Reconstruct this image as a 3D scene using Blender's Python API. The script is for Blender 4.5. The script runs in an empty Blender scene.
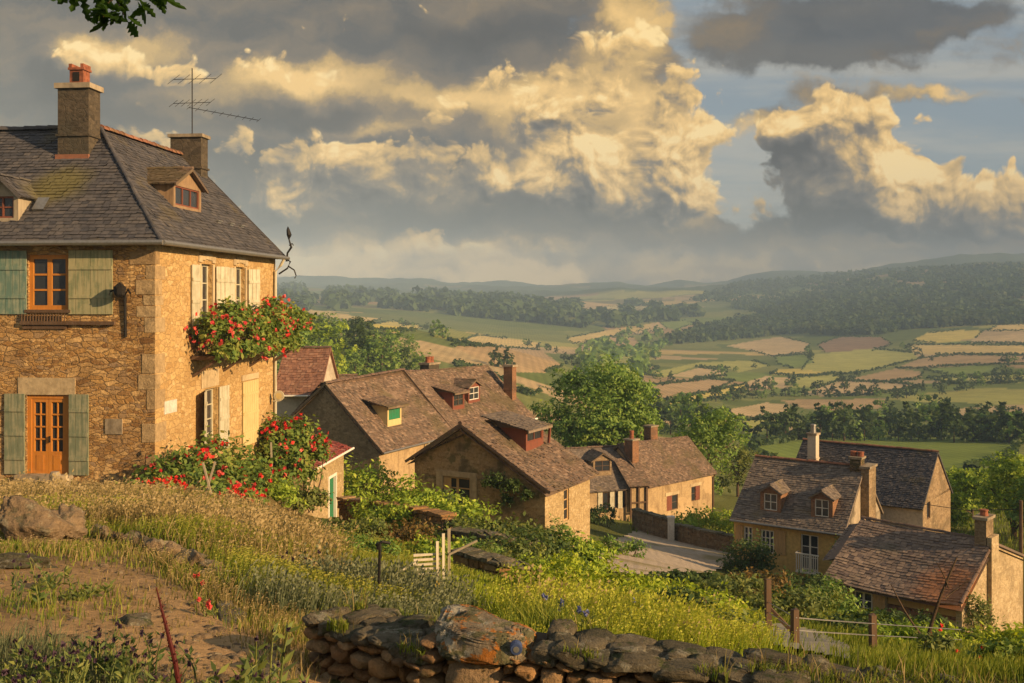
import bpy, math, random
import numpy as np
from mathutils import Vector, Matrix

SC = bpy.context.scene
COL = SC.collection
R_ = math.radians
F = 1000.0          # focal length in pixels of a 1024 px wide frame
HY = 300.0          # eye level row

# ------------------------------------------------------------------ camera
cam = bpy.data.cameras.new("camera")
cam.sensor_width = 36.0
cam.lens = 36.0 * F / 1024.0
cam.shift_y = -(341.5 - HY) / 1024.0
cam.clip_start = 0.05
cam.clip_end = 40000.0
camo = bpy.data.objects.new("camera", cam)
camo.rotation_euler = (R_(90), 0, 0)
COL.objects.link(camo)
SC.camera = camo

# ------------------------------------------------------------------ exposure / engine
SC.view_settings.view_transform = 'Standard'
SC.view_settings.look = 'None'
EXPO = 0.55
SC.view_settings.exposure = EXPO
SC.view_settings.gamma = 1.0
SC.view_settings.use_curve_mapping = False
cy = SC.cycles
cy.max_bounces = 5
cy.diffuse_bounces = 3
cy.glossy_bounces = 2
cy.transmission_bounces = 3
cy.transparent_max_bounces = 6
cy.volume_bounces = 0
cy.use_denoising = True
cy.sample_clamp_indirect = 4.0

SUN_DIR = Vector((0.86, -0.46, 0.335)).normalized()      # towards the sun
SUN_EL = math.asin(SUN_DIR.z)
SUN_AZ = math.atan2(SUN_DIR.x, SUN_DIR.y)                # clockwise from +Y
sl = bpy.data.lights.new("sun", 'SUN')
sl.energy = 5.0
sl.angle = R_(0.55)
sl.color = (1.0, 0.665, 0.335)
so = bpy.data.objects.new("sun", sl)
so.rotation_euler = SUN_DIR.to_track_quat('Z', 'Y').to_euler()
so.location = (60, -40, 60)
COL.objects.link(so)


# ------------------------------------------------------------------ node helpers
def nd(nt, typ, inp=None, **props):
    n = nt.nodes.new(typ)
    for k, v in props.items():
        setattr(n, k, v)
    for k, v in (inp or {}).items():
        s = n.inputs[k]
        if isinstance(v, bpy.types.NodeSocket):
            nt.links.new(v, s)
        else:
            s.default_value = v
    return n


def mth(nt, op, a, b=None, c=None, clamp=False):
    d = {0: a}
    if b is not None: d[1] = b
    if c is not None: d[2] = c
    return nd(nt, 'ShaderNodeMath', d, operation=op, use_clamp=clamp).outputs[0]


def vmth(nt, op, a, b=None):
    d = {0: a}
    if b is not None: d[1] = b
    n = nd(nt, 'ShaderNodeVectorMath', d, operation=op)
    return n.outputs['Value'] if op in ('DOT_PRODUCT', 'LENGTH') else n.outputs[0]


def c4(c):
    return (c[0], c[1], c[2], 1.0)


def mixc(nt, fac, a, b, blend='MIX'):
    n = nt.nodes.new('ShaderNodeMix')
    n.data_type = 'RGBA'; n.blend_type = blend; n.clamp_factor = True
    for i, v in ((0, fac), (6, a), (7, b)):
        if isinstance(v, bpy.types.NodeSocket):
            nt.links.new(v, n.inputs[i])
        else:
            n.inputs[i].default_value = v if i == 0 else c4(v)
    return n.outputs[2]


def ramp(nt, fac, stops, interp='LINEAR'):
    n = nt.nodes.new('ShaderNodeValToRGB')
    n.color_ramp.interpolation = interp
    e = n.color_ramp.elements
    while len(e) < len(stops):
        e.new(0.5)
    for el, (p, c) in zip(e, stops):
        el.position = p
        el.color = c4(c) if not isinstance(c, (int, float)) else (c, c, c, 1)
    nt.links.new(fac, n.inputs[0])
    return n.outputs[0]


def sstep(nt, x, lo, hi):
    n = nd(nt, 'ShaderNodeMapRange', {0: x, 1: lo, 2: hi, 3: 0.0, 4: 1.0}, interpolation_type='SMOOTHSTEP')
    return n.outputs[0]


def noise(nt, vec, scale, detail=4.0, rough=0.55, dim='3D', lac=2.0):
    n = nd(nt, 'ShaderNodeTexNoise', {'Scale': scale, 'Detail': detail, 'Roughness': rough, 'Lacunarity': lac}, noise_dimensions=dim)
    if vec is not None:
        nt.links.new(vec, n.inputs['Vector'])
    return n


# ------------------------------------------------------------------ world: low sun sky with procedural clouds
world = bpy.data.worlds.new("World")
SC.world = world
world.use_nodes = True
wt = world.node_tree
wt.nodes.clear()
SKY_STRENGTH = 0.10


def blob_sum(nt, p, blobs):
    """sum of soft elliptic patches (centre, radii, weight) on the sky"""
    tot = None
    for (cx, cy_, rx, ry, w) in blobs:
        v = vmth(nt, 'MULTIPLY', vmth(nt, 'SUBTRACT', p, (cx, cy_, 0)), (1 / rx, 1 / ry, 0))
        e = mth(nt, 'POWER', 2.71828, mth(nt, 'MULTIPLY', vmth(nt, 'DOT_PRODUCT', v, v), -1.0))
        tot = mth(nt, 'MULTIPLY', e, w) if tot is None else mth(nt, 'MULTIPLY_ADD', e, w, tot)
    return tot


VEIL = [(0.8, 1.0, 3.4, 2.2, 0.9), (4.4, 1.2, 2.3, 2.0, 0.9), (5.5, 2.6, 5.5, 0.5, 1.0), (6.3, 0.5, 0.6, 0.7, 0.5), (7.75, 1.25, 0.5, 0.2, 0.5), (9.8, 2.55, 2.0, 0.4, 1.0), (9.0, 0.97, 0.95, 0.10, 0.55), (9.3, 0.55, 0.8, 0.3, 0.3),
        (7.32, 1.8, 0.22, 0.5, -0.7), (6.95, 0.2, 0.25, 0.35, -0.5)]
PUFF = [(5.6, 1.55, 0.7, 0.25, 0.3), (6.6, 1.0, 0.4, 0.16, 0.35), (9.35, 1.7, 0.3, 0.14, 0.4), (5.0, 0.75, 0.6, 0.14, 0.45), (6.1, 1.85, 0.95, 0.48, 1.0), (5.15, 1.8, 0.42, 0.24, 0.75), (6.9, 1.6, 0.32, 0.48, 0.8), (8.35, 1.75, 0.58, 0.6, 1.1), (8.88, 1.75, 0.36, 0.5, 0.8), (9.85, 2.08, 0.9, 0.30, 1.0), (7.8, 1.28, 0.42, 0.17, 0.7), (8.3, 1.12, 0.45, 0.15, 0.7),
        (3.5, 1.75, 1.1, 0.42, 0.85), (2.75, 2.05, 0.28, 0.2, 0.6), (4.6, 2.5, 1.3, 0.22, 0.65), (6.3, 0.6, 0.6, 0.34, 0.6), (5.4, 1.1, 0.9, 0.22, 0.55), (1.1, 0.62, 0.9, 0.16, 0.5), (3.0, 2.65, 0.6, 0.14, 0.7), (1.6, 1.5, 0.9, 0.4, 0.4), (2.5, 0.75, 0.9, 0.14, 0.5)]
DARK = [(5.0, 2.1, 1.0, 0.13, 0.9), (5.9, 2.32, 1.1, 0.14, 1.0), (6.7, 2.45, 0.5, 0.09, 0.8), (8.3, 0.25, 1.25, 0.34, 1.2), (8.0, 0.6, 0.9, 0.16, 0.9), (9.5, 0.15, 0.7, 0.2, 0.9), (4.7, 0.35, 1.3, 0.26, 0.8), (1.9, 1.15, 1.1, 0.22, 0.7), (3.0, 1.18, 0.7, 0.14, 0.8), (8.9, 2.6, 1.9, 0.13, 0.9), (7.9, 2.3, 0.6, 0.16, 0.6), (5.72, 1.28, 0.26, 0.09, 1.0),
        (3.3, 2.25, 1.0, 0.16, 0.8), (0.5, 1.4, 0.9, 0.4, 0.6), (7.95, 1.75, 0.3, 0.35, 0.5)]
LIGHT = [(1.15, 0.54, 0.8, 0.15, 0.34), (0.85, 0.42, 0.3, 0.15, 0.2), (2.75, 0.76, 0.75, 0.14, 0.55), (6.35, 0.25, 0.42, 0.36, 0.55), (6.1, 1.72, 0.85, 0.36, 0.42), (5.7, 1.45, 0.7, 0.2, 0.2), (6.95, 1.65, 0.26, 0.42, 0.4), (5.05, 1.78, 0.3, 0.18, 0.36), (6.7, 2.15, 0.35, 0.2, 0.2),
         (8.98, 1.7, 0.24, 0.46, 0.5), (8.35, 1.22, 0.5, 0.16, 0.3), (5.7, 0.98, 1.1, 0.30, 0.40), (4.3, 1.0, 0.7, 0.16, 0.22), (6.6, 1.2, 0.5, 0.2, 0.3), (3.1, 2.64, 0.65, 0.14, 0.5), (4.75, 2.5, 0.9, 0.16, 0.32), (5.6, 2.70, 3.0, 0.20, 0.26), (9.35, 0.95, 0.55, 0.09, 0.45),
         (9.9, 1.8, 0.8, 0.12, 0.26), (2.82, 2.03, 0.22, 0.13, 0.35), (7.75, 1.95, 0.22, 0.18, 0.2), (2.4, 1.05, 0.6, 0.12, 0.16), (3.8, 1.34, 0.5, 0.10, 0.3), (7.4, 1.25, 0.35, 0.16, 0.3), (9.1, 2.05, 0.2, 0.2, 0.2), (8.6, 0.82, 0.9, 0.08, 0.14),
         (8.0, 1.8, 0.4, 0.42, -0.18), (3.4, 1.95, 0.9, 0.25, -0.12), (9.6, 2.3, 0.9, 0.12, -0.1)]


def cloud_group():
    g = bpy.data.node_groups.new('cloud_density', 'ShaderNodeTree')
    g.interface.new_socket('P', in_out='INPUT', socket_type='NodeSocketVector')
    g.interface.new_socket('Density', in_out='OUTPUT', socket_type='NodeSocketFloat')
    gi = g.nodes.new('NodeGroupInput'); go = g.nodes.new('NodeGroupOutput')
    p = gi.outputs[0]
    w = noise(g, p, 1.4, 2.0, 0.5, '2D')
    wv = vmth(g, 'SUBTRACT', w.outputs['Color'], (0.5, 0.5, 0.5))
    q = vmth(g, 'ADD', p, vmth(g, 'MULTIPLY', wv, (0.5, 0.32, 0.0)))
    b = blob_sum(g, q, PUFF)
    f = noise(g, q, 3.0, 6.0, 0.48, '2D')
    vo = nd(g, 'ShaderNodeTexVoronoi', {'Vector': vmth(g, 'MULTIPLY', q, (1.0, 1.15, 1.0)), 'Scale': 2.0, 'Detail': 3.5, 'Roughness': 0.5, 'Lacunarity': 2.3, 'Smoothness': 0.2}, voronoi_dimensions='2D', feature='SMOOTH_F1', normalize=True)
    d = mth(g, 'ADD', b, mth(g, 'MULTIPLY', vo.outputs['Distance'], -1.62))
    d = mth(g, 'ADD', d, mth(g, 'MULTIPLY_ADD', f.outputs[0], 0.45, -0.05))
    g.links.new(d, go.inputs[0])
    return g


CG = cloud_group()
geo = nd(wt, 'ShaderNodeTexCoord').outputs['Generated']
sx = nd(wt, 'ShaderNodeSeparateXYZ', {0: geo})
yy = mth(wt, 'MAXIMUM', mth(wt, 'ABSOLUTE', sx.outputs[1]), 0.12)
cx_ = mth(wt, 'MULTIPLY_ADD', mth(wt, 'DIVIDE', sx.outputs[0], yy), 10.0, 5.12)
cz_ = mth(wt, 'MULTIPLY_ADD', mth(wt, 'DIVIDE', sx.outputs[2], yy), -10.0, 3.0)
P0 = nd(wt, 'ShaderNodeCombineXYZ', {0: cx_, 1: cz_, 2: 0.0}).outputs[0]


def dens(p):
    n = wt.nodes.new('ShaderNodeGroup'); n.node_tree = CG
    wt.links.new(p, n.inputs[0]); return n.outputs[0]


D0 = dens(P0)
D1 = dens(vmth(wt, 'ADD', P0, (0.035, -0.055, 0)))
D2 = dens(vmth(wt, 'ADD', P0, (0.14, -0.24, 0)))
fine = mth(wt, 'SUBTRACT', D0, D1); broad = mth(wt, 'SUBTRACT', D0, D2)
wl = noise(wt, P0, 1.5, 5.0, 0.6, '2D')
wvec = vmth(wt, 'SUBTRACT', wl.outputs['Color'], (0.5, 0.5, 0.5))
pw = vmth(wt, 'ADD', P0, vmth(wt, 'MULTIPLY', wvec, (1.0, 0.5, 0)))
L0 = blob_sum(wt, pw, LIGHT)
fl = noise(wt, vmth(wt, 'MULTIPLY', pw, (0.55, 1.3, 1.0)), 1.3, 7.0, 0.55, '2D').outputs[0]
fs = mth(wt, 'SUBTRACT', fl, 0.5)
K = 1.18 / SKY_STRENGTH / 2 ** EXPO
cc = lambda r, g, b: (r * K, g * K, b * K)


def scaled(c):
    v = vmth(wt, 'SCALE', c); v.node.inputs['Scale'].default_value = K; return v


# soft high layer
vlit = mth(wt, 'ADD', mth(wt, 'MULTIPLY_ADD', L0, 1.3, 0.285), mth(wt, 'MULTIPLY', fs, 1.0))
vcol = scaled(ramp(wt, vlit, [(0.0, (0.05, 0.05, 0.055)), (0.22, (0.10, 0.095, 0.092)), (0.42, (0.20, 0.155, 0.11)), (0.64, (0.52, 0.34, 0.13)), (0.95, (0.88, 0.56, 0.20))]))
vcov = sstep(wt, mth(wt, 'MULTIPLY_ADD', fs, 1.6, blob_sum(wt, pw, VEIL)), 0.12, 0.60)
# billowing layer
pcov = sstep(wt, D0, 0.02, 0.2)
plit = mth(wt, 'ADD', mth(wt, 'MULTIPLY', fine, mth(wt, 'MULTIPLY_ADD', L0, 0.8, 0.55)), mth(wt, 'MULTIPLY', broad, 0.50))
plit = mth(wt, 'ADD', mth(wt, 'ADD', plit, 0.35), mth(wt, 'MULTIPLY_ADD', L0, 0.52, mth(wt, 'MULTIPLY', fs, 0.5)))
rim = mth(wt, 'MULTIPLY', mth(wt, 'SUBTRACT', 1.0, sstep(wt, D0, 0.05, 0.35)), 0.2)
plit = mth(wt, 'ADD', plit, rim)
pcol = scaled(ramp(wt, plit, [(0.0, (0.055, 0.053, 0.056)), (0.25, (0.115, 0.103, 0.095)), (0.45, (0.24, 0.185, 0.125)), (0.62, (0.54, 0.35, 0.135)), (0.84, (0.88, 0.56, 0.20)), (1.0, (0.97, 0.70, 0.31))]))
# dark low layer
dk = mth(wt, 'MULTIPLY_ADD', fs, 1.3, blob_sum(wt, pw, DARK))
dcov = mth(wt, 'MULTIPLY', sstep(wt, dk, 0.25, 0.85), 0.85)
dcol = scaled(ramp(wt, mth(wt, 'MULTIPLY_ADD', fs, 1.2, mth(wt, 'MULTIPLY_ADD', L0, 0.4, 0.42)), [(0.1, (0.045, 0.045, 0.05)), (0.5, (0.085, 0.08, 0.078)), (0.85, (0.20, 0.15, 0.10))]))
sky = nd(wt, 'ShaderNodeTexSky', sky_type='NISHITA', sun_disc=False, sun_elevation=SUN_EL, sun_rotation=SUN_AZ, altitude=300.0, air_density=1.0, dust_density=2.5, ozone_density=1.0)
hv = noise(wt, vmth(wt, 'MULTIPLY', P0, (0.22, 1.6, 1.0)), 1.4, 6.0, 0.55, '2D')
veil = mth(wt, 'MULTIPLY', sstep(wt, hv.outputs[0], 0.38, 0.7), 0.5)
skyc = vmth(wt, 'MULTIPLY', sky.outputs[0], (0.62, 0.60, 0.60))
skyc = mixc(wt, 0.55, skyc, cc(0.29, 0.34, 0.37))
skyc = mixc(wt, veil, skyc, cc(0.52, 0.46, 0.36))
fin = mixc(wt, vcov, skyc, vcol)
fin = mixc(wt, pcov, fin, pcol)
fin = mixc(wt, dcov, fin, dcol)
low = blob_sum(wt, pw, [(5.0, 2.68, 2.9, 0.26, 0.9), (8.8, 2.85, 2.0, 0.2, 0.4)])
lowc = scaled(ramp(wt, mth(wt, 'MULTIPLY_ADD', fs, 2.2, 0.5), [(0.1, (0.17, 0.14, 0.115)), (0.45, (0.36, 0.255, 0.16)), (0.8, (0.80, 0.53, 0.24))]))
fin = mixc(wt, mth(wt, 'ADD', low, mth(wt, 'MULTIPLY', mth(wt, 'MULTIPLY', low, fs), 0.8), clamp=True), fin, lowc)
bg = nd(wt, 'ShaderNodeBackground', {'Color': fin, 'Strength': SKY_STRENGTH})
wo = wt.nodes.new('ShaderNodeOutputWorld')
wt.links.new(bg.outputs[0], wo.inputs[0])
world.cycles.sampling_method = 'MANUAL'
world.cycles.sample_map_resolution = 512


# ------------------------------------------------------------------ materials
def newmat(name):
    m = bpy.data.materials.new(name)
    m.use_nodes = True
    nt = m.node_tree
    nt.nodes.clear()
    out = nt.nodes.new('ShaderNodeOutputMaterial')
    return m, nt, out


def finish(nt, out, col, rough=0.85, bump=None, strength=0.5, dist=0.02, metal=0.0, spec=0.3):
    p = nt.nodes.new('ShaderNodeBsdfPrincipled')
    if isinstance(col, bpy.types.NodeSocket): nt.links.new(col, p.inputs['Base Color'])
    else: p.inputs['Base Color'].default_value = c4(col)
    p.inputs['Metallic'].default_value = metal
    p.inputs['Specular IOR Level'].default_value = spec
    if isinstance(rough, bpy.types.NodeSocket): nt.links.new(rough, p.inputs['Roughness'])
    else: p.inputs['Roughness'].default_value = rough
    if bump is not None:
        b = nd(nt, 'ShaderNodeBump', {'Height': bump, 'Strength': strength, 'Distance': dist})
        nt.links.new(b.outputs[0], p.inputs['Normal'])
    nt.links.new(p.outputs[0], out.inputs[0])
    return p


def m_rubble(name, cols, mortar, sx=2.6, sy=5.6, stain=(0.10, 0.07, 0.04), stain_amt=0.35, gap=0.09, strength=0.9, moss=None):
    m, nt, out = newmat(name)
    uv = nd(nt, 'ShaderNodeTexCoord').outputs['UV']
    w = noise(nt, uv, 1.1, 6.0, 0.62, '2D')
    wv = vmth(nt, 'MULTIPLY', vmth(nt, 'SUBTRACT', w.outputs['Color'], (0.5, 0.5, 0.5)), (0.42, 0.26, 0))
    base = vmth(nt, 'ADD', uv, wv)
    fn = noise(nt, uv, 9.0, 7.0, 0.68, '2D')
    n = len(cols)

    def layer(kx, ky, off):
        p = vmth(nt, 'ADD', vmth(nt, 'MULTIPLY', base, (kx, ky, 1.0)), (off, off * 1.7, 0))
        v1 = nd(nt, 'ShaderNodeTexVoronoi', {'Vector': p, 'Scale': 1.0, 'Randomness': 0.95}, voronoi_dimensions='2D')
        ve = nd(nt, 'ShaderNodeTexVoronoi', {'Vector': p, 'Scale': 1.0, 'Randomness': 0.95}, voronoi_dimensions='2D', feature='DISTANCE_TO_EDGE')
        sep = nd(nt, 'ShaderNodeSeparateColor', {0: v1.outputs['Color']})
        e = mth(nt, 'ADD', ve.outputs['Distance'], mth(nt, 'MULTIPLY_ADD', fn.outputs[0], 0.16, -0.08))
        return ramp(nt, sep.outputs[0], [(i / max(1, n - 1), k) for i, k in enumerate(cols)]), sstep(nt, e, gap * 0.1, gap * 1.3), sep.outputs[1]

    c1, k1, h1 = layer(sx, sy, 0.0)
    c2, k2, h2 = layer(sx * 1.9, sy * 1.55, 4.3)
    sel = sstep(nt, noise(nt, uv, 0.8, 3.0, 0.5, '2D').outputs[0], 0.49, 0.53)
    c = mixc(nt, sel, c1, c2)
    mk = mth(nt, 'ADD', mth(nt, 'MULTIPLY', k1, mth(nt, 'SUBTRACT', 1.0, sel)), mth(nt, 'MULTIPLY', k2, sel))
    hh = mth(nt, 'ADD', mth(nt, 'MULTIPLY', h1, mth(nt, 'SUBTRACT', 1.0, sel)), mth(nt, 'MULTIPLY', h2, sel))
    c = mixc(nt, 0.75, c, ramp(nt, fn.outputs[0], [(0.25, (0.5, 0.47, 0.43)), (0.72, (1.2, 1.15, 1.1))]), 'MULTIPLY')
    c = mixc(nt, mth(nt, 'MULTIPLY_ADD', mk, 0.85, 0.15), mortar, c)
    bn = noise(nt, uv, 0.55, 6.0, 0.62, '2D')
    c = mixc(nt, mth(nt, 'MULTIPLY', sstep(nt, bn.outputs[0], 0.46, 0.66), stain_amt), c, stain)
    if moss:
        mn = noise(nt, vmth(nt, 'ADD', uv, (7.3, 3.1, 0)), 1.6, 6.0, 0.65, '2D')
        c = mixc(nt, mth(nt, 'MULTIPLY', sstep(nt, mn.outputs[0], 0.55, 0.66), 0.8), c, moss)
    h = mth(nt, 'ADD', mth(nt, 'MULTIPLY', mk, 0.6), mth(nt, 'MULTIPLY', fn.outputs[0], 0.7))
    h = mth(nt, 'ADD', h, mth(nt, 'MULTIPLY', hh, 0.5))
    finish(nt, out, c, 0.95, h, strength, 0.05, spec=0.1)
    return m


def m_plaster(name, col, stain, amt=0.5, col2=None, scale=0.8, strength=0.35, lo=0.45, hi=0.68):
    m, nt, out = newmat(name)
    uv = nd(nt, 'ShaderNodeTexCoord').outputs['UV']
    st = vmth(nt, 'MULTIPLY', uv, (1.0, 0.55, 1.0))
    bn = noise(nt, st, scale, 7.0, 0.62)
    fn = noise(nt, uv, 6.0, 6.0, 0.65)
    c = mixc(nt, sstep(nt, fn.outputs[0], 0.35, 0.7), col, col2 or tuple(x * 0.72 for x in col))
    c = mixc(nt, mth(nt, 'MULTIPLY', sstep(nt, bn.outputs[0], lo, hi), amt), c, stain)
    dn = noise(nt, vmth(nt, 'MULTIPLY', uv, (2.6, 0.22, 1.0)), 1.0, 5.0, 0.6)
    c = mixc(nt, mth(nt, 'MULTIPLY', sstep(nt, dn.outputs[0], 0.52, 0.66), amt * 0.7), c, tuple(x * 0.8 for x in stain))
    pn = noise(nt, vmth(nt, 'ADD', uv, (11.0, 5.0, 0)), 0.42, 3.0, 0.5)
    c = mixc(nt, mth(nt, 'MULTIPLY', sstep(nt, pn.outputs[0], 0.55, 0.58), 0.4), c, tuple(min(0.8, x * 1.25) for x in col))
    finish(nt, out, c, 0.95, fn.outputs[0], strength, 0.05, spec=0.1)
    return m


def m_tile(name, cols, moss=(0.10, 0.10, 0.04), moss_amt=0.5, lo=0.52, hi=0.66, patch=None):
    m, nt, out = newmat(name)
    a = nd(nt, 'ShaderNodeAttribute', attribute_name='rnd').outputs['Fac']
    oc = nd(nt, 'ShaderNodeTexCoord').outputs['Object']
    n = len(cols)
    c = ramp(nt, a, [(i / max(1, n - 1), k) for i, k in enumerate(cols)])
    fn = noise(nt, oc, 7.0, 5.0, 0.65)
    c = mixc(nt, 0.65, c, ramp(nt, fn.outputs[0], [(0.25, (0.5, 0.5, 0.5)), (0.72, (1.2, 1.15, 1.1))]), 'MULTIPLY')
    bn = noise(nt, oc, 0.45, 6.0, 0.62)
    c = mixc(nt, mth(nt, 'MULTIPLY', sstep(nt, bn.outputs[0], lo, hi), moss_amt), c, moss)
    if patch:
        (px, py, pz), rad, pc = patch
        d = vmth(nt, 'LENGTH', vmth(nt, 'SUBTRACT', oc, (px, py, pz)))
        d = mth(nt, 'ADD', d, mth(nt, 'MULTIPLY', bn.outputs[0], 1.6))
        c = mixc(nt, mth(nt, 'MULTIPLY', mth(nt, 'SUBTRACT', 1.0, sstep(nt, d, rad * 0.5, rad)), 0.85), c, pc)
    finish(nt, out, c, 0.88, fn.outputs[0], 0.4, 0.02, spec=0.2)
    return m


def m_wood(name, col, worn, amt=0.5, rough=0.75):
    m, nt, out = newmat(name)
    uv = nd(nt, 'ShaderNodeTexCoord').outputs['UV']
    st = vmth(nt, 'MULTIPLY', uv, (14.0, 1.2, 1.0))
    gn = noise(nt, st, 1.0, 6.0, 0.6)
    bn = noise(nt, uv, 2.4, 5.0, 0.65)
    f = mth(nt, 'MULTIPLY', sstep(nt, mth(nt, 'ADD', mth(nt, 'MULTIPLY', gn.outputs[0], 0.55), mth(nt, 'MULTIPLY', bn.outputs[0], 0.45)), 0.42, 0.62), amt)
    c = mixc(nt, f, col, worn)
    finish(nt, out, c, rough, gn.outputs[0], 0.25, 0.01, spec=0.25)
    return m


def m_plain(name, col, rough=0.7, metal=0.0, var=0.25, scale=12.0):
    m, nt, out = newmat(name)
    oc = nd(nt, 'ShaderNodeTexCoord').outputs['Object']
    fn = noise(nt, oc, scale, 5.0, 0.6)
    c = mixc(nt, sstep(nt, fn.outputs[0], 0.3, 0.7), col, tuple(x * (1 - var) for x in col))
    finish(nt, out, c, rough, fn.outputs[0], 0.15, 0.01, metal=metal)
    return m


def m_glass(name, col=(0.02, 0.022, 0.025)):
    m, nt, out = newmat(name)
    oc = nd(nt, 'ShaderNodeTexCoord').outputs['Object']
    fn = noise(nt, oc, 1.7, 2.0)
    finish(nt, out, mixc(nt, fn.outputs[0], col, tuple(x * 2.2 for x in col)), 0.12, fn.outputs[0], 0.05, 0.05, spec=0.5)
    return m


def m_leaf(name, cols, trans=0.3, rough=0.6):
    m, nt, out = newmat(name)
    a = nd(nt, 'ShaderNodeAttribute', attribute_name='rnd').outputs['Fac']
    n = len(cols)
    c = ramp(nt, a, [(i / max(1, n - 1), k) for i, k in enumerate(cols)])
    d = nd(nt, 'ShaderNodeBsdfPrincipled', {'Base Color': c, 'Roughness': rough, 'Specular IOR Level': 0.2})
    t = nd(nt, 'ShaderNodeBsdfTranslucent', {'Color': mixc(nt, 1.0, c, (1.3, 1.25, 0.6), 'MULTIPLY')})
    mx = nd(nt, 'ShaderNodeMixShader', {0: trans, 1: d.outputs[0], 2: t.outputs[0]})
    nt.links.new(mx.outputs[0], out.inputs[0])
    return m


def m_rock(name, cols, lichen=None, scale=6.0, lamt=0.8, llo=0.55, lhi=0.62):
    m, nt, out = newmat(name)
    oc = nd(nt, 'ShaderNodeTexCoord').outputs['Object']
    a = nd(nt, 'ShaderNodeAttribute', attribute_name='rnd').outputs['Fac']
    n = len(cols)
    c = ramp(nt, a, [(i / max(1, n - 1), k) for i, k in enumerate(cols)])
    fn = noise(nt, oc, scale * 2.5, 7.0, 0.68)
    c = mixc(nt, 0.75, c, ramp(nt, fn.outputs[0], [(0.25, (0.4, 0.38, 0.36)), (0.72, (1.25, 1.2, 1.15))]), 'MULTIPLY')
    if lichen:
        for i, lc in enumerate(lichen):
            ln = noise(nt, vmth(nt, 'ADD', oc, (3.1 * i, 1.7, 0.3 * i)), scale * (1.0 + 0.4 * i), 7.0, 0.7)
            c = mixc(nt, mth(nt, 'MULTIPLY', sstep(nt, ln.outputs[0], llo, lhi), lamt), c, lc)
    gn = noise(nt, oc, scale * 11.0, 6.0, 0.7)
    c = mixc(nt, 0.4, c, ramp(nt, gn.outputs[0], [(0.3, (0.6, 0.58, 0.55)), (0.7, (1.25, 1.22, 1.18))]), 'MULTIPLY')
    finish(nt, out, c, 0.93, mth(nt, 'ADD', fn.outputs[0], mth(nt, 'MULTIPLY', gn.outputs[0], 0.5)), 1.0, 0.04, spec=0.15)
    return m


M = {}
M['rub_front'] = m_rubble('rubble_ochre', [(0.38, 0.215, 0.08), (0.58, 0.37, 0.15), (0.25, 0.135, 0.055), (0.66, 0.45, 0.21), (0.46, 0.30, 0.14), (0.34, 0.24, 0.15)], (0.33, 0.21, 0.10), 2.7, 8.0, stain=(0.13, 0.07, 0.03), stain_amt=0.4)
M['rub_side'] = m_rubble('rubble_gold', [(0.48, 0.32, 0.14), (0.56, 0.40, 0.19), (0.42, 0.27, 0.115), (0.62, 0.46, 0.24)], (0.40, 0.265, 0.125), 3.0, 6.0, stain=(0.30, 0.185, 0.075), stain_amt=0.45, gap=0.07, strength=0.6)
M['rub_shed'] = m_rubble('rubble_shed', [(0.42, 0.315, 0.17), (0.50, 0.39, 0.22), (0.35, 0.255, 0.13), (0.54, 0.43, 0.26)], (0.34, 0.26, 0.145), 3.4, 6.5, stain=(0.28, 0.2, 0.1), gap=0.07, strength=0.6)
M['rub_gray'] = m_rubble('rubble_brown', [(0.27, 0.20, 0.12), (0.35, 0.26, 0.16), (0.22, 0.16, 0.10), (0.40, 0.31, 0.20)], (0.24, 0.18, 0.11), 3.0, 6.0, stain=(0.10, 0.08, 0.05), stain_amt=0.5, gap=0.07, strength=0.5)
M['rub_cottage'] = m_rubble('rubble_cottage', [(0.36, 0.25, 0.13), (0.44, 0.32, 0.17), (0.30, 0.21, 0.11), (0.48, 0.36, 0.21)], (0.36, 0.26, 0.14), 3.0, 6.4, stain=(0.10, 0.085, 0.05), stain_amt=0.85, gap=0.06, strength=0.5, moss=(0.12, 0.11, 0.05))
M['rub_barn'] = m_rubble('rubble_barn', [(0.46, 0.36, 0.22), (0.54, 0.44, 0.28), (0.38, 0.29, 0.17), (0.58, 0.48, 0.32)], (0.44, 0.35, 0.22), 3.6, 5.0, stain=(0.26, 0.2, 0.12), stain_amt=0.6, gap=0.07, strength=0.7)
M['rub_chim'] = m_rubble('rubble_chimney', [(0.085, 0.072, 0.055), (0.12, 0.10, 0.075), (0.065, 0.056, 0.045)], (0.07, 0.06, 0.045), 3.2, 7.0, stain=(0.07, 0.065, 0.05), stain_amt=0.7, gap=0.06, strength=0.5)
M['rub_dark'] = m_rubble('rubble_garden', [(0.17, 0.115, 0.07), (0.26, 0.175, 0.10), (0.13, 0.09, 0.06), (0.30, 0.22, 0.14)], (0.05, 0.038, 0.025), 3.2, 6.6, stain=(0.07, 0.08, 0.03), stain_amt=0.6, gap=0.12)
M['pl_ochre'] = m_plaster('ochre_render', (0.45, 0.325, 0.18), (0.22, 0.15, 0.085), 0.8)
M['pl_cream'] = m_plaster('cream_render', (0.52, 0.41, 0.26), (0.30, 0.22, 0.13), 0.7)
M['pl_yellow'] = m_plaster('yellow_render', (0.62, 0.42, 0.15), (0.38, 0.24, 0.09), 0.5)
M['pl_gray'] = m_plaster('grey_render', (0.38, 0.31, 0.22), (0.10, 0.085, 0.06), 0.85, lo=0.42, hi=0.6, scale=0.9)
M['pl_pale'] = m_plaster('pale_render', (0.52, 0.45, 0.35), (0.30, 0.25, 0.18), 0.6)
M['pl_white'] = m_plaster('white_render', (0.66, 0.62, 0.55), (0.42, 0.37, 0.30), 0.5)
M['brick'] = m_rubble('brick_red', [(0.32, 0.16, 0.09), (0.38, 0.21, 0.12), (0.27, 0.13, 0.075)], (0.4, 0.28, 0.18), 5.0, 14.0, stain=(0.2, 0.12, 0.07), gap=0.08)
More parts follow.
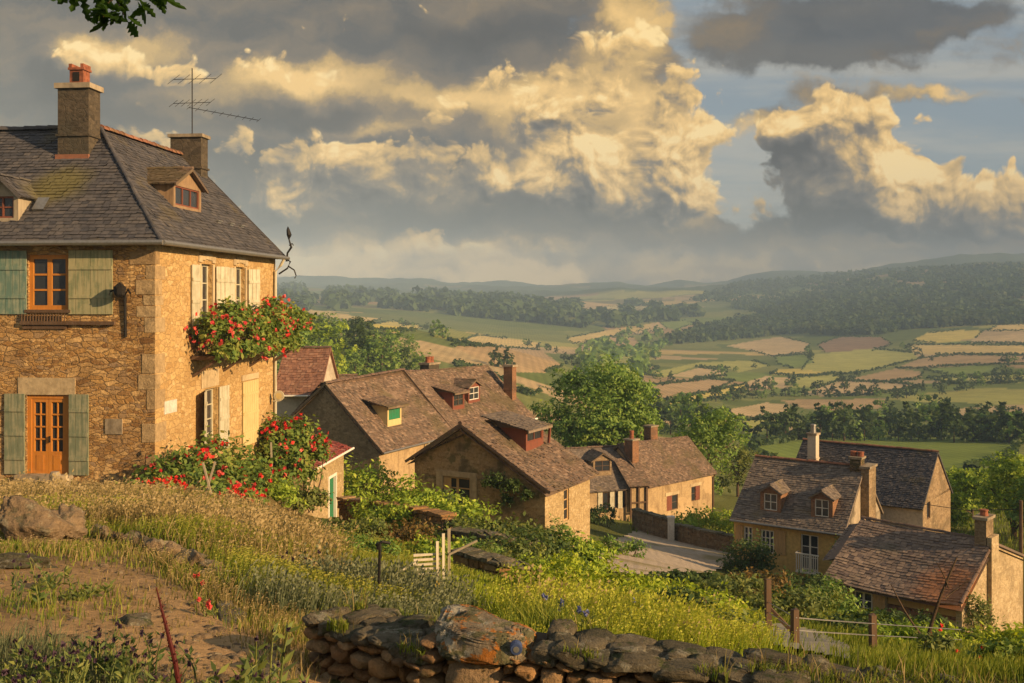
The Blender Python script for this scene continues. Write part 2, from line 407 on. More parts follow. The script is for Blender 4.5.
M['brick_dark'] = m_rubble('brick_brown', [(0.24, 0.12, 0.07), (0.30, 0.16, 0.09), (0.20, 0.11, 0.07)], (0.24, 0.17, 0.11), 5.0, 13.0, stain=(0.08, 0.06, 0.045), stain_amt=0.6, gap=0.07, strength=0.4)
M['quoin'] = m_rock('quoin_stone', [(0.40, 0.29, 0.16), (0.47, 0.36, 0.21), (0.34, 0.24, 0.13)], [(0.24, 0.17, 0.09)], 2.0, 0.6)
M['stone'] = m_plaster('dressed_stone', (0.50, 0.39, 0.24), (0.30, 0.22, 0.13), 0.6, scale=2.0)
M['stone_gray'] = m_plaster('grey_stone', (0.34, 0.28, 0.20), (0.14, 0.11, 0.075), 0.8, scale=1.8)
M['slate'] = m_tile('slate', [(0.062, 0.062, 0.072), (0.10, 0.095, 0.10), (0.08, 0.078, 0.086), (0.125, 0.115, 0.112), (0.055, 0.057, 0.068)], moss=(0.14, 0.11, 0.05), moss_amt=0.45, lo=0.57, hi=0.68, patch=((-3.7, 1.4, 8.6), 2.0, (0.15, 0.13, 0.045)))
M['tile_brown'] = m_tile('tile_brown', [(0.10, 0.075, 0.058), (0.23, 0.155, 0.108), (0.16, 0.115, 0.085), (0.32, 0.225, 0.16), (0.12, 0.09, 0.07), (0.20, 0.15, 0.11)], moss=(0.12, 0.095, 0.05), moss_amt=0.75, lo=0.46, hi=0.64)
M['tile_red'] = m_tile('tile_red', [(0.24, 0.12, 0.08), (0.33, 0.17, 0.11), (0.20, 0.10, 0.07), (0.37, 0.21, 0.14)], moss=(0.2, 0.14, 0.07), moss_amt=0.35)
M['tile_crimson'] = m_tile('tile_crimson', [(0.24, 0.045, 0.035), (0.36, 0.10, 0.075), (0.19, 0.035, 0.03), (0.45, 0.22, 0.16)], moss_amt=0.15)
M['tile_gray'] = m_tile('tile_gray', [(0.13, 0.11, 0.095), (0.20, 0.165, 0.135), (0.16, 0.13, 0.11), (0.26, 0.21, 0.165), (0.10, 0.085, 0.08)], moss=(0.20, 0.15, 0.07), moss_amt=0.5)
M['tile_barn'] = m_tile('tile_barn', [(0.15, 0.115, 0.095), (0.24, 0.18, 0.14), (0.18, 0.135, 0.11), (0.30, 0.225, 0.17), (0.11, 0.085, 0.08)], moss=(0.09, 0.085, 0.06), moss_amt=0.5, patch=((5.6, 0.6, 3.2), 3.0, (0.36, 0.15, 0.06)))
M['ridge'] = m_tile('ridge_terracotta', [(0.25, 0.11, 0.07), (0.33, 0.16, 0.10), (0.20, 0.10, 0.065)], moss_amt=0.5)
M['ridge_dark'] = m_tile('ridge_dark', [(0.12, 0.085, 0.07), (0.18, 0.12, 0.09)], moss_amt=0.3)
M['sh_green'] = m_wood('shutter_green', (0.16, 0.19, 0.125), (0.37, 0.34, 0.22), 0.75)
M['sh_teal'] = m_wood('shutter_teal', (0.12, 0.20, 0.165), (0.33, 0.35, 0.25), 0.75)
M['sh_worn'] = m_wood('shutter_worn', (0.36, 0.33, 0.19), (0.14, 0.18, 0.10), 0.8)
M['sh_pale'] = m_wood('shutter_pale', (0.52, 0.48, 0.36), (0.33, 0.30, 0.20), 0.8)
M['sh_yellow'] = m_wood('shutter_yellow', (0.58, 0.46, 0.22), (0.42, 0.33, 0.15), 0.5)
M['sh_tan'] = m_wood('shutter_tan', (0.50, 0.32, 0.14), (0.36, 0.22, 0.10), 0.5)
M['door_green'] = m_wood('door_green', (0.02, 0.19, 0.085), (0.06, 0.13, 0.07), 0.7)
M['door_orange'] = m_wood('door_orange', (0.52, 0.21, 0.035), (0.40, 0.15, 0.03), 0.6, 0.5)
M['wood_red'] = m_wood('wood_red', (0.20, 0.065, 0.04), (0.13, 0.055, 0.035), 0.6)
M['wood_dark'] = m_wood('wood_dark', (0.10, 0.06, 0.035), (0.17, 0.11, 0.07), 0.5)
M['wood_brown'] = m_wood('wood_brown', (0.30, 0.20, 0.115), (0.17, 0.11, 0.07), 0.7)
M['wood_gray'] = m_wood('wood_gray', (0.36, 0.30, 0.21), (0.22, 0.18, 0.13), 0.6)
M['wood_pale'] = m_wood('wood_pale', (0.58, 0.52, 0.40), (0.40, 0.35, 0.25), 0.5)
M['white'] = m_wood('white_paint', (0.72, 0.68, 0.60), (0.50, 0.46, 0.38), 0.4)
M['glass'] = m_glass('window_glass')
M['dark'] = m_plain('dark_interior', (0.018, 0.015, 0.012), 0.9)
M['zinc'] = m_plain('zinc', (0.30, 0.29, 0.27), 0.45, 0.6)
M['iron'] = m_plain('iron', (0.025, 0.022, 0.02), 0.55, 0.4)
M['clay'] = m_plain('clay_pot', (0.33, 0.115, 0.06), 0.85, var=0.5, scale=6.0)
M['yellow_plastic'] = m_plain('yellow_plastic', (0.75, 0.45, 0.02), 0.5, var=0.15)
M['blue_enamel'] = m_plain('blue_enamel', (0.05, 0.075, 0.17), 0.5)
M['rose_red'] = m_leaf('rose_red', [(0.42, 0.01, 0.02), (0.68, 0.03, 0.03), (0.75, 0.08, 0.05)], 0.25)
M['rose_pink'] = m_leaf('rose_pink', [(0.55, 0.04, 0.06), (0.70, 0.11, 0.10), (0.72, 0.17, 0.12)], 0.25)
M['thistle'] = m_leaf('thistle_blue', [(0.12, 0.15, 0.38), (0.26, 0.28, 0.5)], 0.15)
M['bud_dark'] = m_leaf('bud_purple', [(0.03, 0.016, 0.03), (0.07, 0.04, 0.065)], 0.05)
M['leaf_rose'] = m_leaf('leaf_rose', [(0.061, 0.114, 0.026), (0.131, 0.211, 0.044), (0.211, 0.272, 0.053), (0.334, 0.316, 0.079)])
M['leaf_tree'] = m_leaf('leaf_tree', [(0.081, 0.151, 0.037), (0.141, 0.241, 0.051), (0.212, 0.322, 0.064), (0.302, 0.373, 0.081)])
M['leaf_dark'] = m_leaf('leaf_dark', [(0.038, 0.068, 0.021), (0.068, 0.112, 0.030), (0.105, 0.150, 0.042)])
M['leaf_forest'] = m_leaf('leaf_forest', [(0.045, 0.075, 0.025), (0.07, 0.105, 0.03), (0.10, 0.125, 0.04)])
M['leaf_olive'] = m_leaf('leaf_olive', [(0.096, 0.134, 0.042), (0.163, 0.202, 0.054), (0.250, 0.259, 0.067)])
M['leaf_bright'] = m_leaf('leaf_bright', [(0.119, 0.203, 0.030), (0.220, 0.321, 0.037), (0.338, 0.439, 0.051), (0.456, 0.490, 0.068)])
M['leaf_lime'] = m_leaf('leaf_lime', [(0.134, 0.207, 0.015), (0.256, 0.342, 0.022), (0.378, 0.439, 0.037), (0.488, 0.476, 0.073)], 0.35)
M['leaf_autumn'] = m_leaf('leaf_autumn', [(0.10, 0.085, 0.03), (0.19, 0.12, 0.04), (0.24, 0.17, 0.05)])
M['leaf_oak'] = m_leaf('leaf_oak', [(0.02, 0.05, 0.008), (0.04, 0.09, 0.012)], 0.45)
M['leaf_red'] = m_leaf('leaf_red', [(0.08, 0.012, 0.012), (0.15, 0.03, 0.02)], 0.2)
M['gr_dry'] = m_leaf('grass_dry', [(0.12, 0.12, 0.03), (0.21, 0.165, 0.06), (0.32, 0.235, 0.105), (0.43, 0.33, 0.17)], 0.3)
M['gr_green'] = m_leaf('grass_green', [(0.072, 0.114, 0.014), (0.144, 0.192, 0.022), (0.228, 0.264, 0.034), (0.336, 0.300, 0.060)], 0.3)
M['gr_lime'] = m_leaf('grass_lime', [(0.122, 0.183, 0.017), (0.232, 0.305, 0.024), (0.354, 0.403, 0.037), (0.439, 0.415, 0.073)], 0.35)
M['gr_silver'] = m_leaf('grass_silver', [(0.07, 0.09, 0.045), (0.12, 0.145, 0.075), (0.18, 0.19, 0.11)], 0.2)
M['bark'] = m_rock('bark', [(0.10, 0.07, 0.045), (0.14, 0.10, 0.07)])
M['earth'] = m_plain('earth', (0.09, 0.065, 0.04), 0.97, var=0.5, scale=9.0)
M['rock'] = m_rock('rock', [(0.17, 0.125, 0.08), (0.26, 0.195, 0.125), (0.21, 0.145, 0.085)], [(0.08, 0.08, 0.05), (0.30, 0.26, 0.18)], 4.0, 0.7)
M['rock_wall'] = m_rock('wall_stone', [(0.30, 0.17, 0.075), (0.42, 0.25, 0.115), (0.23, 0.145, 0.08), (0.46, 0.31, 0.16), (0.32, 0.235, 0.15)], [(0.07, 0.075, 0.03)], 5.0, 0.6)
M['rock_cap'] = m_rock('cap_stone', [(0.25, 0.21, 0.15), (0.28, 0.23, 0.16)], [(0.36, 0.34, 0.27), (0.42, 0.15, 0.02), (0.12, 0.12, 0.06)], 4.0, 0.9, 0.5, 0.55)
M['rock_lichen'] = m_rock('lichen_stone', [(0.13, 0.115, 0.08), (0.19, 0.165, 0.115), (0.10, 0.095, 0.065)], [(0.30, 0.28, 0.21), (0.06, 0.075, 0.025)], 8.0, 0.8, 0.54, 0.62)


# ------------------------------------------------------------------ scene-graph helpers
def put(o, parent=None):
    COL.objects.link(o)
    if parent is not None: o.parent = parent
    return o


def tag(o, label=None, cat=None, group=None, kind=None):
    if label: o['label'] = label
    if cat: o['category'] = cat
    if group: o['group'] = group
    if kind: o['kind'] = kind
    return o


def thing(name, label, cat, loc=(0, 0, 0), rot=0.0, group=None):
    o = put(bpy.data.objects.new(name, None))
    o.empty_display_size = 0.3
    o.location = loc
    o.rotation_euler = (0, 0, rot)
    return tag(o, label, cat, group)


def dup(root, loc, rz=0.0, sc=None, label=None):
    r = root.copy(); COL.objects.link(r)
    r.location = loc; r.rotation_euler = (0, 0, rz)
    if sc is not None: r.scale = sc if hasattr(sc, '__len__') else (sc, sc, sc)
    if label: r['label'] = label
    for ch in list(root.children):
        c = ch.copy(); COL.objects.link(c); c.parent = r
        for g in list(ch.children):
            k = g.copy(); COL.objects.link(k); k.parent = c
    return r


def frame(o, u, n):
    o, u, n = Vector(o), Vector(u).normalized(), Vector(n).normalized()
    return lambda a, d, z: tuple(o + u * a + n * d + Vector((0, 0, z)))


def uv_and_link(name, me, parent, mats, smooth=False):
    for m in mats: me.materials.append(m)
    if smooth: me.shade_smooth()
    return put(bpy.data.objects.new(name, me), parent)


class MB:
    """collects polygons of one mesh; fr maps (along, outwards, up) into the thing's own space"""

    def __init__(s, fr=None, seed=1):
        s.v, s.f, s.m, s.r = [], [], [], []
        s.fr = fr or (lambda a, d, z: (a, d, z))
        s.rng = random.Random(seed)

    def face(s, pts, mat=0, rnd=None, raw=False):
        b = len(s.v)
        s.v += [tuple(p) if raw else s.fr(*p) for p in pts]
        s.f.append(tuple(range(b, b + len(pts))))
        s.m.append(mat); s.r.append(s.rng.random() if rnd is None else rnd)

    def box(s, a0, a1, d0, d1, z0, z1, mat=0, rnd=None, jit=0.0):
        r = s.rng.random() if rnd is None else rnd
        P = [(a, d, z) for z in (z0, z1) for d in (d0, d1) for a in (a0, a1)]
        if jit: P = [tuple(c + s.rng.uniform(-jit, jit) for c in p) for p in P]
        b = len(s.v)
        s.v += [s.fr(*p) for p in P]
        for q in ((0, 2, 3, 1), (4, 5, 7, 6), (0, 1, 5, 4), (2, 6, 7, 3), (0, 4, 6, 2), (1, 3, 7, 5)):
            s.f.append(tuple(b + i for i in q)); s.m.append(mat); s.r.append(r)

    def bar(s, p, q, w, h=None, mat=0, rnd=None):
        """square bar between two points (raw space)"""
        p, q = Vector(p), Vector(q); h = h or w
        ax = (q - p).normalized()
        up = Vector((0, 0, 1)) if abs(ax.z) < 0.95 else Vector((1, 0, 0))
        x = ax.cross(up).normalized() * (w / 2); y = ax.cross(x).normalized() * (h / 2)
        r = s.rng.random() if rnd is None else rnd
        b = len(s.v)
        for c in (p, q):
            s.v += [tuple(c + x + y), tuple(c - x + y), tuple(c - x - y), tuple(c + x - y)]
        for f in ((0, 1, 2, 3), (4, 7, 6, 5), (0, 4, 5, 1), (1, 5, 6, 2), (2, 6, 7, 3), (3, 7, 4, 0)):
            s.f.append(tuple(b + i for i in f)); s.m.append(mat); s.r.append(r)

    def tube(s, pts, rad, seg=7, mat=0, cap=True):
        """round tube through raw points, rad a number or one per point"""
        pts = [Vector(p) for p in pts]
        rads = rad if hasattr(rad, '__len__') else [rad] * len(pts)
        r = s.rng.random(); b = len(s.v)
        for i, p in enumerate(pts):
            t = (pts[min(i + 1, len(pts) - 1)] - pts[max(i - 1, 0)]).normalized()
            up = Vector((0, 0, 1)) if abs(t.z) < 0.9 else Vector((1, 0, 0))
            x = t.cross(up).normalized(); y = t.cross(x).normalized()
            for k in range(seg):
                an = 2 * math.pi * k / seg
                s.v.append(tuple(p + (x * math.cos(an) + y * math.sin(an)) * rads[i]))
        for i in range(len(pts) - 1):
            for k in range(seg):
                k2 = (k + 1) % seg
                s.f.append((b + i * seg + k, b + i * seg + k2, b + (i + 1) * seg + k2, b + (i + 1) * seg + k)); s.m.append(mat); s.r.append(r)
        if cap:
            s.f.append(tuple(b + k for k in range(seg))); s.m.append(mat); s.r.append(r)
            e = b + (len(pts) - 1) * seg
            s.f.append(tuple(e + k for k in range(seg))); s.m.append(mat); s.r.append(r)

    def build(s, name, mats, parent=None, smooth=False):
        me = bpy.data.meshes.new(name)
        me.from_pydata(s.v, [], s.f)
        if not hasattr(mats, '__len__'): mats = [mats]
        for m in mats: me.materials.append(m)
        n = len(s.f)
        me.polygons.foreach_set('material_index', s.m)
        at = me.attributes.new('rnd', 'FLOAT', 'FACE')
        at.data.foreach_set('value', np.array(s.r, dtype=np.float32))
        nor = np.empty(n * 3, np.float32); me.polygons.foreach_get('normal', nor); nor = nor.reshape(-1, 3)
        t = np.stack([-nor[:, 1], nor[:, 0], np.zeros(n)], 1)
        ln = np.linalg.norm(t, axis=1)
        flat = ln < 0.05
        t[flat] = (1, 0, 0); ln[flat] = 1
        t /= ln[:, None]
        bt = np.cross(nor, t)
        tot = np.empty(n, np.int32); me.polygons.foreach_get('loop_total', tot)
        vi = np.empty(len(me.loops), np.int32); me.loops.foreach_get('vertex_index', vi)
        co = np.array(s.v, np.float32)[vi]
        fi = np.repeat(np.arange(n), tot)
        uv = np.stack([(co * t[fi]).sum(1), (co * bt[fi]).sum(1)], 1).astype(np.float32)
        lay = me.uv_layers.new(name='UVMap')
        lay.data.foreach_set('uv', uv.ravel())
        if smooth: me.shade_smooth()
        return put(bpy.data.objects.new(name, me), parent)


def mesh_np(name, V, Fc, Rn, mat, parent=None, midx=None, smooth=False):
    """mesh from arrays: V (n,3), Fc (m,k) all of one size, Rn (m,) per-face random"""
    me = bpy.data.meshes.new(name)
    V = np.ascontiguousarray(V, np.float32); Fc = np.ascontiguousarray(Fc, np.int32)
    m, k = Fc.shape
    me.vertices.add(len(V)); me.vertices.foreach_set('co', V.ravel())
    me.loops.add(m * k); me.loops.foreach_set('vertex_index', Fc.ravel())
    me.polygons.add(m); me.polygons.foreach_set('loop_start', np.arange(0, m * k, k, dtype=np.int32))
    mats = mat if hasattr(mat, '__len__') else [mat]
    for x in mats: me.materials.append(x)
    if midx is not None: me.polygons.foreach_set('material_index', np.ascontiguousarray(midx, np.int32))
    at = me.attributes.new('rnd', 'FLOAT', 'FACE')
    at.data.foreach_set('value', np.ascontiguousarray(Rn, np.float32))
    me.update(calc_edges=True)
    if smooth: me.shade_smooth()
    return put(bpy.data.objects.new(name, me), parent)


# ------------------------------------------------------------------ building helpers
def wall(mb, a0, a1, z0, z1, ops=(), thick=0.3, mat=0, rmat=None):
    """wall face at d = 0 with real openings and their reveals"""
    xs = sorted({a0, a1, *[o[0] for o in ops], *[o[1] for o in ops]})
    zs = sorted({z0, z1, *[o[2] for o in ops], *[o[3] for o in ops]})
    for i in range(len(xs) - 1):
        for j in range(len(zs) - 1):
            cx, cz = (xs[i] + xs[i + 1]) / 2, (zs[j] + zs[j + 1]) / 2
            if any(o[0] < cx < o[1] and o[2] < cz < o[3] for o in ops): continue
            mb.face([(xs[i], 0, zs[j]), (xs[i + 1], 0, zs[j]), (xs[i + 1], 0, zs[j + 1]), (xs[i], 0, zs[j + 1])], mat)
    rm = mat if rmat is None else rmat
    for (p, q, b, t) in ops:
        e = thick
        mb.face([(p, 0, b), (p, 0, t), (p, -e, t), (p, -e, b)], rm)
        mb.face([(q, 0, b), (q, -e, b), (q, -e, t), (q, 0, t)], rm)
        mb.face([(p, 0, t), (q, 0, t), (q, -e, t), (p, -e, t)], rm)
        mb.face([(p, 0, b), (p, -e, b), (q, -e, b), (q, 0, b)], rm)


def window(parent, fr, a0, a1, z0, z1, cols=2, rows=3, mat='white', depth=0.16, fw=0.07, mw=0.035, sill=None, label=None, name='window'):
    mb = MB(fr)
    d0, d1 = -depth, -depth + 0.06
    mb.box(a0, a0 + fw, d0, d1, z0, z1); mb.box(a1 - fw, a1, d0, d1, z0, z1)
    mb.box(a0 + fw, a1 - fw, d0, d1, z1 - fw, z1); mb.box(a0 + fw, a1 - fw, d0, d1, z0, z0 + fw)
    for i in range(1, cols):
        x = a0 + (a1 - a0) * i / cols; w = mw * (1.5 if cols == 2 or i * 2 == cols else 1.0)
        mb.box(x - w, x + w, d0 + 0.004, d1 - 0.006, z0 + fw, z1 - fw)
    for j in range(1, rows):
        z = z0 + fw + (z1 - z0 - 2 * fw) * j / rows
        for i in range(cols):
            x0 = a0 + (a1 - a0) * i / cols + mw; x1 = a0 + (a1 - a0) * (i + 1) / cols - mw
            mb.box(max(x0, a0 + fw), min(x1, a1 - fw), d0 + 0.01, d1 - 0.014, z - mw * 0.6, z + mw * 0.6)
    o = mb.build(name, M[mat], parent)
    if label: o['label'] = label
    pb = MB(fr); pb.box(a0 + 0.01, a1 - 0.01, d0 - 0.03, d0 + 0.02, z0 + 0.01, z1 - 0.01)
    pb.build('pane', M['glass'], o)
    if sill:
        sb = MB(fr); sb.box(a0 - 0.08, a1 + 0.08, -depth + 0.02, 0.07, z0 - 0.09, z0 - 0.003)
        sb.build('sill', M[sill], o)
    return o


def shutter(parent, fr, a0, a1, z0, z1, mat, d=0.03, planks=4, rails=2, top_mat=None, tilt=0.0, label=None):
    """plank shutter folded flat on the wall; tilt swings its free (a1) edge outwards"""
    ca, sa = math.cos(tilt), math.sin(tilt)
    def f2(a, dd, z):
        t = a - a0
        return fr(a0 + t * ca - dd * sa, d + t * sa + dd * ca, z)
    mb = MB(f2)
    w = (a1 - a0) / planks
    for i in range(planks):
        mb.box(a0 + i * w + 0.006, a0 + (i + 1) * w - 0.006, 0, 0.03, z0, z1, rnd=mb.rng.random())
    for j in range(rails):
        z = z0 + (z1 - z0) * ((j + 0.5) / rails * 0.9 + 0.05)
        mb.box(a0 + 0.015, a1 - 0.015, 0.03, 0.055, z - 0.05, z + 0.05)
    o = mb.build('shutter', M[mat], parent)
    if label: o['label'] = label
    return o


def roof_plane(mb, poly, tw=0.24, th=0.16, mat=0, thick=0.03, jit=1.0, sag=0.0):
    """rows of separate overlapping tiles on a convex plane; poly in raw space with poly[0]-poly[1] along the eave"""
    P = [Vector(p) for p in poly]
    u = (P[1] - P[0]); u.z = 0; u.normalize()
    n = (P[1] - P[0]).cross(P[-1] - P[0]).normalized()
    if n.z < 0: n = -n
    v = n.cross(u).normalized()
    if v.z < 0: v = -v
    o = P[0]
    q = [((p - o).dot(u), (p - o).dot(v)) for p in P]
    def span(y):
        xs = []
        for i in range(len(q)):
            (x0, y0), (x1, y1) = q[i], q[(i + 1) % len(q)]
            if abs(y1 - y0) < 1e-9: continue
            t = (y - y0) / (y1 - y0)
            if -1e-6 <= t <= 1 + 1e-6: xs.append(x0 + (x1 - x0) * t)
        return (min(xs), max(xs)) if len(xs) > 1 else None
    ymax = max(y for _, y in q); ymin = min(y for _, y in q)
    xl, xr = min(x for x, _ in q), max(x for x, _ in q)
    rg = mb.rng
    def sg(x, y):
        tx = (x - xl) / (xr - xl); ty = (y - ymin) / (ymax - ymin)
        return -sag * math.sin(math.pi * tx) * math.sin(math.pi * min(1, ty * 0.6 + 0.3))
    def W(x, y, h): return tuple(o + u * x + v * y + n * (h + sg(x, y)))
    # lining under the tiles
    mb.face([tuple(p - n * (0.03 + sag * 1.1)) for p in P], mat, 0.5, raw=True)
    rows = max(1, int(round((ymax - ymin) / th))); rh = (ymax - ymin) / rows
    for r in range(rows):
        y0 = ymin + r * rh; y1 = min(ymax, y0 + rh * 1.25)
        s0, s1 = span(min(y0 + 1e-4, ymax - 1e-4)), span(y1 - 1e-4)
        if not s0 or not s1: continue
        x = xl - rg.random() * tw
        wav = 0.012 * jit * math.sin(r * 0.9 + rg.random())
        while x < xr:
            w = tw * rg.uniform(0.82, 1.18)
            a0, a1 = max(x + 0.006, s0[0]), min(x + w - 0.006, s0[1])
            b0, b1 = max(x + 0.006, s1[0]), min(x + w - 0.006, s1[1])
            x += w
            if a1 - a0 < 0.03 and b1 - b0 < 0.03: continue
            if a1 < a0: a0 = a1 = (a0 + a1) / 2
            if b1 < b0: b0 = b1 = (b0 + b1) / 2
            h = thick + rg.uniform(-0.01, 0.014) * jit + wav * 0.5
            dy = rg.uniform(-0.02, 0.012) * jit
            k = rg.uniform(-0.008, 0.008) * jit
            c = rg.random()
            A, B = W(a0, y0 + dy, h + k), W(a1, y0 + dy, h - k)
            mb.face([A, B, W(b1, y1, 0.006), W(b0, y1, 0.006)], mat, c, raw=True)
            mb.face([W(a0, y0 + dy, -0.02), W(a1, y0 + dy, -0.02), B, A], mat, c * 0.6, raw=True)


def ridge_caps(mb, p, q, rad=0.11, step=0.38, mat=0):
    """half-round ridge tiles laid end to end (raw space)"""
    p, q = Vector(p), Vector(q)
    L = (q - p).length; n = max(1, int(L / step)); d = (q - p) / n
    ax = d.normalized(); x = ax.cross(Vector((0, 0, 1))).normalized(); up = x.cross(ax).normalized()
    for i in range(n):
        a = p + d * i; b = p + d * (i + 1.08)
        r0, r1 = rad * mb.rng.uniform(0.95, 1.2), rad * mb.rng.uniform(0.85, 1.0)
        off = up * mb.rng.uniform(-0.012, 0.012)
        c = mb.rng.random()
        ring = []
        for (cc, rr) in ((a, r0), (b, r1)):
            ring.append([tuple(cc + off + x * math.cos(t) * rr + up * (math.sin(t) * rr - 0.03)) for t in [math.pi * k / 5 for k in range(6)]])
        for k in range(5):
            mb.face([ring[0][k], ring[0][k + 1], ring[1][k + 1], ring[1][k]], mat, c, raw=True)
        mb.face(ring[0], mat, c * 0.5, raw=True)


def chimney(parent, x0, x1, y0, y1, z0, z1, mat, cap='stone_gray', pots=1, cap_h=0.14, label=None, pot_mat='clay', pot_h=0.6):
    mb = MB()
    mb.box(x0, x1, y0, y1, z0, z1)
    mb.box(x0 - 0.05, x1 + 0.05, y0 - 0.05, y1 + 0.05, z0 + (z1 - z0) * 0.42, z0 + (z1 - z0) * 0.42 + 0.07)
    mb.box(x0 - 0.08, x1 + 0.08, y0 - 0.08, y1 + 0.08, z1, z1 + cap_h, 1)
    o = mb.build('chimney', [M[mat], M[cap]], parent)
    if label: o['label'] = label
    for i in range(pots):
        c = ((x0 + x1) / 2 + (i - (pots - 1) / 2) * 0.42, (y0 + y1) / 2)
        pb = MB(); zz = z1 + cap_h
        pb.tube([(c[0], c[1], zz), (c[0], c[1], zz + pot_h * 0.8), (c[0], c[1], zz + pot_h * 0.82), (c[0], c[1], zz + pot_h)], [0.2, 0.17, 0.21, 0.20], 10)
        pb.build('chimney_pot', M[pot_mat], o)
    return o


def dormer(parent, fr, a, w, d0, zb, zt, slope, style='gable', wall_mat='wood_gray', roof_mat='tile_brown', win=(2, 2), frame_mat='white', rise=None, over=0.18, panel=None, label=None, pane_mat='glass', inset=0.14):
    """dormer whose face stands at depth d0 (negative = inside the eave line); zb sill, zt top of the cheek"""
    a0, a1 = a - w / 2, a + w / 2
    back = d0 - (zt - zb) / slope - 0.1
    mb = MB(fr)
    wx0, wx1, wz0, wz1 = a0 + inset, a1 - inset, zb + 0.12, zt - 0.12
    for (p, q, b, t) in ((a0, wx0, zb - 0.25, zt), (wx1, a1, zb - 0.25, zt), (wx0, wx1, wz1, zt), (wx0, wx1, zb - 0.25, wz0)):
        mb.box(p, q, d0 - 0.1, d0, b, t)
    for x in (a0, a1):
        s = 0.05 if x == a0 else -0.05
        mb.face([(x, d0 - 0.1, zb - 0.25), (x, d0 - 0.1, zt), (x, back, zt)])
        mb.face([(x + s, d0 - 0.1, zb - 0.25), (x + s, d0 - 0.1, zt), (x + s, back, zt)])
    rise = rise if rise is not None else w * 0.38
    if style == 'gable':
        mb.face([(a0, d0, zt), (a1, d0, zt), (a, d0, zt + rise)])
    o = mb.build('dormer', M[wall_mat], parent)
    if label: o['label'] = label
    rb = MB(fr, seed=7)
    if style == 'gable':
        rback = d0 - (zt + rise - zb) / slope - 0.15
        ox = over
        ez = zt - rise * (ox / (w / 2))
        for sgn, xe in ((-1, a0 - ox), (1, a1 + ox)):
            e0, e1 = fr(xe, d0 + 0.16, ez), fr(xe, back - 0.1, ez)
            r1, r0 = fr(a, rback, zt + rise + 0.02), fr(a, d0 + 0.16, zt + rise + 0.02)
            roof_plane(rb, [e0, e1, r1, r0] if sgn < 0 else [e1, e0, r0, r1], 0.2, 0.16)
        ridge_caps(rb, fr(a, d0 + 0.18, zt + rise + 0.05), fr(a, rback + 0.1, zt + rise + 0.05), 0.07, 0.3)
        for sgn, xe in ((-1, a0 - ox), (1, a1 + ox)):
            rb.bar(fr(xe, d0 + 0.15, ez - 0.04), fr(a, d0 + 0.15, zt + rise - 0.03), 0.05, 0.09)
    else:                      # shed: one shallow plane running back into the main roof
        s2 = slope * (0.28 if rise is None else 0.0) + 0.22
        L = (zt - zb) / max(0.15, (slope - s2)) + 0.2
        e0, e1 = fr(a0 - over, d0 + 0.3, zt + 0.04 - 0.3 * s2), fr(a1 + over, d0 + 0.3, zt + 0.04 - 0.3 * s2)
        b1, b0 = fr(a1 + over, d0 - L, zt + 0.04 + L * s2), fr(a0 - over, d0 - L, zt + 0.04 + L * s2)
        roof_plane(rb, [e0, e1, b1, b0], 0.22, 0.16)
        cb = [fr(a0 - over, d0 + 0.29, zt - 0.03 - 0.3 * s2), fr(a1 + over, d0 + 0.29, zt - 0.03 - 0.3 * s2)]
        rb.bar(cb[0], cb[1], 0.05, 0.1)
        for x in (a0, a1):
            rb.face([(x, d0, zt), (x, d0 - L, zt + L * s2), (x, back, zt)])
    rb.build('dormer_roof', M[roof_mat], o)
    if panel:
        pb = MB(fr); k = 4; ww = (wx1 - wx0) / k
        for i in range(k): pb.box(wx0 + i * ww + 0.005, wx0 + (i + 1) * ww - 0.005, d0 - 0.07, d0 - 0.03, wz0, wz1)
        pb.build('dormer_shutter', M[panel], o)
    else:
        wb = MB(fr); f = 0.05; dd0, dd1 = d0 - 0.08, d0 - 0.03
        wb.box(wx0, wx0 + f, dd0, dd1, wz0, wz1); wb.box(wx1 - f, wx1, dd0, dd1, wz0, wz1)
        wb.box(wx0 + f, wx1 - f, dd0, dd1, wz0, wz0 + f); wb.box(wx0 + f, wx1 - f, dd0, dd1, wz1 - f, wz1)
        for i in range(1, win[0]):
            x = wx0 + (wx1 - wx0) * i / win[0]; wb.box(x - 0.025, x + 0.025, dd0, dd1 - 0.004, wz0 + f, wz1 - f)
        for j in range(1, win[1]):
            z = wz0 + (wz1 - wz0) * j / win[1]; wb.box(wx0 + f, wx1 - f, dd0 + 0.01, dd1 - 0.01, z - 0.02, z + 0.02)
        wb.box(wx0 + 0.01, wx1 - 0.01, dd0 - 0.02, dd0 + 0.012, wz0 + 0.01, wz1 - 0.01, 1)
        wb.build('dormer_window', [M[frame_mat], M[pane_mat]], o)
    return o


def gutter(parent, p, q, rad=0.07, mat='zinc'):
    mb = MB(); mb.tube([p, q], rad, 8)
    return mb.build('gutter', M[mat], parent)


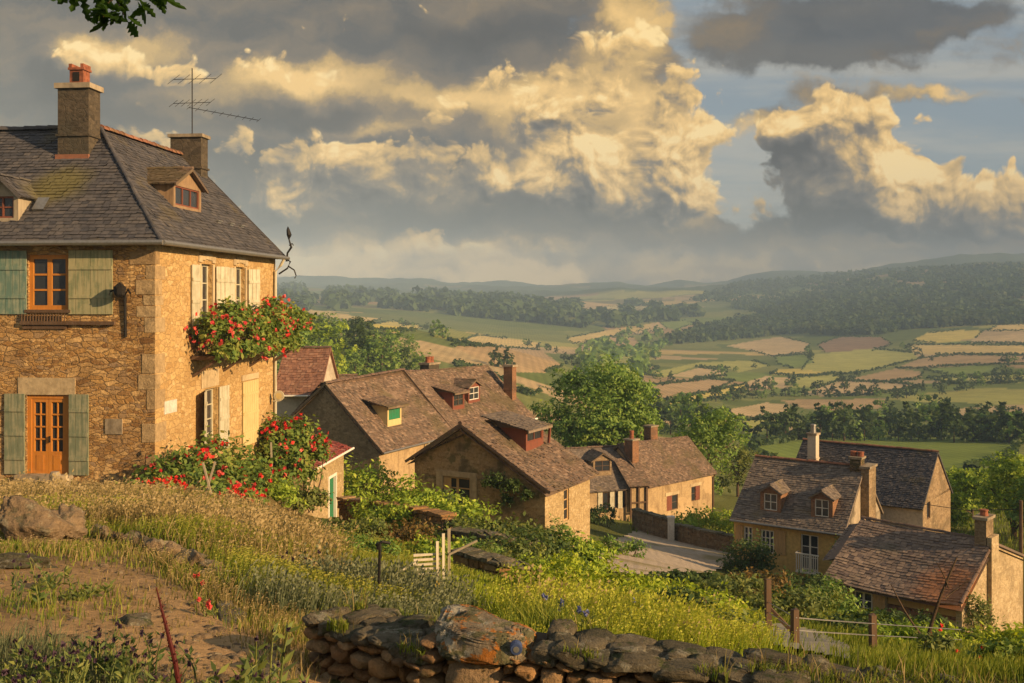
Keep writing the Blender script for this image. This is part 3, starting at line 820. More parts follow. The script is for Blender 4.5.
def house(name, label, cat, loc, rot, L, W, hf, hb, yr, zr, wm, rm, front=(), left=(), right=(), drop=2.0, oe=0.3, og=0.15, tw=0.22, th=0.15, sag=0.06, zr1=None, wm_left=None, wm_right=None, ridge='ridge_dark', group=None, thick=0.25, seed=3):
    """gabled house: x along the ridge (0..L), y away from the long front wall (0..W)"""
    root = thing(name, label, cat, loc, rot, group)
    zr1 = zr if zr1 is None else zr1
    fr = frame((0, 0, 0), (1, 0, 0), (0, -1, 0)); fl = frame((0, 0, 0), (0, 1, 0), (-1, 0, 0)); fg = frame((L, 0, 0), (0, 1, 0), (1, 0, 0)); fb = frame((0, W, 0), (1, 0, 0), (0, 1, 0))
    mats = [M[wm], M[wm_left or wm], M[wm_right or wm]]
    mb = MB(fr, seed); wall(mb, 0, L, -drop, hf - sag * 1.3 - 0.08, front, thick); mb.build('wall', mats, root)
    hm = min(hf, hb)
    for k, (ff, ops, mi, zz) in enumerate(((fl, left, 1, zr), (fg, right, 2, zr1))):
        mb = MB(ff, seed)
        wall(mb, 0, W, -drop, hm, ops, thick, mi)
        pts = [(0, 0, hm)]
        if hf > hm: pts.append((0, 0, hf))
        pts.append((yr, 0, zz))
        if hb > hm: pts.append((W, 0, hb))
        pts.append((W, 0, hm))
        mb.face(pts, mi)
        mb.build('gable_wall', mats, root)
    mb = MB(fb, seed); wall(mb, 0, L, -drop, hb - sag - 0.06, (), thick); mb.build('wall', mats, root)
    sf = (zr - hf) / yr; sb = (zr - hb) / (W - yr)
    rb = MB(seed=seed)
    e0, e1 = (-og, -oe, hf - oe * sf + 0.05), (L + og, -oe, hf - oe * sf + 0.05)
    r0, r1 = (-og, yr, zr + 0.05), (L + og, yr, zr1 + 0.05)
    roof_plane(rb, [e0, e1, r1, r0], tw, th, sag=sag * 1.3, jit=1.8)
    b0, b1 = (L + og, W + oe, hb - oe * sb + 0.05), (-og, W + oe, hb - oe * sb + 0.05)
    roof_plane(rb, [b0, b1, r0, r1], tw, th, sag=sag)
    for (x, zz) in ((-og + 0.02, zr), (L + og - 0.02, zr1)):
        rb.bar((x, -oe, hf - oe * sf), (x, yr, zz), 0.05, 0.12); rb.bar((x, W + oe, hb - oe * sb), (x, yr, zz), 0.05, 0.12)
    ro = rb.build('roof', M[rm], root)
    cb = MB(seed=seed); ridge_caps(cb, (-og, yr, zr + 0.08), (L + og, yr, zr1 + 0.08), 0.11); cb.build('ridge_tiles', M[ridge], ro)
    return root, fr, fl, fg, sf

# ------------------------------------------------------------------ terrain
TPX = np.array([-200, 60, 180, 262, 300, 400, 520, 640, 760, 880, 1000, 1200], float)
TAB = [  # distance, then the row at which the ground stands in each column
    (3.0,  [805, 805, 805, 810, 820, 850, 870, 870, 870, 870, 870, 870]),
    (4.5,  [690, 692, 694, 698, 712, 745, 760, 765, 765, 765, 765, 765]),
    (6.0,  [622, 626, 636, 648, 655, 668, 690, 700, 705, 708, 712, 712]),
    (9.0,  [561, 562, 570, 588, 596, 612, 630, 644, 654, 662, 670, 670]),
    (13.0, [526, 528, 535, 552, 566, 582, 602, 620, 636, 650, 658, 658]),
    (20.0, [499, 501, 506, 520, 540, 556, 580, 602, 620, 637, 650, 650]),
    (28.0, [487, 488, 489, 492, 524, 545, 562, 583, 606, 630, 647, 647]),
    (38.0, [438, 439, 439, 446, 522, 533, 548, 568, 592, 622, 644, 644]),
    (48.0, [412, 415, 420, 440, 508, 518, 535, 556, 585, 614, 640, 642]),
    (60.0, [390, 400, 410, 435, 490, 500, 520, 548, 582, 598, 615, 615]),
    (72.0, [380, 395, 405, 430, 470, 480, 512, 547, 556, 566, 580, 580]),
    (85.0, [375, 390, 400, 425, 455, 465, 500, 522, 530, 536, 542, 542]),
    (110., [370, 385, 395, 415, 430, 440, 472, 492, 498, 502, 506, 506]),
    (150., [360, 370, 380, 392, 400, 420, 446, 470, 478, 482, 484, 484]),
    (220., [350, 355, 360, 366, 371, 392, 418, 448, 458, 464, 466, 466]),
    (300., [335, 338, 340, 344, 347, 368, 396, 428, 438, 442, 442, 442]),
    (400., [325, 325, 325, 327, 328, 342, 372, 413, 424, 427, 427, 427]),
    (550., [318, 318, 318, 318, 317, 324, 349, 392, 406, 408, 408, 408]),
    (750., [321, 321, 321, 321, 321, 334, 358, 372, 382, 382, 378, 376]),
    (1000, [318, 318, 318, 318, 318, 328, 347, 357, 362, 360, 350, 346]),
    (1400, [308, 308, 308, 308, 308, 315, 329, 338, 340, 330, 322, 318]),
    (1850, [300, 300, 300, 299, 299, 303, 309, 319, 317, 303, 298, 294]),
    (2600, [294, 294, 293, 292, 292, 293, 298, 304, 297, 280, 271, 268]),
    (3500, [288, 288, 286, 284, 284, 287, 291, 293, 284, 269, 262, 260]),
    (4700, [283, 283, 281, 278, 279, 282, 284, 284, 277, 266, 255, 254]),
    (5300, [296, 296, 296, 296, 296, 296, 296, 296, 296, 290, 285, 280]),
]
TY = np.log(np.array([r[0] for r in TAB]))
TV = np.array([r[1] for r in TAB], float)
NPX, NLY = 351, 460
GPX = np.linspace(-200, 1200, NPX)
GLY = np.linspace(math.log(3.0), math.log(5300.0), NLY)
_t = np.stack([np.interp(GLY, TY, TV[:, j]) for j in range(len(TPX))], 1)
G = np.stack([np.interp(GPX, TPX, _t[i]) for i in range(NLY)], 0)


def _blur(A, sig, axis):
    k = int(sig * 3); w = np.exp(-0.5 * (np.arange(-k, k + 1) / sig) ** 2); w /= w.sum()
    P = np.pad(A, [(k, k) if i == axis else (0, 0) for i in range(2)], mode='reflect', reflect_type='odd')
    return np.apply_along_axis(lambda r: np.convolve(r, w, 'valid'), axis, P)


G = _blur(_blur(G, 4.0, 0), 4.0, 1)


def _hash(ix, iy, seed):
    h = (ix.astype(np.int64) * 374761393 + iy.astype(np.int64) * 668265263 + seed * 974711) & 0x7fffffff
    h = ((h ^ (h >> 13)) * 1274126177) & 0x7fffffff
    return ((h ^ (h >> 16)) & 0xffff) / 65535.0


def vnoise(x, y, seed=0):
    ix, iy = np.floor(x), np.floor(y); fx, fy = x - ix, y - iy
    fx = fx * fx * (3 - 2 * fx); fy = fy * fy * (3 - 2 * fy)
    a, b = _hash(ix, iy, seed), _hash(ix + 1, iy, seed)
    c, d = _hash(ix, iy + 1, seed), _hash(ix + 1, iy + 1, seed)
    return (a + (b - a) * fx) * (1 - fy) + (c + (d - c) * fx) * fy


def fbm(x, y, oct=4, seed=0):
    s = 0.0; a = 0.5
    for o in range(oct):
        s = s + a * (vnoise(x, y, seed + o * 17) - 0.5); a *= 0.5; x = x * 2.03 + 5.1; y = y * 2.03 - 3.7
    return s


def ground_z(X, Y):
    X = np.asarray(X, float); Y = np.asarray(Y, float)
    Yc = np.clip(Y, 3.0, 5299.0)
    px = np.clip(512 + F * X / Yc, -200, 1200)
    i = (px + 200) / 1400 * (NPX - 1); j = (np.log(Yc) - GLY[0]) / (GLY[-1] - GLY[0]) * (NLY - 1)
    i0 = np.clip(i.astype(int), 0, NPX - 2); j0 = np.clip(j.astype(int), 0, NLY - 2)
    fi, fj = i - i0, j - j0
    py = (G[j0, i0] * (1 - fi) + G[j0, i0 + 1] * fi) * (1 - fj) + (G[j0 + 1, i0] * (1 - fi) + G[j0 + 1, i0 + 1] * fi) * fj
    z = (HY - py) / F * Yc
    z = z + 0.10 * fbm(X * 0.9, Y * 0.9, 4, 3) * np.clip((Y - 2) / 6, 0.2, 1)
    far = np.clip((Y - 1300) / 2500, 0, 1)
    z = z + far * 110 * fbm(X / 380.0, Y / 380.0, 5, 11)
    return z


def gz(x, y): return float(ground_z(np.array([x]), np.array([y]))[0])


def at(px, Y, dz=0.0):
    """point on the ground in the direction of column px at distance Y"""
    X = (px - 512) / F * Y
    return (X, Y, gz(X, Y) + dz)


_HY = np.exp(np.linspace(math.log(3.0), math.log(5250.0), 1300))
_HP = np.linspace(-220, 1220, 721)
_HX, _HG = np.meshgrid(_HP, _HY)
_HROW = HY - F * ground_z((_HX - 512) / F * _HG, _HG) / _HG


def hits(px, py, ymin=3.0):
    """first ground points seen at pixels px, py: X, Y, z arrays (nan where none)"""
    px = np.asarray(px, float); py = np.asarray(py, float)
    out = np.full((len(px), 3), np.nan)
    j0 = int(np.searchsorted(_HY, ymin))
    ci = np.clip(np.rint((px - _HP[0]) / (_HP[1] - _HP[0])).astype(int), 0, len(_HP) - 1)
    for c in np.unique(ci):
        m = np.nonzero(ci == c)[0]
        row = _HROW[:, c]
        env = np.minimum.accumulate(np.where(np.arange(len(row)) < j0, 1e9, row))
        k = np.searchsorted(-env, -py[m], side='left')
        has = k < len(row); k = np.minimum(k, len(row) - 1); k0 = np.maximum(k - 1, 0)
        r0, r1 = row[k0], row[k]
        t = np.where(k0 >= j0, np.clip((r0 - py[m]) / np.where(np.abs(r0 - r1) < 1e-6, 1e-6, r0 - r1), 0, 1), 1)
        Yv = _HY[k0] + (_HY[k] - _HY[k0]) * t
        out[m[has], 1] = Yv[has]; out[m[has], 0] = (px[m][has] - 512) / F * Yv[has]
    ok = ~np.isnan(out[:, 0])
    out[ok, 2] = ground_z(out[ok, 0], out[ok, 1])
    return out


def hit(px, py, ymin=3.0):
    return tuple(float(v) for v in hits([px], [py], ymin)[0])


def inpoly(x, y, poly):
    c = np.zeros(x.shape, bool); n = len(poly)
    for i in range(n):
        (x0, y0), (x1, y1) = poly[i], poly[(i + 1) % n]
        if y0 == y1: continue
        c ^= ((y0 > y) != (y1 > y)) & (x < (x1 - x0) * (y - y0) / (y1 - y0) + x0)
    return c


def sample_poly(poly, n, seed):
    rg = np.random.default_rng(seed); P = np.array(poly, float)
    lo, hi = P.min(0), P.max(0); xs, ys = [], []; tot = 0
    while tot < n:
        x = rg.uniform(lo[0], hi[0], n * 2); y = rg.uniform(lo[1], hi[1], n * 2)
        k = inpoly(x, y, poly); xs.append(x[k]); ys.append(y[k]); tot += k.sum()
    return np.concatenate(xs)[:n], np.concatenate(ys)[:n]


A7 = lambda *p: [(620 + x / 2.535, 240 + y / 2.533) for x, y in p]
A6 = lambda *p: [(270 + x / 2.695, 240 + y / 2.695) for x, y in p]
TAN, TAN2, GOLD, YEL, BRN, GRN, YGR, PALE = (0.56, 0.43, 0.24), (0.46, 0.33, 0.18), (0.62, 0.48, 0.20), (0.64, 0.53, 0.15), (0.30, 0.21, 0.14), (0.22, 0.29, 0.075), (0.42, 0.42, 0.13), (0.50, 0.45, 0.24)
FIELDS = [  # polygon in columns / rows of the distant land, crop colour, least and greatest distance
    (A7((0, 225), (60, 215), (100, 208), (120, 225), (40, 240), (0, 240)), TAN), (A7((100, 208), (160, 203), (190, 210), (140, 228), (115, 222)), GRN),
    (A7((0, 165), (60, 160), (110, 162), (60, 175), (0, 178)), PALE),
    (A7((270, 268), (340, 255), (410, 245), (480, 262), (470, 285), (390, 296), (330, 280)), TAN), (A7((500, 265), (560, 245), (660, 245), (690, 265), (640, 280), (520, 285)), BRN),
    (A7((490, 290), (640, 275), (740, 285), (760, 300), (640, 330), (540, 345), (460, 330)), YGR), (A7((390, 295), (470, 290), (490, 310), (440, 325), (400, 315)), GRN),
    (A7((380, 340), (400, 328), (450, 326), (540, 338), (480, 345)), YEL), (A7((450, 348), (560, 338), (570, 352), (500, 375), (400, 370)), YGR),
    (A7((320, 360), (370, 345), (440, 350), (420, 370), (340, 372)), TAN), (A7((590, 350), (700, 325), (770, 335), (760, 352), (640, 362)), TAN2),
    (A7((460, 390), (560, 357), (700, 362), (760, 372), (640, 392), (520, 397)), TAN), (A7((400, 405), (680, 402), (670, 425), (560, 432), (470, 428)), TAN2),
    (A7((270, 430), (370, 412), (430, 415), (425, 445), (330, 458), (290, 455)), TAN), (A7((75, 425), (180, 395), (320, 365), (325, 385), (230, 405), (130, 430), (80, 440)), YEL),
    (A7((70, 370), (230, 352), (290, 358), (230, 385), (130, 405), (85, 408)), TAN2), (A7((120, 345), (200, 324), (270, 330), (270, 345), (190, 350)), TAN),
    (A7((60, 340), (200, 310), (330, 305), (380, 318), (300, 335), (280, 325), (190, 320), (110, 348)), YGR), (A7((700, 325), (760, 300), (860, 290), (1100, 295), (1100, 312), (860, 318), (760, 325)), TAN2),
    (A7((750, 290), (730, 265), (860, 265), (1100, 268), (1100, 290), (800, 290)), GOLD), (A7((740, 255), (780, 235), (860, 228), (920, 230), (900, 250), (800, 262)), YEL),
    (A7((880, 260), (910, 245), (1100, 232), (1100, 263)), TAN), (A7((930, 230), (960, 215), (1100, 212), (1100, 229)), GOLD),
    (A7((770, 330), (900, 318), (970, 322), (940, 335), (830, 340)), GRN), (A7((780, 350), (1000, 340), (1100, 345), (1000, 362), (840, 365)), YGR),
    (A7((325, 525), (480, 500), (640, 498), (880, 505), (1000, 512), (1000, 545), (880, 592), (760, 640), (560, 640), (400, 580)), (0.20, 0.265, 0.06)),
    (A7((290, 460), (420, 448), (430, 458), (380, 480), (320, 490)), YGR),
    (A6((95, 185), (180, 200), (300, 212), (260, 230), (180, 215), (100, 200)), GOLD), (A6((250, 232), (330, 218), (410, 232), (390, 245), (280, 245)), YEL),
    (A6((280, 250), (360, 243), (350, 262), (300, 258)), GOLD), (A6((430, 245), (480, 238), (560, 255), (520, 272), (440, 262)), (0.28, 0.28, 0.05)),
    (A6((480, 272), (570, 258), (640, 265), (730, 278), (720, 290), (560, 285)), GOLD), (A6((490, 285), (600, 287), (730, 297), (790, 340), (740, 358), (640, 355), (540, 310)), TAN2),
    (A6((500, 335), (560, 350), (640, 385), (730, 408), (710, 420), (600, 390), (510, 352)), GOLD), (A6((480, 182), (540, 176), (640, 182), (700, 190), (650, 200), (560, 200), (500, 195)), PALE),
    (A6((800, 265), (900, 245), (1024, 225), (1024, 240), (900, 265), (820, 280)), GOLD), (A6((830, 285), (900, 262), (980, 262), (1000, 285), (920, 305), (850, 305)), TAN2),
    (A6((820, 190), (900, 180), (1024, 172), (1024, 182), (900, 195)), PALE), (A6((870, 320), (1000, 300), (1040, 320), (930, 345), (880, 340)), YGR),
    (A6((880, 350), (1000, 335), (1050, 345), (960, 375), (900, 370)), TAN),
]
DIRT = [(-120, 572), (40, 552), (100, 547), (150, 556), (185, 583), (225, 612), (300, 632), (330, 640), (330, 720), (-120, 720), (-120, 620)]


def build_ground():
    a = np.concatenate([np.linspace(-2.2, -0.64, 40)[:-1], np.linspace(-0.64, 0.64, 640), np.linspace(0.64, 2.2, 40)[1:]])
    Y = np.concatenate([[-14, -6, -2], np.exp(np.linspace(math.log(0.5), math.log(5250), 560))])
    A, YY = np.meshgrid(a, Y)
    X = A * (np.maximum(YY, 0) + 6)
    Z = ground_z(X, YY)
    px = 512 + F * X / np.maximum(YY, 0.5); py = HY - F * Z / np.maximum(YY, 0.5)
    col = np.empty(X.shape + (4,), np.float32); col[..., 3] = 1
    n1 = fbm(X / 60, YY / 60, 4, 5)[..., None]; n2 = fbm(X / 3, YY / 3, 4, 6)[..., None]
    near = np.array([0.11, 0.125, 0.03]); mid = np.array([0.175, 0.19, 0.065]); farc = np.array([0.085, 0.115, 0.055])
    w = np.clip((YY - 40) / 100, 0, 1)[..., None]; w2 = np.clip((YY - 1200) / 900, 0, 1)[..., None]
    c = (near * (1 - w) + mid * w) * (1 - w2) + farc * w2
    c = c * (1 + 0.9 * np.where(w > 0.5, n1, n2))
    dry = np.array([0.20, 0.15, 0.06])
    k = (inpoly(px, py, [(-200, 480), (250, 480), (330, 520), (300, 600), (200, 570), (120, 545), (-200, 560)]) & (YY < 40))[..., None]
    c = np.where(k, dry * (1 + n2), c)
    k = (inpoly(px, py, DIRT) & (YY < 20))[..., None]
    c = np.where(k, np.array([0.50, 0.33, 0.18]) * (1 + 0.9 * n2), c)
    # patchwork of smaller fields everywhere else in the valley (cells of a jittered lattice)
    th = 0.35; U = (X * math.cos(th) + YY * math.sin(th)); Wc = (-X * math.sin(th) + YY * math.cos(th))
    sc = np.where(YY > 1150, 2.3, 1.0); U = U / (135 * sc) + 0.3 * n1[..., 0]; Wc = Wc / (72 * sc) + 0.3 * n1[..., 0]
    best = np.full(X.shape, 1e9); cid = np.zeros(X.shape)
    for di in (-1, 0, 1):
        for dj in (-1, 0, 1):
            iu, iw = np.floor(U) + di, np.floor(Wc) + dj
            dd = (iu + 0.15 + 0.7 * _hash(iu, iw, 1) - U) ** 2 + (iw + 0.15 + 0.7 * _hash(iu, iw, 2) - Wc) ** 2
            m_ = dd < best; best = np.where(m_, dd, best); cid = np.where(m_, _hash(iu, iw, 7), cid)
    pal = np.array([(0.15, 0.20, 0.055), (0.20, 0.24, 0.07), YGR, TAN2, (0.17, 0.22, 0.06), GOLD, GRN, (0.26, 0.29, 0.09), (0.21, 0.25, 0.08), TAN])
    k = (YY > 230) & (YY < 3000) & (px > 250)
    c = np.where(k[..., None], pal[np.clip((cid * 10).astype(int), 0, 9)] * (1 + 0.3 * n1) * 0.85, c)
    for i, (poly, fc) in enumerate(FIELDS):
        k = (inpoly(px, py, poly) & (YY > 120))[..., None]
        c = np.where(k, np.array(fc) * (1 + 0.35 * n1), c)
    # far hills: scattered pale clearings
    cl = fbm(X / 260, YY / 180, 3, 21); k = (YY > 1500) & (cl > 0.16) & (px < 720)
    c = np.where(k[..., None], np.array([0.20, 0.18, 0.08]), c)
    col[..., :3] = c
    ny, nx = X.shape
    V = np.stack([X, YY, Z], -1).reshape(-1, 3)
    idx = np.arange(ny * nx).reshape(ny, nx)
    Fc = np.stack([idx[:-1, :-1], idx[:-1, 1:], idx[1:, 1:], idx[1:, :-1]], -1).reshape(-1, 4)
    m, nt, out = newmat('ground')
    vc = nd(nt, 'ShaderNodeVertexColor', layer_name='col').outputs[0]
    oc = nd(nt, 'ShaderNodeTexCoord').outputs['Object']
    f1 = noise(nt, oc, 5.0, 8.0, 0.7); f2 = noise(nt, oc, 0.07, 8.0, 0.65)
    cc = mixc(nt, 0.7, vc, ramp(nt, f1.outputs[0], [(0.28, (0.5, 0.5, 0.5)), (0.72, (1.35, 1.3, 1.25))]), 'MULTIPLY')
    wv = nd(nt, 'ShaderNodeTexWave', {'Vector': vmth(nt, 'ADD', vmth(nt, 'MULTIPLY', oc, (0.9, 0.35, 0.0)), vmth(nt, 'SCALE', f2.outputs['Color'])), 'Scale': 0.10, 'Distortion': 1.5, 'Detail': 3.0})
    cc = mixc(nt, 0.22, cc, ramp(nt, wv.outputs['Fac'], [(0.2, (0.6, 0.6, 0.55)), (0.8, (1.25, 1.2, 1.15))]), 'MULTIPLY')
    cc = mixc(nt, 0.6, cc, ramp(nt, f2.outputs[0], [(0.3, (0.62, 0.66, 0.6)), (0.7, (1.3, 1.25, 1.2))]), 'MULTIPLY')
    f3 = noise(nt, oc, 26.0, 6.0, 0.75)
    cc = mixc(nt, 0.55, cc, ramp(nt, f3.outputs[0], [(0.3, (0.55, 0.55, 0.55)), (0.7, (1.35, 1.32, 1.28))]), 'MULTIPLY')
    h = mth(nt, 'ADD', f1.outputs[0], mth(nt, 'MULTIPLY', f3.outputs[0], 0.5))
    finish(nt, out, cc, 0.98, h, 0.9, 0.08, spec=0.05)
    o = mesh_np('ground', V, Fc, np.full(len(Fc), 0.5), m, None, smooth=True)
    at_ = o.data.color_attributes.new('col', 'FLOAT_COLOR', 'POINT')
    at_.data.foreach_set('color', col.reshape(-1))
    tag(o, kind='structure')
    return float(Z.max()) + 18


ZTOP = build_ground()


def drape(name, poly, mat, off, step=3.0, ymin=3.0, kind='structure'):
    P = np.array(poly); lo, hi = P.min(0), P.max(0)
    xs = np.arange(lo[0], hi[0] + step, step); ys = np.arange(lo[1], hi[1] + step, step)
    XX, YY = np.meshgrid(xs, ys)
    H = hits(XX.ravel(), YY.ravel(), ymin); H[:, 2] += off
    idx = np.arange(XX.size).reshape(XX.shape)
    Fc = np.stack([idx[:-1, :-1], idx[:-1, 1:], idx[1:, 1:], idx[1:, :-1]], -1).reshape(-1, 4)
    cx = XX.ravel()[Fc].mean(1); cyy = YY.ravel()[Fc].mean(1)
    ok = inpoly(cx, cyy, poly) & ~np.isnan(H[Fc]).any((1, 2))
    Fc = Fc[ok]; H = np.nan_to_num(H)
    o = mesh_np(name, H, Fc, np.full(len(Fc), 0.5), mat, smooth=True)
    return tag(o, kind=kind)


m, nt, out = newmat('gravel')
oc = nd(nt, 'ShaderNodeTexCoord').outputs['Object']
f1 = noise(nt, oc, 3.0, 8.0, 0.8); f2 = noise(nt, oc, 0.25, 5.0, 0.6)
gc = ramp(nt, f1.outputs[0], [(0.3, (0.27, 0.215, 0.16)), (0.7, (0.52, 0.43, 0.33))])
gc = mixc(nt, mth(nt, 'MULTIPLY', sstep(nt, f2.outputs[0], 0.52, 0.66), 0.7), gc, (0.20, 0.17, 0.06))
finish(nt, out, gc, 0.97, f1.outputs[0], 0.6, 0.08, spec=0.05)
M['gravel'] = m
m, nt, out = newmat('flagstone_path')
oc = nd(nt, 'ShaderNodeTexCoord').outputs['Object']
f1 = noise(nt, oc, 9.0, 8.0, 0.75)
finish(nt, out, ramp(nt, f1.outputs[0], [(0.3, (0.17, 0.155, 0.125)), (0.7, (0.33, 0.30, 0.24))]), 0.95, f1.outputs[0], 0.5, 0.03, spec=0.05)
M['flag'] = m
YARD = [(592, 566), (604, 545), (640, 530), (700, 532), (745, 548), (738, 562), (712, 573), (660, 578), (615, 574)]
drape('gravel_yard', YARD, M['gravel'], 0.06, 2.0, 29)
PATH = [(700, 640), (725, 628), (765, 624), (815, 632), (850, 650), (850, 664), (800, 654), (750, 644)]
drape('path', PATH, M['flag'], 0.05, 2.0, 8)

# ------------------------------------------------------------------ haze
m, nt, out = newmat('haze')
pv = nd(nt, 'ShaderNodeVolumePrincipled', {'Color': (0.50, 0.71, 1.0, 1), 'Density': 0.00025, 'Anisotropy': -0.35})
nt.links.new(pv.outputs[0], out.inputs['Volume'])
hb = MB(); hb.box(-12000, 12000, -60, 5330, -75, ZTOP)
tag(hb.build('haze', m), kind='stuff')


# ------------------------------------------------------------------ vegetation builders
def unit(v): return v / np.maximum(np.linalg.norm(v, axis=-1, keepdims=True), 1e-9)


def leafcloud(blobs, n, size, seed, clump=0.16, k=None, up=0.35, inside=0.25, aspect=0.5, floor=None):
    """n leaf quads in small clumps spread over lumpy ellipsoids (cx, cy, cz, rx, ry, rz)"""
    rg = np.random.default_rng(seed); B = np.array(blobs, float)
    wgt = (B[:, 3] * B[:, 4] * B[:, 5]) ** (2 / 3.0); wgt /= wgt.sum()
    k = k or max(8, n // 14)
    bi = rg.choice(len(B), k, p=wgt)
    d = unit(rg.normal(size=(k, 3)))
    low = d[:, 2] < -0.55; d[low, 2] *= -0.6; d = unit(d)
    r = np.where(rg.random(k) < inside, rg.uniform(0.3, 0.8, k), rg.uniform(0.82, 1.06, k))
    r = r * (1 + 0.22 * np.sin(d[:, 0] * 5.1 + bi) * np.sin(d[:, 1] * 4.3 + seed) + 0.12 * np.sin(d[:, 2] * 7.7 + seed * 2 + d[:, 0] * 6))
    cc = B[bi, :3] + d * B[bi, 3:] * r[:, None]
    cr = rg.random(k)
    ci = rg.integers(0, k, n)
    sc = B[bi[ci], 3:].mean(1)
    pos = cc[ci] + rg.normal(size=(n, 3)) * (clump * sc)[:, None] * (1, 1, 0.75)
    nrm = unit(d[ci] * 0.7 + rg.normal(size=(n, 3)) * 0.55 + np.array([0, 0, up]))
    t = unit(np.cross(nrm, rg.normal(size=(n, 3)))); b = np.cross(nrm, t)
    s = size * rg.uniform(0.6, 1.35, n)[:, None]
    V = np.stack([pos - t * s, pos + b * s * aspect, pos + t * s, pos - b * s * aspect], 1)
    if floor is not None: V[..., 2] = np.maximum(V[..., 2], floor)
    R = np.clip(cr[ci] * 0.65 + rg.random(n) * 0.4 - 0.03, 0, 1)
    return V.reshape(-1, 3), np.arange(n * 4).reshape(n, 4), R


def blossoms(blobs, n, size, seed, zmin=-0.4, clus=None, xmin=None):
    """flower heads (four petals' worth of quads each) on the outside of the blobs"""
    rg = np.random.default_rng(seed); B = np.array(blobs, float)
    wgt = (B[:, 3] * B[:, 5]); wgt /= wgt.sum()
    k = clus or max(3, n // 5)
    bi = rg.choice(len(B), k, p=wgt); d = unit(rg.normal(size=(k * 6, 3)))
    d = d[(d[:, 2] > zmin) & (d[:, 1] < 0.55)][:k]; bi = bi[:len(d)]
    cc = B[bi, :3] + d * B[bi, 3:] * 1.04
    ci = rg.integers(0, len(cc), n)
    pos = cc[ci] + rg.normal(size=(n, 3)) * size * 1.9
    out = []; rr = []
    for q in range(4):
        nr = unit(rg.normal(size=(n, 3)) + d[ci] * 0.8); t = unit(np.cross(nr, rg.normal(size=(n, 3)))); b = np.cross(nr, t)
        s = size * rg.uniform(0.6, 1.1, n)[:, None]; p = pos + rg.normal(size=(n, 3)) * size * 0.25
        out.append(np.stack([p - t * s, p + b * s * 0.8, p + t * s, p - b * s * 0.8], 1)); rr.append(rg.random(n))
    V = np.concatenate(out).reshape(-1, 3)
    return V, np.arange(len(V)).reshape(-1, 4), np.concatenate(rr)


def limb(mb, p, q, r0, r1, bend=0.1, seed=0, n=5, seg=7):
    rg = random.Random(seed); p, q = Vector(p), Vector(q); L = (q - p).length
    off = Vector((rg.uniform(-1, 1), rg.uniform(-1, 1), rg.uniform(-0.3, 0.3))) * bend * L
    pts = [p.lerp(q, i / n) + off * math.sin(math.pi * i / n) for i in range(n + 1)]
    mb.tube(pts, [r0 + (r1 - r0) * i / n for i in range(n + 1)], seg)


def crown_blobs(w, h, z0, seed, k=10):
    rg = random.Random(seed); bl = [(0, 0, z0 + h * 0.46, w * 0.34, w * 0.34, h * 0.42)]
    for i in range(k):
        a = 2 * math.pi * (i + rg.random() * 0.6) / k; zz = rg.uniform(0.15, 0.85)
        rr = w * 0.5 * (0.78 - 0.62 * abs(zz - 0.38)) * rg.uniform(0.8, 1.1); s = rg.uniform(0.13, 0.25)
        bl.append((math.cos(a) * rr, math.sin(a) * rr, z0 + h * zz, w * s, w * s, h * s * 0.95))
    bl.append((rg.uniform(-.1, .1) * w, 0, z0 + h * 0.80, w * 0.22, w * 0.22, h * 0.2))
    return bl


def tree(name, label, loc, w, h, trunk, n, leaf, mat, seed, group=None, cat='tree', inside=0.25, clump=0.14, bark=True):
    t = thing(name, label, cat, loc, 0, group)
    if bark:
        mb = MB(seed=seed); rg = random.Random(seed)
        limb(mb, (0, 0, -0.5), (0.1 * w * 0.2, 0, trunk + (h - trunk) * 0.55), 0.035 * h, 0.012 * h, 0.04, seed)
        for i in range(6):
            a = i * 1.05 + rg.random(); z = trunk + (h - trunk) * rg.uniform(0.05, 0.4)
            limb(mb, (0, 0, z), (math.cos(a) * w * 0.34, math.sin(a) * w * 0.34, z + (h - trunk) * rg.uniform(0.15, 0.35)), 0.014 * h, 0.005 * h, 0.12, seed + i)
        mb.build('trunk', M['bark'], t, True)
    V, Fc, Rn = leafcloud(crown_blobs(w, h - trunk, trunk, seed), n, leaf, seed, clump, inside=inside)
    mesh_np('crown', V, Fc, Rn, M[mat], t)
    return t


def bush(name, label, loc, blobs, n, leaf, mat, seed, cat='bush', group=None, stems=True, flowers=None, clump=0.2, aspect=0.5, up=0.35):
    t = thing(name, label, cat, loc, 0, group)
    mb = MB(seed=seed); rg = random.Random(seed)
    for (x, y, z, rx, ry, rz) in blobs[:8]:
        for i in range(3):
            limb(mb, (x + rg.uniform(-.2, .2) * rx, y + rg.uniform(-.2, .2) * ry, min(-0.2, z - rz)), (x + rg.uniform(-.6, .6) * rx, y + rg.uniform(-.6, .6) * ry, z + rz * 0.4), 0.02 * max(rx, rz) + 0.008, 0.006, 0.1, seed + i, 4, 5)
    if stems: mb.build('stems', M['bark'], t)
    V, Fc, Rn = leafcloud(blobs, n, leaf, seed, clump, aspect=aspect, up=up)
    mesh_np('foliage', V, Fc, Rn, M[mat], t)
    for fl in (flowers or []):
        fm, fn, fs, sd = fl[:4]
        fb = fl[4] if len(fl) > 4 else blobs
        V, Fc, Rn = blossoms(fb, fn, fs, sd)
        mesh_np('blossoms', V, Fc, Rn, M[fm], t)
    return t


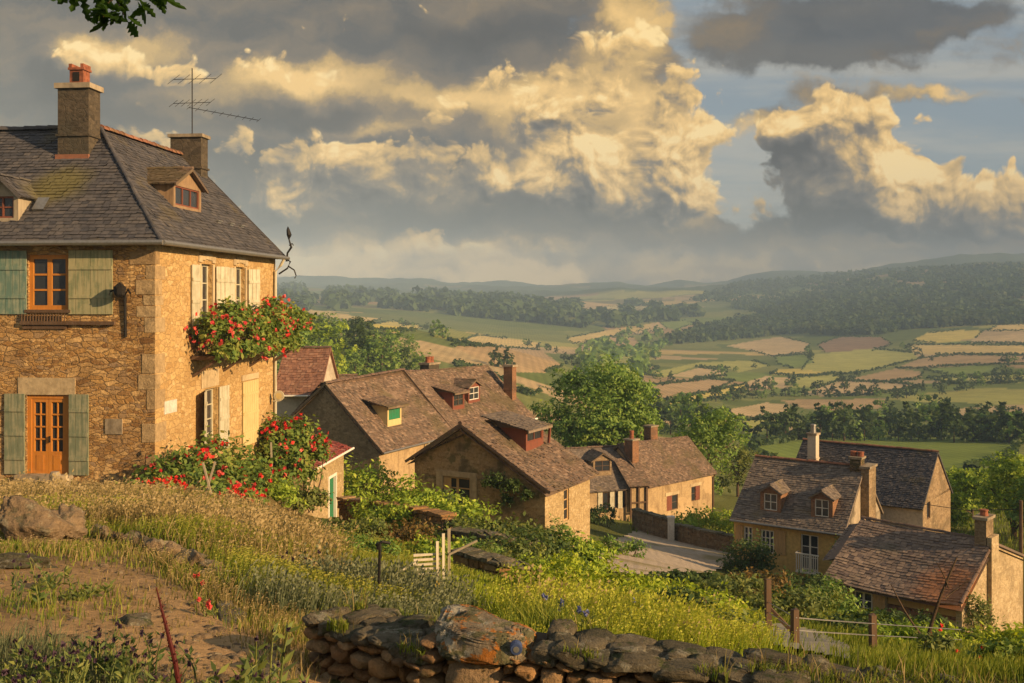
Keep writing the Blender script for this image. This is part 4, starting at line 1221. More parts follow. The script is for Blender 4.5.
def blades(P, hgt, wid, seed, lean=0.35, head=0.0, hvar=0.5, wind=(0.25, 0.0)):
    """curved grass blades at points P (n,3); head > 0 gives each a seed head"""
    rg = np.random.default_rng(seed); n = len(P)
    h = (hgt if hasattr(hgt, '__len__') else np.full(n, hgt)) * rg.uniform(1 - hvar, 1 + hvar * 0.6, n)
    wd = (wid if hasattr(wid, '__len__') else np.full(n, wid)) * rg.uniform(0.7, 1.3, n)
    a = rg.uniform(0, 2 * np.pi, n); side = np.stack([np.cos(a), np.sin(a), np.zeros(n)], 1)
    b = rg.uniform(0, 2 * np.pi, n); l = rg.random(n) * lean
    bend = np.stack([np.cos(b) * l + wind[0] * 0.5, np.sin(b) * l + wind[1] * 0.5, np.zeros(n)], 1) * h[:, None]
    up = np.zeros((n, 3)); up[:, 2] = h
    s = side * wd[:, None] * 0.5
    base = P - np.array([0, 0, 0.03])
    mid = P + up * 0.55 + bend * 0.35; tip = P + up + bend
    V = [base - s, base + s, mid + s * 0.8, mid - s * 0.8, tip + s * 0.12, tip - s * 0.12]
    f = np.arange(n)[:, None] * 6
    Fs = [f + np.array([0, 1, 2, 3]), f + np.array([3, 2, 4, 5])]
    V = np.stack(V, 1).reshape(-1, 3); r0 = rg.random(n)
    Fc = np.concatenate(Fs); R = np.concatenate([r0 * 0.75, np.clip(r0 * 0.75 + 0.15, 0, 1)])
    if head > 0:
        ax = unit(tip - mid); s2 = side * wd[:, None] * 1.3; hl = head * h[:, None]
        W = np.stack([tip - ax * hl * 0.2, tip + ax * hl * 0.3 + s2, tip + ax * hl, tip + ax * hl * 0.3 - s2], 1).reshape(-1, 3)
        Fc = np.concatenate([Fc, np.arange(n * 4).reshape(n, 4) + len(V)]); V = np.concatenate([V, W])
        R = np.concatenate([R, np.clip(0.7 + 0.3 * rg.random(n), 0, 1)])
    return V, Fc, R


def meadow(name, poly, n, hgt, wid, mat, seed, lean=0.4, head=0.0, ymin=3.0, ymax=90.0, tuft=1, spread=0.12, wind=(0.25, 0.0), excl=()):
    x, y = sample_poly(poly, n, seed)
    gj = np.random.default_rng(seed + 3); x = x + gj.normal(size=len(x)) * 7; y = y + gj.normal(size=len(y)) * 4
    for e in excl:
        k = ~inpoly(x, y, e); x, y = x[k], y[k]
    H = hits(x, y, ymin); H = H[~np.isnan(H).any(1)]; H = H[H[:, 1] < ymax]
    rg = np.random.default_rng(seed + 1)
    dens = vnoise(H[:, 0] * 0.55, H[:, 1] * 0.55, seed) + 0.4 * vnoise(H[:, 0] * 2.3, H[:, 1] * 2.3, seed + 5)
    H = H[dens > 0.42]; hs = np.clip(0.35 + 1.05 * vnoise(H[:, 0] * 0.8, H[:, 1] * 0.8, seed + 9), 0.4, 1.4)
    if tuft > 1:
        H = np.repeat(H, tuft, 0); hs = np.repeat(hs, tuft)
        H[:, :2] += rg.normal(size=(len(H), 2)) * spread * (0.6 + 0.04 * H[:, 1:2]); H[:, 2] = ground_z(H[:, 0], H[:, 1])
    w = np.maximum(wid, 0.0011 * H[:, 1])
    V, Fc, Rn = blades(H, hgt * hs, w, seed + 2, lean, head, wind=wind)
    return tag(mesh_np(name, V, Fc, Rn, M[mat]), kind='stuff')


def rock_np(seed, sub=3, rough=0.28, cuts=16):
    """a lumpy angular stone of about unit radius"""
    import bmesh
    bm = bmesh.new(); bmesh.ops.create_icosphere(bm, subdivisions=sub, radius=1.0)
    rg = np.random.default_rng(seed)
    V = np.array([v.co for v in bm.verts]); Fc = np.array([[v.index for v in f.verts] for f in bm.faces]); bm.free()
    V = V * 1.25
    for i in range(cuts):                                 # broken faces
        n = unit(rg.normal(size=3)); c = rg.uniform(0.62, 0.95)
        dd = V @ n; V = V - np.where(dd > c, (dd - c) * 0.96, 0)[:, None] * n
    for o in range(4):
        fr_ = 2.2 * 2 ** o; a = rg.normal(size=3) * fr_; b = rg.normal(size=3) * fr_; c = rg.normal(size=3) * fr_
        V = V * (1 + rough * 0.22 / 1.6 ** o * (np.sin(V @ a + o) * np.sin(V @ b + 2 * o) + 0.5 * np.sin(V @ c)))[:, None]
    V = V * (1 + 0.015 * rg.normal(size=(len(V), 1)))
    return V, Fc


def block_np(seed, sub=4, rough=0.3):
    """a roughly squared, chipped building stone"""
    rg = np.random.default_rng(seed)
    V, Fc = rock_np(seed, sub, 0.0, 0)
    V = V / 1.25; V = np.sign(V) * np.abs(V) ** 0.38
    sk = rg.normal(size=(3, 3)) * 0.10; V = V + V @ sk
    for i in range(12):                                  # knocked-off corners and edges
        n = unit(np.sign(rg.normal(size=3)) * rg.uniform(0.25, 1.0, 3)); c = rg.uniform(0.98, 1.32)
        dd = V @ n; V = V - np.where(dd > c, (dd - c) * 0.97, 0)[:, None] * n
    for o in range(4):
        q = 2.6 * 2 ** o; a = rg.normal(size=3) * q; b = rg.normal(size=3) * q
        V = V * (1 + rough * 0.17 / 1.55 ** o * np.abs(np.sin(V @ a + o)) * np.sin(V @ b + 2 * o))[:, None]
    return V + rg.normal(size=V.shape) * 0.012, Fc


def rock(name, label, loc, size, seed, mat='rock', rot=0.0, cat='stone', group=None, tilt=0.0, parent=None, sub=3):
    V, Fc = rock_np(seed, sub, 0.55, 22)
    V = V * (np.array(size) / 2)
    c, s = math.cos(tilt), math.sin(tilt); V = np.stack([V[:, 0] * c - V[:, 2] * s, V[:, 1], V[:, 0] * s + V[:, 2] * c], 1)
    rg = random.Random(seed)
    o = mesh_np(name, V, Fc, np.full(len(Fc), rg.random()), M[mat], parent)
    o.location = loc; o.rotation_euler = (0, 0, rot)
    if parent is None: tag(o, label, cat, group)
    return o

# ------------------------------------------------------------------ the large stone house on the left
# local frame: origin at the foot of its near right corner, x along the front, y away from the camera
HX, HYY, HZ = -9.996, 28.0, -5.32
HROT = R_(-5.83)
H = thing('stone_house', 'large two storey golden stone house with slate hipped roof and orange door', 'house', (HX, HYY, HZ), HROT)
FF = frame((0, 0, 0), (1, 0, 0), (0, -1, 0))       # front wall, a = local x
FS = frame((0, 0, 0), (0, 1, 0), (1, 0, 0))        # right wall, a = local y
WT = 7.2
front_ops = [(-3.75, -2.55, 5.05, 6.6), (-3.80, -2.55, 0.40, 2.62), (-7.6, -6.4, 5.05, 6.6)]
side_ops = [(3.1, 4.0, 4.2, 6.45), (5.95, 6.85, 4.2, 6.45), (3.45, 4.45, 0.5, 2.5)]
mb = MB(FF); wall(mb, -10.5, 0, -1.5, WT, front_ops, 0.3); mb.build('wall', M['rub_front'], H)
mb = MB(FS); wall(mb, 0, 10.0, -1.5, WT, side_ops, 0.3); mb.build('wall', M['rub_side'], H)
mb = MB()
mb.face([(0, 10, -1.5), (-6.94, 10, -1.5), (-6.94, 10, WT), (-3.47, 10, 10.6), (0, 10, WT)])
mb.face([(-6.94, 10, -1.5), (-6.94, 10, WT), (-6.94, 6.94, WT), (-6.94, 6.94, -1.5)])
mb.face([(-6.94, 6.94, -1.5), (-6.94, 6.94, WT), (-10.5, 6.94, WT), (-10.5, 6.94, -1.5)])
mb.face([(-10.5, 0, -1.5), (-10.5, 0, WT), (-10.5, 3.47, 10.6), (-10.5, 6.94, WT), (-10.5, 6.94, -1.5)])
mb.build('wall', M['rub_side'], H)
# quoins at the near corner, set proud of both walls
qr = random.Random(4); z = -0.2; k = 0
while z < WT - 0.25:
    h = min(qr.uniform(0.28, 0.6), WT - 0.03 - z)
    l, l2 = (qr.uniform(0.4, 0.85), qr.uniform(0.22, 0.4)) if k % 2 else (qr.uniform(0.22, 0.4), qr.uniform(0.4, 0.75))
    if qr.random() < 0.78:
        qb = MB(seed=k); qb.box(-l, 0.014, -0.014, l2, z + 0.015, z + h - 0.015, jit=0.008); qb.build('quoin_stone', M['quoin'], H)
    z += h; k += 1
# roof
EZ, RZ = 6.93, 10.75
rb = MB(seed=11)
roof_plane(rb, [(-10.8, -0.35, EZ), (0.35, -0.35, EZ), (-3.47, 3.47, RZ), (-10.8, 3.47, RZ)], 0.23, 0.15)
roof_plane(rb, [(0.35, -0.35, EZ), (0.35, 10.2, EZ), (-3.47, 10.2, RZ), (-3.47, 3.47, RZ)], 0.23, 0.15)
rb.face([(-3.47, 3.47, RZ), (-3.47, 10.2, RZ), (-7.29, 10.2, EZ), (-7.29, 7.29, EZ)]); rb.face([(-10.8, 3.47, RZ), (-3.47, 3.47, RZ), (-7.29, 7.29, EZ), (-10.8, 7.29, EZ)])
rb.bar((0.35, 10.19, EZ - 0.05), (-3.47, 10.19, RZ - 0.05), 0.06, 0.16)
rb.box(-10.8, 0.33, -0.33, 0.0, EZ - 0.06, EZ - 0.02); rb.box(0.003, 0.33, 0.003, 10.18, EZ - 0.06, EZ - 0.02)
RO = rb.build('roof', M['slate'], H)
cb = MB(seed=2); ridge_caps(cb, (-3.47, 3.47, RZ + 0.05), (-3.47, 10.1, RZ + 0.05), 0.13, 0.33); cb.build('ridge_tiles', M['ridge'], RO)
cb = MB(seed=3); ridge_caps(cb, (-10.8, 3.47, RZ + 0.05), (-3.6, 3.47, RZ + 0.05), 0.12, 0.4); ridge_caps(cb, (0.33, -0.33, EZ + 0.05), (-3.4, 3.4, RZ + 0.03), 0.07, 0.3); cb.build('ridge_tiles', M['slate'], RO)
gutter(H, (-10.8, -0.40, EZ - 0.02), (0.42, -0.40, EZ - 0.02), 0.075); gutter(H, (0.42, -0.40, EZ - 0.02), (0.42, 10.25, EZ - 0.02), 0.075)
chimney(H, -4.30, -3.30, 2.45, 3.15, 9.3, 11.85, 'rub_chim', pots=0, cap_h=0.16, label='tall front chimney carrying a terracotta pot')
ch = [o for o in H.children if o.name.startswith('chimney')][-1]
pb = MB(); pb.box(-4.00, -3.56, 2.6, 3.0, 12.01, 12.45); pb.box(-4.04, -3.52, 2.56, 3.04, 12.45, 12.52)
for x in (-4.02, -3.64): pb.box(x, x + 0.1, 2.58, 3.02, 12.52, 12.64)
pb.box(-3.88, -3.68, 2.58, 2.603, 12.1, 12.38, 1)
pb.build('chimney_pot', [M['clay'], M['dark']], ch)
fb = MB(); fb.box(-4.34, -3.26, 2.36, 2.448, 9.55, 9.80); fb.build('flashing', M['ridge'], ch)
chimney(H, -3.85, -2.65, 9.35, 9.98, 9.4, 11.45, 'rub_chim', pots=0, cap_h=0.12, label='broad back chimney without a pot')
# small dormer on the front slope, wide boarded dormer on the right slope
dormer(H, FF, -4.72, 0.98, -0.28, 7.56, 8.42, 1.0, 'gable', 'wood_gray', 'slate', (2, 2), 'wood_red', rise=0.45, over=0.14, label='small front dormer with red window')
FSe = frame((0.0, 0, 0), (0, 1, 0), (1, 0, 0))
dormer(H, FSe, 4.25, 2.1, -0.92, 8.2, 9.05, 1.0, 'gable', 'wood_brown', 'tile_brown', (3, 1), 'wood_red', rise=0.5, over=0.2, label='wide boarded side dormer with three panes')
sb = MB(); fr = frame((0, 0, 0), (1, 0, 0), (0, -1, 0))
def onroof(x, d, h): return (x, d - h * 0.707, EZ + (d + 0.35) * 1.0 + h * 0.707)
sb.face([onroof(-3.98, 0.60, 0.10), onroof(-3.62, 0.60, 0.10), onroof(-3.62, 0.95, 0.13), onroof(-3.98, 0.95, 0.13)])
sb.face([onroof(-3.98, 0.60, 0.0), onroof(-3.62, 0.60, 0.0), onroof(-3.62, 0.60, 0.10), onroof(-3.98, 0.60, 0.10)])
sb.build('skylight', M['zinc'], RO)
for yv in (6.0, 7.1, 8.1):
    vb = MB(FS); vb.box(yv, yv + 0.28, -1.0, -0.62, 7.55, 8.0); vb.box(yv - 0.03, yv + 0.31, -1.05, -0.58, 8.0, 8.04)
    vb.build('roof_vent', M['zinc'], RO)
# front: openings
w = window(H, FF, -3.75, -2.55, 5.05, 6.6, 2, 3, 'door_orange', 0.12, 0.12, 0.045, sill='wood_dark', label='orange casement window upstairs')
window(H, FF, -7.6, -6.4, 5.05, 6.6, 2, 3, 'door_orange', 0.12, 0.12, 0.045)
db = MB(FF); d0, d1 = -0.13, -0.06
db.box(-3.80, -3.68, d0, d1 + 0.02, 0.40, 2.62); db.box(-2.67, -2.55, d0, d1 + 0.02, 0.40, 2.62); db.box(-3.68, -2.67, d0, d1 + 0.02, 2.52, 2.62)
for (p, q) in ((-3.68, -3.18), (-3.17, -2.67)):
    db.box(p, p + 0.08, d0, d1, 0.4, 2.52); db.box(q - 0.08, q, d0, d1, 0.4, 2.52)
    db.box(p + 0.08, q - 0.08, d0, d1, 0.4, 1.02); db.box(p + 0.08, q - 0.08, d0, d1, 2.42, 2.52); db.box(p + 0.14, q - 0.14, d1, d1 + 0.012, 0.5, 0.92)
    for j in range(1, 4): z = 1.02 + 1.40 * j / 4; db.box(p + 0.08, q - 0.08, d0 + 0.01, d1 - 0.01, z - 0.02, z + 0.02)
    x = (p + q) / 2; db.box(x - 0.015, x + 0.015, d0 + 0.014, d1 - 0.014, 1.02, 2.42)
DO = db.build('door', M['door_orange'], H)
pb = MB(FF); pb.box(-3.66, -2.69, d0 - 0.02, d0 + 0.02, 1.0, 2.44); pb.build('pane', M['glass'], DO)
hb2 = MB(FF); hb2.box(-3.15, -3.12, d1, d1 + 0.05, 1.28, 1.46); hb2.build('handle', M['iron'], DO)
sb = MB(FF); sb.box(-4.0, -2.4, -0.1, 0.3, 0.22, 0.39, jit=0.01); sb.build('doorstep', M['stone_gray'], H)
lb = MB(FF); lb.box(-4.05, -2.35, -0.06, 0.03, 2.64, 3.12, jit=0.01); lb.build('lintel', M['stone'], H)
shutter(H, FF, -2.53, -1.22, 4.92, 6.72, 'sh_worn', 0.02, 6, 2, label='wide weathered green plank shutter')
shutter(H, FF, -5.05, -3.78, 4.92, 6.72, 'sh_teal', 0.02, 6, 2, label='blue green plank shutter')
shutter(H, FF, -2.52, -1.93, 0.38, 2.66, 'sh_green', 0.02, 3, 3); shutter(H, FF, -4.45, -3.83, 0.38, 2.66, 'sh_green', 0.02, 3, 3)
bb = MB(FF); bb.box(-3.95, -1.15, 0.0, 0.10, 4.62, 4.72); bb.box(-3.9, -2.6, 0.0, 0.05, 4.50, 4.60)
for i in range(16): x = -3.92 + i * 0.085; bb.box(x, x + 0.02, 0.05, 0.08, 4.72, 4.93)
bb.build('window_guard', M['wood_dark'], H)
pb = MB(FF); pb.box(-1.45, -0.95, 0, 0.03, 1.55, 1.98); pb.build('stone_plaque', M['stone_gray'], H)
pb = MB(FS); pb.box(0.55, 1.35, 0, 0.03, 2.05, 2.42); pb.build('stone_plaque', M['pl_white'], H)
# right wall: openings
for (a0, a1) in ((3.1, 4.0), (5.95, 6.85)):
    window(H, FS, a0, a1, 4.2, 6.45, 2, 4, 'sh_pale', 0.2, 0.07, 0.03)
    ab = MB(FS)
    for s in (a0 - 0.15, a1 + 0.003): ab.box(s, s + 0.147, 0, 0.035, 4.2, 6.45)
    for i in range(5):
        t0, t1 = a0 - 0.2 + i * (a1 - a0 + 0.4) / 5, a0 - 0.2 + (i + 1) * (a1 - a0 + 0.4) / 5 - 0.01
        zc = 6.46 + 0.14 * math.sin(math.pi * (i + 0.5) / 5); ab.box(t0, t1, 0, 0.05, zc, zc + 0.2)
    ab.build('window_surround', M['stone'], H)
    shutter(H, FS, a0 - 0.2, a0 - 0.2 - 0.55, 4.15, 6.4, 'sh_pale', 0.04, 3, 3, tilt=0.0)
    shutter(H, FS, a1 + 0.2, a1 + 0.72, 4.15, 6.4, 'sh_pale', 0.04, 3, 3, tilt=0.5)
window(H, FS, 3.45, 4.45, 0.5, 2.5, 2, 4, 'sh_pale', 0.22, 0.08, 0.03, sill='stone')
shutter(H, FS, 3.42, 2.55, 0.4, 2.5, 'sh_pale', 0.04, 4, 3, tilt=-0.35, label='half open pale shutter')
shutter(H, FS, 4.48, 5.3, 0.42, 2.5, 'sh_pale', 0.03, 4, 3)
shutter(H, FS, 6.55, 8.05, 0.25, 2.48, 'sh_yellow', 0.03, 7, 3, label='closed yellow plank shutter')
lb = MB(FS); lb.box(3.15, 4.5, 0, 0.03, 2.56, 3.1, jit=0.008); lb.build('lintel', M['stone'], H)
lb = MB(FS); lb.box(6.5, 8.1, 0, 0.05, 2.52, 2.72); lb.build('lintel', M['stone'], H)
db = MB(); db.tube([(0.42, 9.75, EZ - 0.08), (0.30, 9.75, EZ - 0.3), (0.09, 9.75, EZ - 0.55), (0.09, 9.75, 0.3)], 0.055, 8)
for z in (1.5, 3.2, 5.0): db.box(0.0, 0.15, 9.68, 9.82, z, z + 0.04)
db.build('downpipe', M['sh_pale'], H)
# balcony along the right wall
bb = MB(); bb.box(0.004, 0.92, 2.35, 9.9, 3.50, 3.62)
for y in (2.5, 4.9, 7.3, 9.7): bb.bar((0.02, y, 3.0), (0.75, y, 3.48), 0.07, 0.08)
BA = bb.build('balcony', M['wood_dark'], H)
rb = MB()
for (p, q) in (((0.88, 2.4, 4.5), (0.88, 9.85, 4.5)), ((0.88, 2.4, 3.72), (0.88, 9.85, 3.72)), ((0.02, 2.4, 4.5), (0.88, 2.4, 4.5))): rb.bar(p, q, 0.035)
y = 2.45
while y < 9.85: rb.bar((0.88, y, 3.62), (0.88, y, 4.5), 0.016); y += 0.13
for x in (0.2, 0.4, 0.6): rb.bar((x, 2.4, 3.62), (x, 2.4, 4.5), 0.016)
rb.build('railing', M['iron'], BA)

def hl(x, y, z):
    """house-local point to world"""
    c, s = math.cos(HROT), math.sin(HROT)
    return (HX + x * c - y * s, HYY + x * s + y * c, HZ + z)

# hanging lantern bracket on the front wall near the corner
t = thing('wall_lantern', 'old iron lantern bracket hung beside the house corner on the front wall', 'lantern', hl(-0.85, -0.02, 5.0), HROT)
t.scale = (0.75, 0.75, 0.9)
mb = MB(); mb.tube([(0, 0, -0.8), (0, -0.05, 0.55)], 0.05, 6); mb.tube([(0, -0.05, 0.5), (-0.15, -0.25, 0.72), (-0.4, -0.4, 0.62), (-0.42, -0.42, 0.5)], 0.035, 6)
mb.tube([(0, -0.05, 0.5), (0.2, -0.2, 0.7), (0.32, -0.25, 0.55)], 0.03, 6); mb.build('bracket', M['iron'], t)
mb = MB(); mb.tube([(-0.05, -0.35, 0.45), (-0.05, -0.35, 0.52), (-0.05, -0.35, 0.75), (-0.05, -0.35, 0.9)], [0.1, 0.2, 0.24, 0.03], 8); mb.build('lamp_shade', M['iron'], t)
# iron finial and stay at the far eave corner
t = thing('iron_finial', 'curled black iron finial with a leaf blade at the far eave corner', 'finial', hl(0.42, 10.05, 6.85), HROT)
t.scale = (0.75, 0.75, 0.72)
mb = MB(); mb.tube([(0, 0, -0.1), (0.05, 0, 0.35), (0.25, 0, 0.65), (0.15, 0, 1.0), (0.12, 0, 1.2)], [0.05, 0.05, 0.06, 0.04, 0.02], 7)
mb.tube([(0.14, 0, 0.75), (0.3, 0, 0.85), (0.36, 0, 0.75)], 0.03, 6); mb.build('stem', M['iron'], t)
mb = MB(); mb.tube([(0.12, 0, 1.05), (0.14, 0, 1.3), (0.08, 0, 1.6), (0.07, 0, 1.75)], [0.02, 0.13, 0.08, 0.01], 6); mb.build('leaf_blade', M['iron'], t)
mb = MB(); mb.tube([(-0.4, 0, -0.75), (0.05, 0, -0.45), (0.2, 0, -0.1), (0, 0, 0.02)], 0.045, 7); mb.tube([(0.1, 0, -0.35), (0.4, 0, -0.55), (0.5, 0, -0.85), (0.42, 0, -0.98)], [0.04, 0.035, 0.03, 0.04], 6); mb.build('stay', M['iron'], t)
# meter disc near the far corner
t = thing('wall_dial', 'small round pale dial fixed beside the downpipe of the stone house', 'dial', hl(0.10, 9.45, 1.75), HROT)
mb = MB(); mb.tube([(0.0, 0, 0), (0.3, -0.02, 0)], 0.03, 6); mb.build('arm', M['iron'], t)
mb = MB(); mb.tube([(0.28, -0.12, 0), (0.28, -0.17, 0)], 0.2, 16); mb.tube([(0.28, -0.171, 0), (0.28, -0.175, 0)], 0.12, 12, 1); mb.build('disc', [M['sh_pale'], M['sh_yellow']], t)
# television aerial on the back chimney
t = thing('tv_aerial', 'thin television aerial with several booms standing on the back chimney', 'aerial', hl(-3.15, 9.7, 11.57), HROT)
mb = MB(); mb.tube([(0, 0, -0.3), (0, 0, 2.55)], 0.02, 6); mb.build('mast', M['iron'], t)
for (z, x0, x1, n, l, dy) in ((2.15, -0.75, 0.95, 5, 0.42, 0.05), (1.25, -0.8, 0.75, 7, 0.3, 0.15), (1.05, -0.1, 2.3, 10, 0.16, -0.6)):
    mb = MB(); mb.tube([(x0, -dy * x0, z), (x1, -dy * x1 * 0.6, z - 0.02 - (0.35 if n == 10 else 0))], 0.012, 5)
    for i in range(n):
        f = i / (n - 1); x = x0 + (x1 - x0) * f; zz = z - (0.37 * f if n == 10 else 0.02 * f)
        yy0 = -dy * x * (1 - 0.4 * f)
        mb.tube([(x - l * 0.3, yy0 - l * 0.6, zz - l * 0.55), (x + l * 0.3, yy0 + l * 0.6, zz + l * 0.55)], 0.008, 4)
    mb.build('boom', M['iron'], t)

# ------------------------------------------------------------------ shed below the house
def spot(px, py, Y): return ((px - 512) / F * Y, Y, (HY - py) / F * Y)

p = spot(307, 531, 39.6)
S = thing('stone_shed', 'small stone shed with crimson tiled lean-to roof and green door', 'shed', p, HROT)
SF = frame((0, 0, 0), (1, 0, 0), (0, -1, 0)); SR = frame((0, 0, 0), (0, 1, 0), (1, 0, 0))
mb = MB(SF); wall(mb, -3.4, 0, -1, 2.55, [(-0.75, -0.35, 0.2, 1.5)]); mb.face([(-3.4, 0, 2.55), (0, 0, 2.55), (-3.4, 0, 3.7)]); mb.build('wall', M['rub_shed'], S)
mb = MB(SR); wall(mb, 0, 5.4, -1, 2.5, [(3.0, 4.15, -0.4, 1.55)]); mb.build('wall', M['rub_shed'], S)
mb = MB(); mb.face([(0, 5.4, -1), (-3.4, 5.4, -1), (-3.4, 5.4, 3.7), (0, 5.4, 2.5)]); mb.face([(-3.4, 5.4, -1), (-3.4, 0, -1), (-3.4, 0, 3.7), (-3.4, 5.4, 3.7)]); mb.build('wall', M['rub_shed'], S)
rb = MB(seed=8); roof_plane(rb, [(0.28, -0.2, 2.48), (0.28, 5.6, 2.48), (-3.5, 5.6, 3.8), (-3.5, -0.2, 3.8)], 0.24, 0.2, jit=1.6); rb.bar((0.28, -0.19, 2.42), (-3.5, -0.19, 3.74), 0.05, 0.14); rb.build('roof', M['tile_crimson'], S)
gutter(S, (0.32, -0.25, 2.42), (0.32, 5.9, 2.42), 0.05, 'white')
mb = MB(SR)
for i in range(5): mb.box(3.08 + i * 0.2, 3.26 + i * 0.2, -0.14, -0.09, -0.4, 1.48)
mb.build('door', M['door_green'], S)
mb = MB(SR); mb.box(2.93, 3.07, -0.2, 0.03, -0.4, 1.62); mb.box(4.1, 4.2, -0.2, 0.03, -0.4, 1.62); mb.box(3.07, 4.1, -0.2, 0.03, 1.5, 1.62); mb.build('door_frame', M['white'], S)
mb = MB(SF); mb.box(-0.75, -0.35, -0.2, -0.15, 0.2, 1.5); mb.build('hatch', M['wood_dark'], S)

# ------------------------------------------------------------------ house glimpsed behind it
p = spot(276, 432, 60)
r, fr, fl, fg, sf = house('village_house', 'small red roofed house glimpsed just behind the balcony flowers', 'house', p, R_(-3), 2.6, 5.0, 2.5, 2.5, 2.5, 4.9, 'pl_pale', 'tile_red', tw=0.25, th=0.2, seed=21)
gutter(r, (-0.2, -0.36, 2.2), (2.8, -0.36, 2.2), 0.06, 'white')
mb = MB(); mb.tube([(2.95, -0.5, -1.0), (2.95, -0.5, 2.0)], 0.09, 8); mb.tube([(2.95, -0.5, 1.95), (2.7, -0.4, 2.1)], 0.09, 8); mb.build('downpipe', M['white'], r)
p = spot(318, 440, 75)
r, fr, fl, fg, sf = house('village_house', 'sliver of brown roofed house between the red roof and the long house', 'house', p, R_(20), 3.2, 4.0, 2.8, 2.8, 2.0, 4.6, 'rub_gray', 'tile_brown', seed=22)
chimney(r, 0.9, 1.4, 1.8, 2.3, 4.0, 5.4, 'brick_dark', pots=0)

# ------------------------------------------------------------------ long house: two joined roofs
p = spot(379, 511, 55)
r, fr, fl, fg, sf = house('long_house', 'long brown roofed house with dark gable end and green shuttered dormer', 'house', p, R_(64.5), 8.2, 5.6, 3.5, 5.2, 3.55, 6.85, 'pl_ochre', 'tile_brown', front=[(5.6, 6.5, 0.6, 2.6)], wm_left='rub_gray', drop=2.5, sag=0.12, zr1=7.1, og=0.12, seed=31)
window(r, fr, 5.6, 6.5, 0.6, 2.6, 2, 3, 'white', 0.12)
dormer(r, fr, 3.1, 1.5, -0.95, 4.55, 5.5, sf, 'shed', 'sh_yellow', 'tile_brown', (1, 1), over=0.4, panel='door_green', label='dormer with green plank shutter')
gutter(r, (-0.1, -0.36, 3.2), (8.4, -0.36, 3.2), 0.055, 'zinc')
mb = MB(); mb.tube([(4.9, -0.32, 3.15), (4.9, -0.1, 2.9), (4.9, -0.08, -1)], 0.06, 7); mb.build('downpipe', M['white'], r)
LH = r
p = spot(450, 496, 62.2)
r, fr, fl, fg, sf = house('terrace_house', 'cream walled house with two brown dormers adjoining the long house', 'house', p, R_(64.5), 12.2, 7.4, 3.8, 4.6, 3.9, 7.55, 'pl_cream', 'tile_brown', front=[(2.0, 2.9, 1.9, 3.3), (3.2, 4.1, 1.9, 3.3), (8.4, 9.4, 1.5, 3.3)], drop=4, sag=0.14, zr1=7.0, og=0.1, seed=32)
for o in ((2.0, 2.9, 1.9, 3.3), (3.2, 4.1, 1.9, 3.3), (8.4, 9.4, 1.5, 3.3)): window(r, fr, *o, 2, 3, 'white', 0.1)
shutter(r, fr, 9.45, 10.0, 1.5, 3.3, 'white', 0.03, 3, 2)
dormer(r, fr, 3.6, 1.6, -1.35, 5.1, 6.15, sf, 'shed', 'wood_red', 'tile_brown', (2, 2), 'wood_dark', over=0.25, label='red brown shed dormer nearer the long house')
dormer(r, fr, 6.3, 1.7, -1.6, 5.25, 6.35, sf, 'gable', 'wood_red', 'tile_brown', (2, 2), 'white', rise=0.35, over=0.25, label='red brown gabled dormer')
gutter(r, (-0.1, -0.36, 3.5), (12.5, -0.36, 3.5), 0.07, 'white')
chimney(r, 11.3, 12.0, 1.1, 1.8, 4.4, 7.3, 'brick_dark', pots=0, label='brick chimney at the far end')
chimney(r, 4.6, 6.0, 4.2, 4.9, 6.6, 7.75, 'rub_chim', pots=2, pot_h=0.4)

# ------------------------------------------------------------------ cottage in front
p = spot(545, 545, 42)
C3L, C3W = 4.8, 6.5
gops = [(3.62, 5.0, 1.1, 2.5)]
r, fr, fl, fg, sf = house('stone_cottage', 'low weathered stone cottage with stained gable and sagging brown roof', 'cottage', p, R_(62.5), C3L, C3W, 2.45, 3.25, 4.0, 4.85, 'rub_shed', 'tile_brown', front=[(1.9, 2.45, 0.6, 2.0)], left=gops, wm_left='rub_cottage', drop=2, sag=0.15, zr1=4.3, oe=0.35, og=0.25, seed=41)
o = window(r, fl, *gops[0], 2, 3, 'sh_tan', 0.14, 0.08, 0.04)
shutter(r, fl, 5.0, 4.62, 1.12, 2.48, 'sh_tan', -0.07, 2, 2)
mb = MB(fl); mb.box(3.28, 3.6, 0, 0.05, 0.9, 2.75); mb.box(5.02, 5.34, 0, 0.05, 0.9, 2.75); mb.box(3.6, 5.02, 0, 0.05, 2.52, 2.75); mb.box(3.6, 5.02, 0, 0.06, 0.9, 1.08); mb.build('window_surround', M['stone'], r)
window(r, fr, 1.9, 2.45, 0.6, 2.0, 1, 3, 'sh_tan', 0.12)
dormer(r, fr, 3.1, 1.8, -2.0, 3.75, 4.5, sf, 'shed', 'wood_red', 'tile_gray', (2, 1), 'wood_red', over=0.35, label='low red framed dormer under a slab roof')
mb = MB(fr); mb.bar(fr(4.15, -1.8, 3.65), fr(4.2, -1.75, 4.5), 0.1); mb.build('dormer_post', M['wood_red'], r)
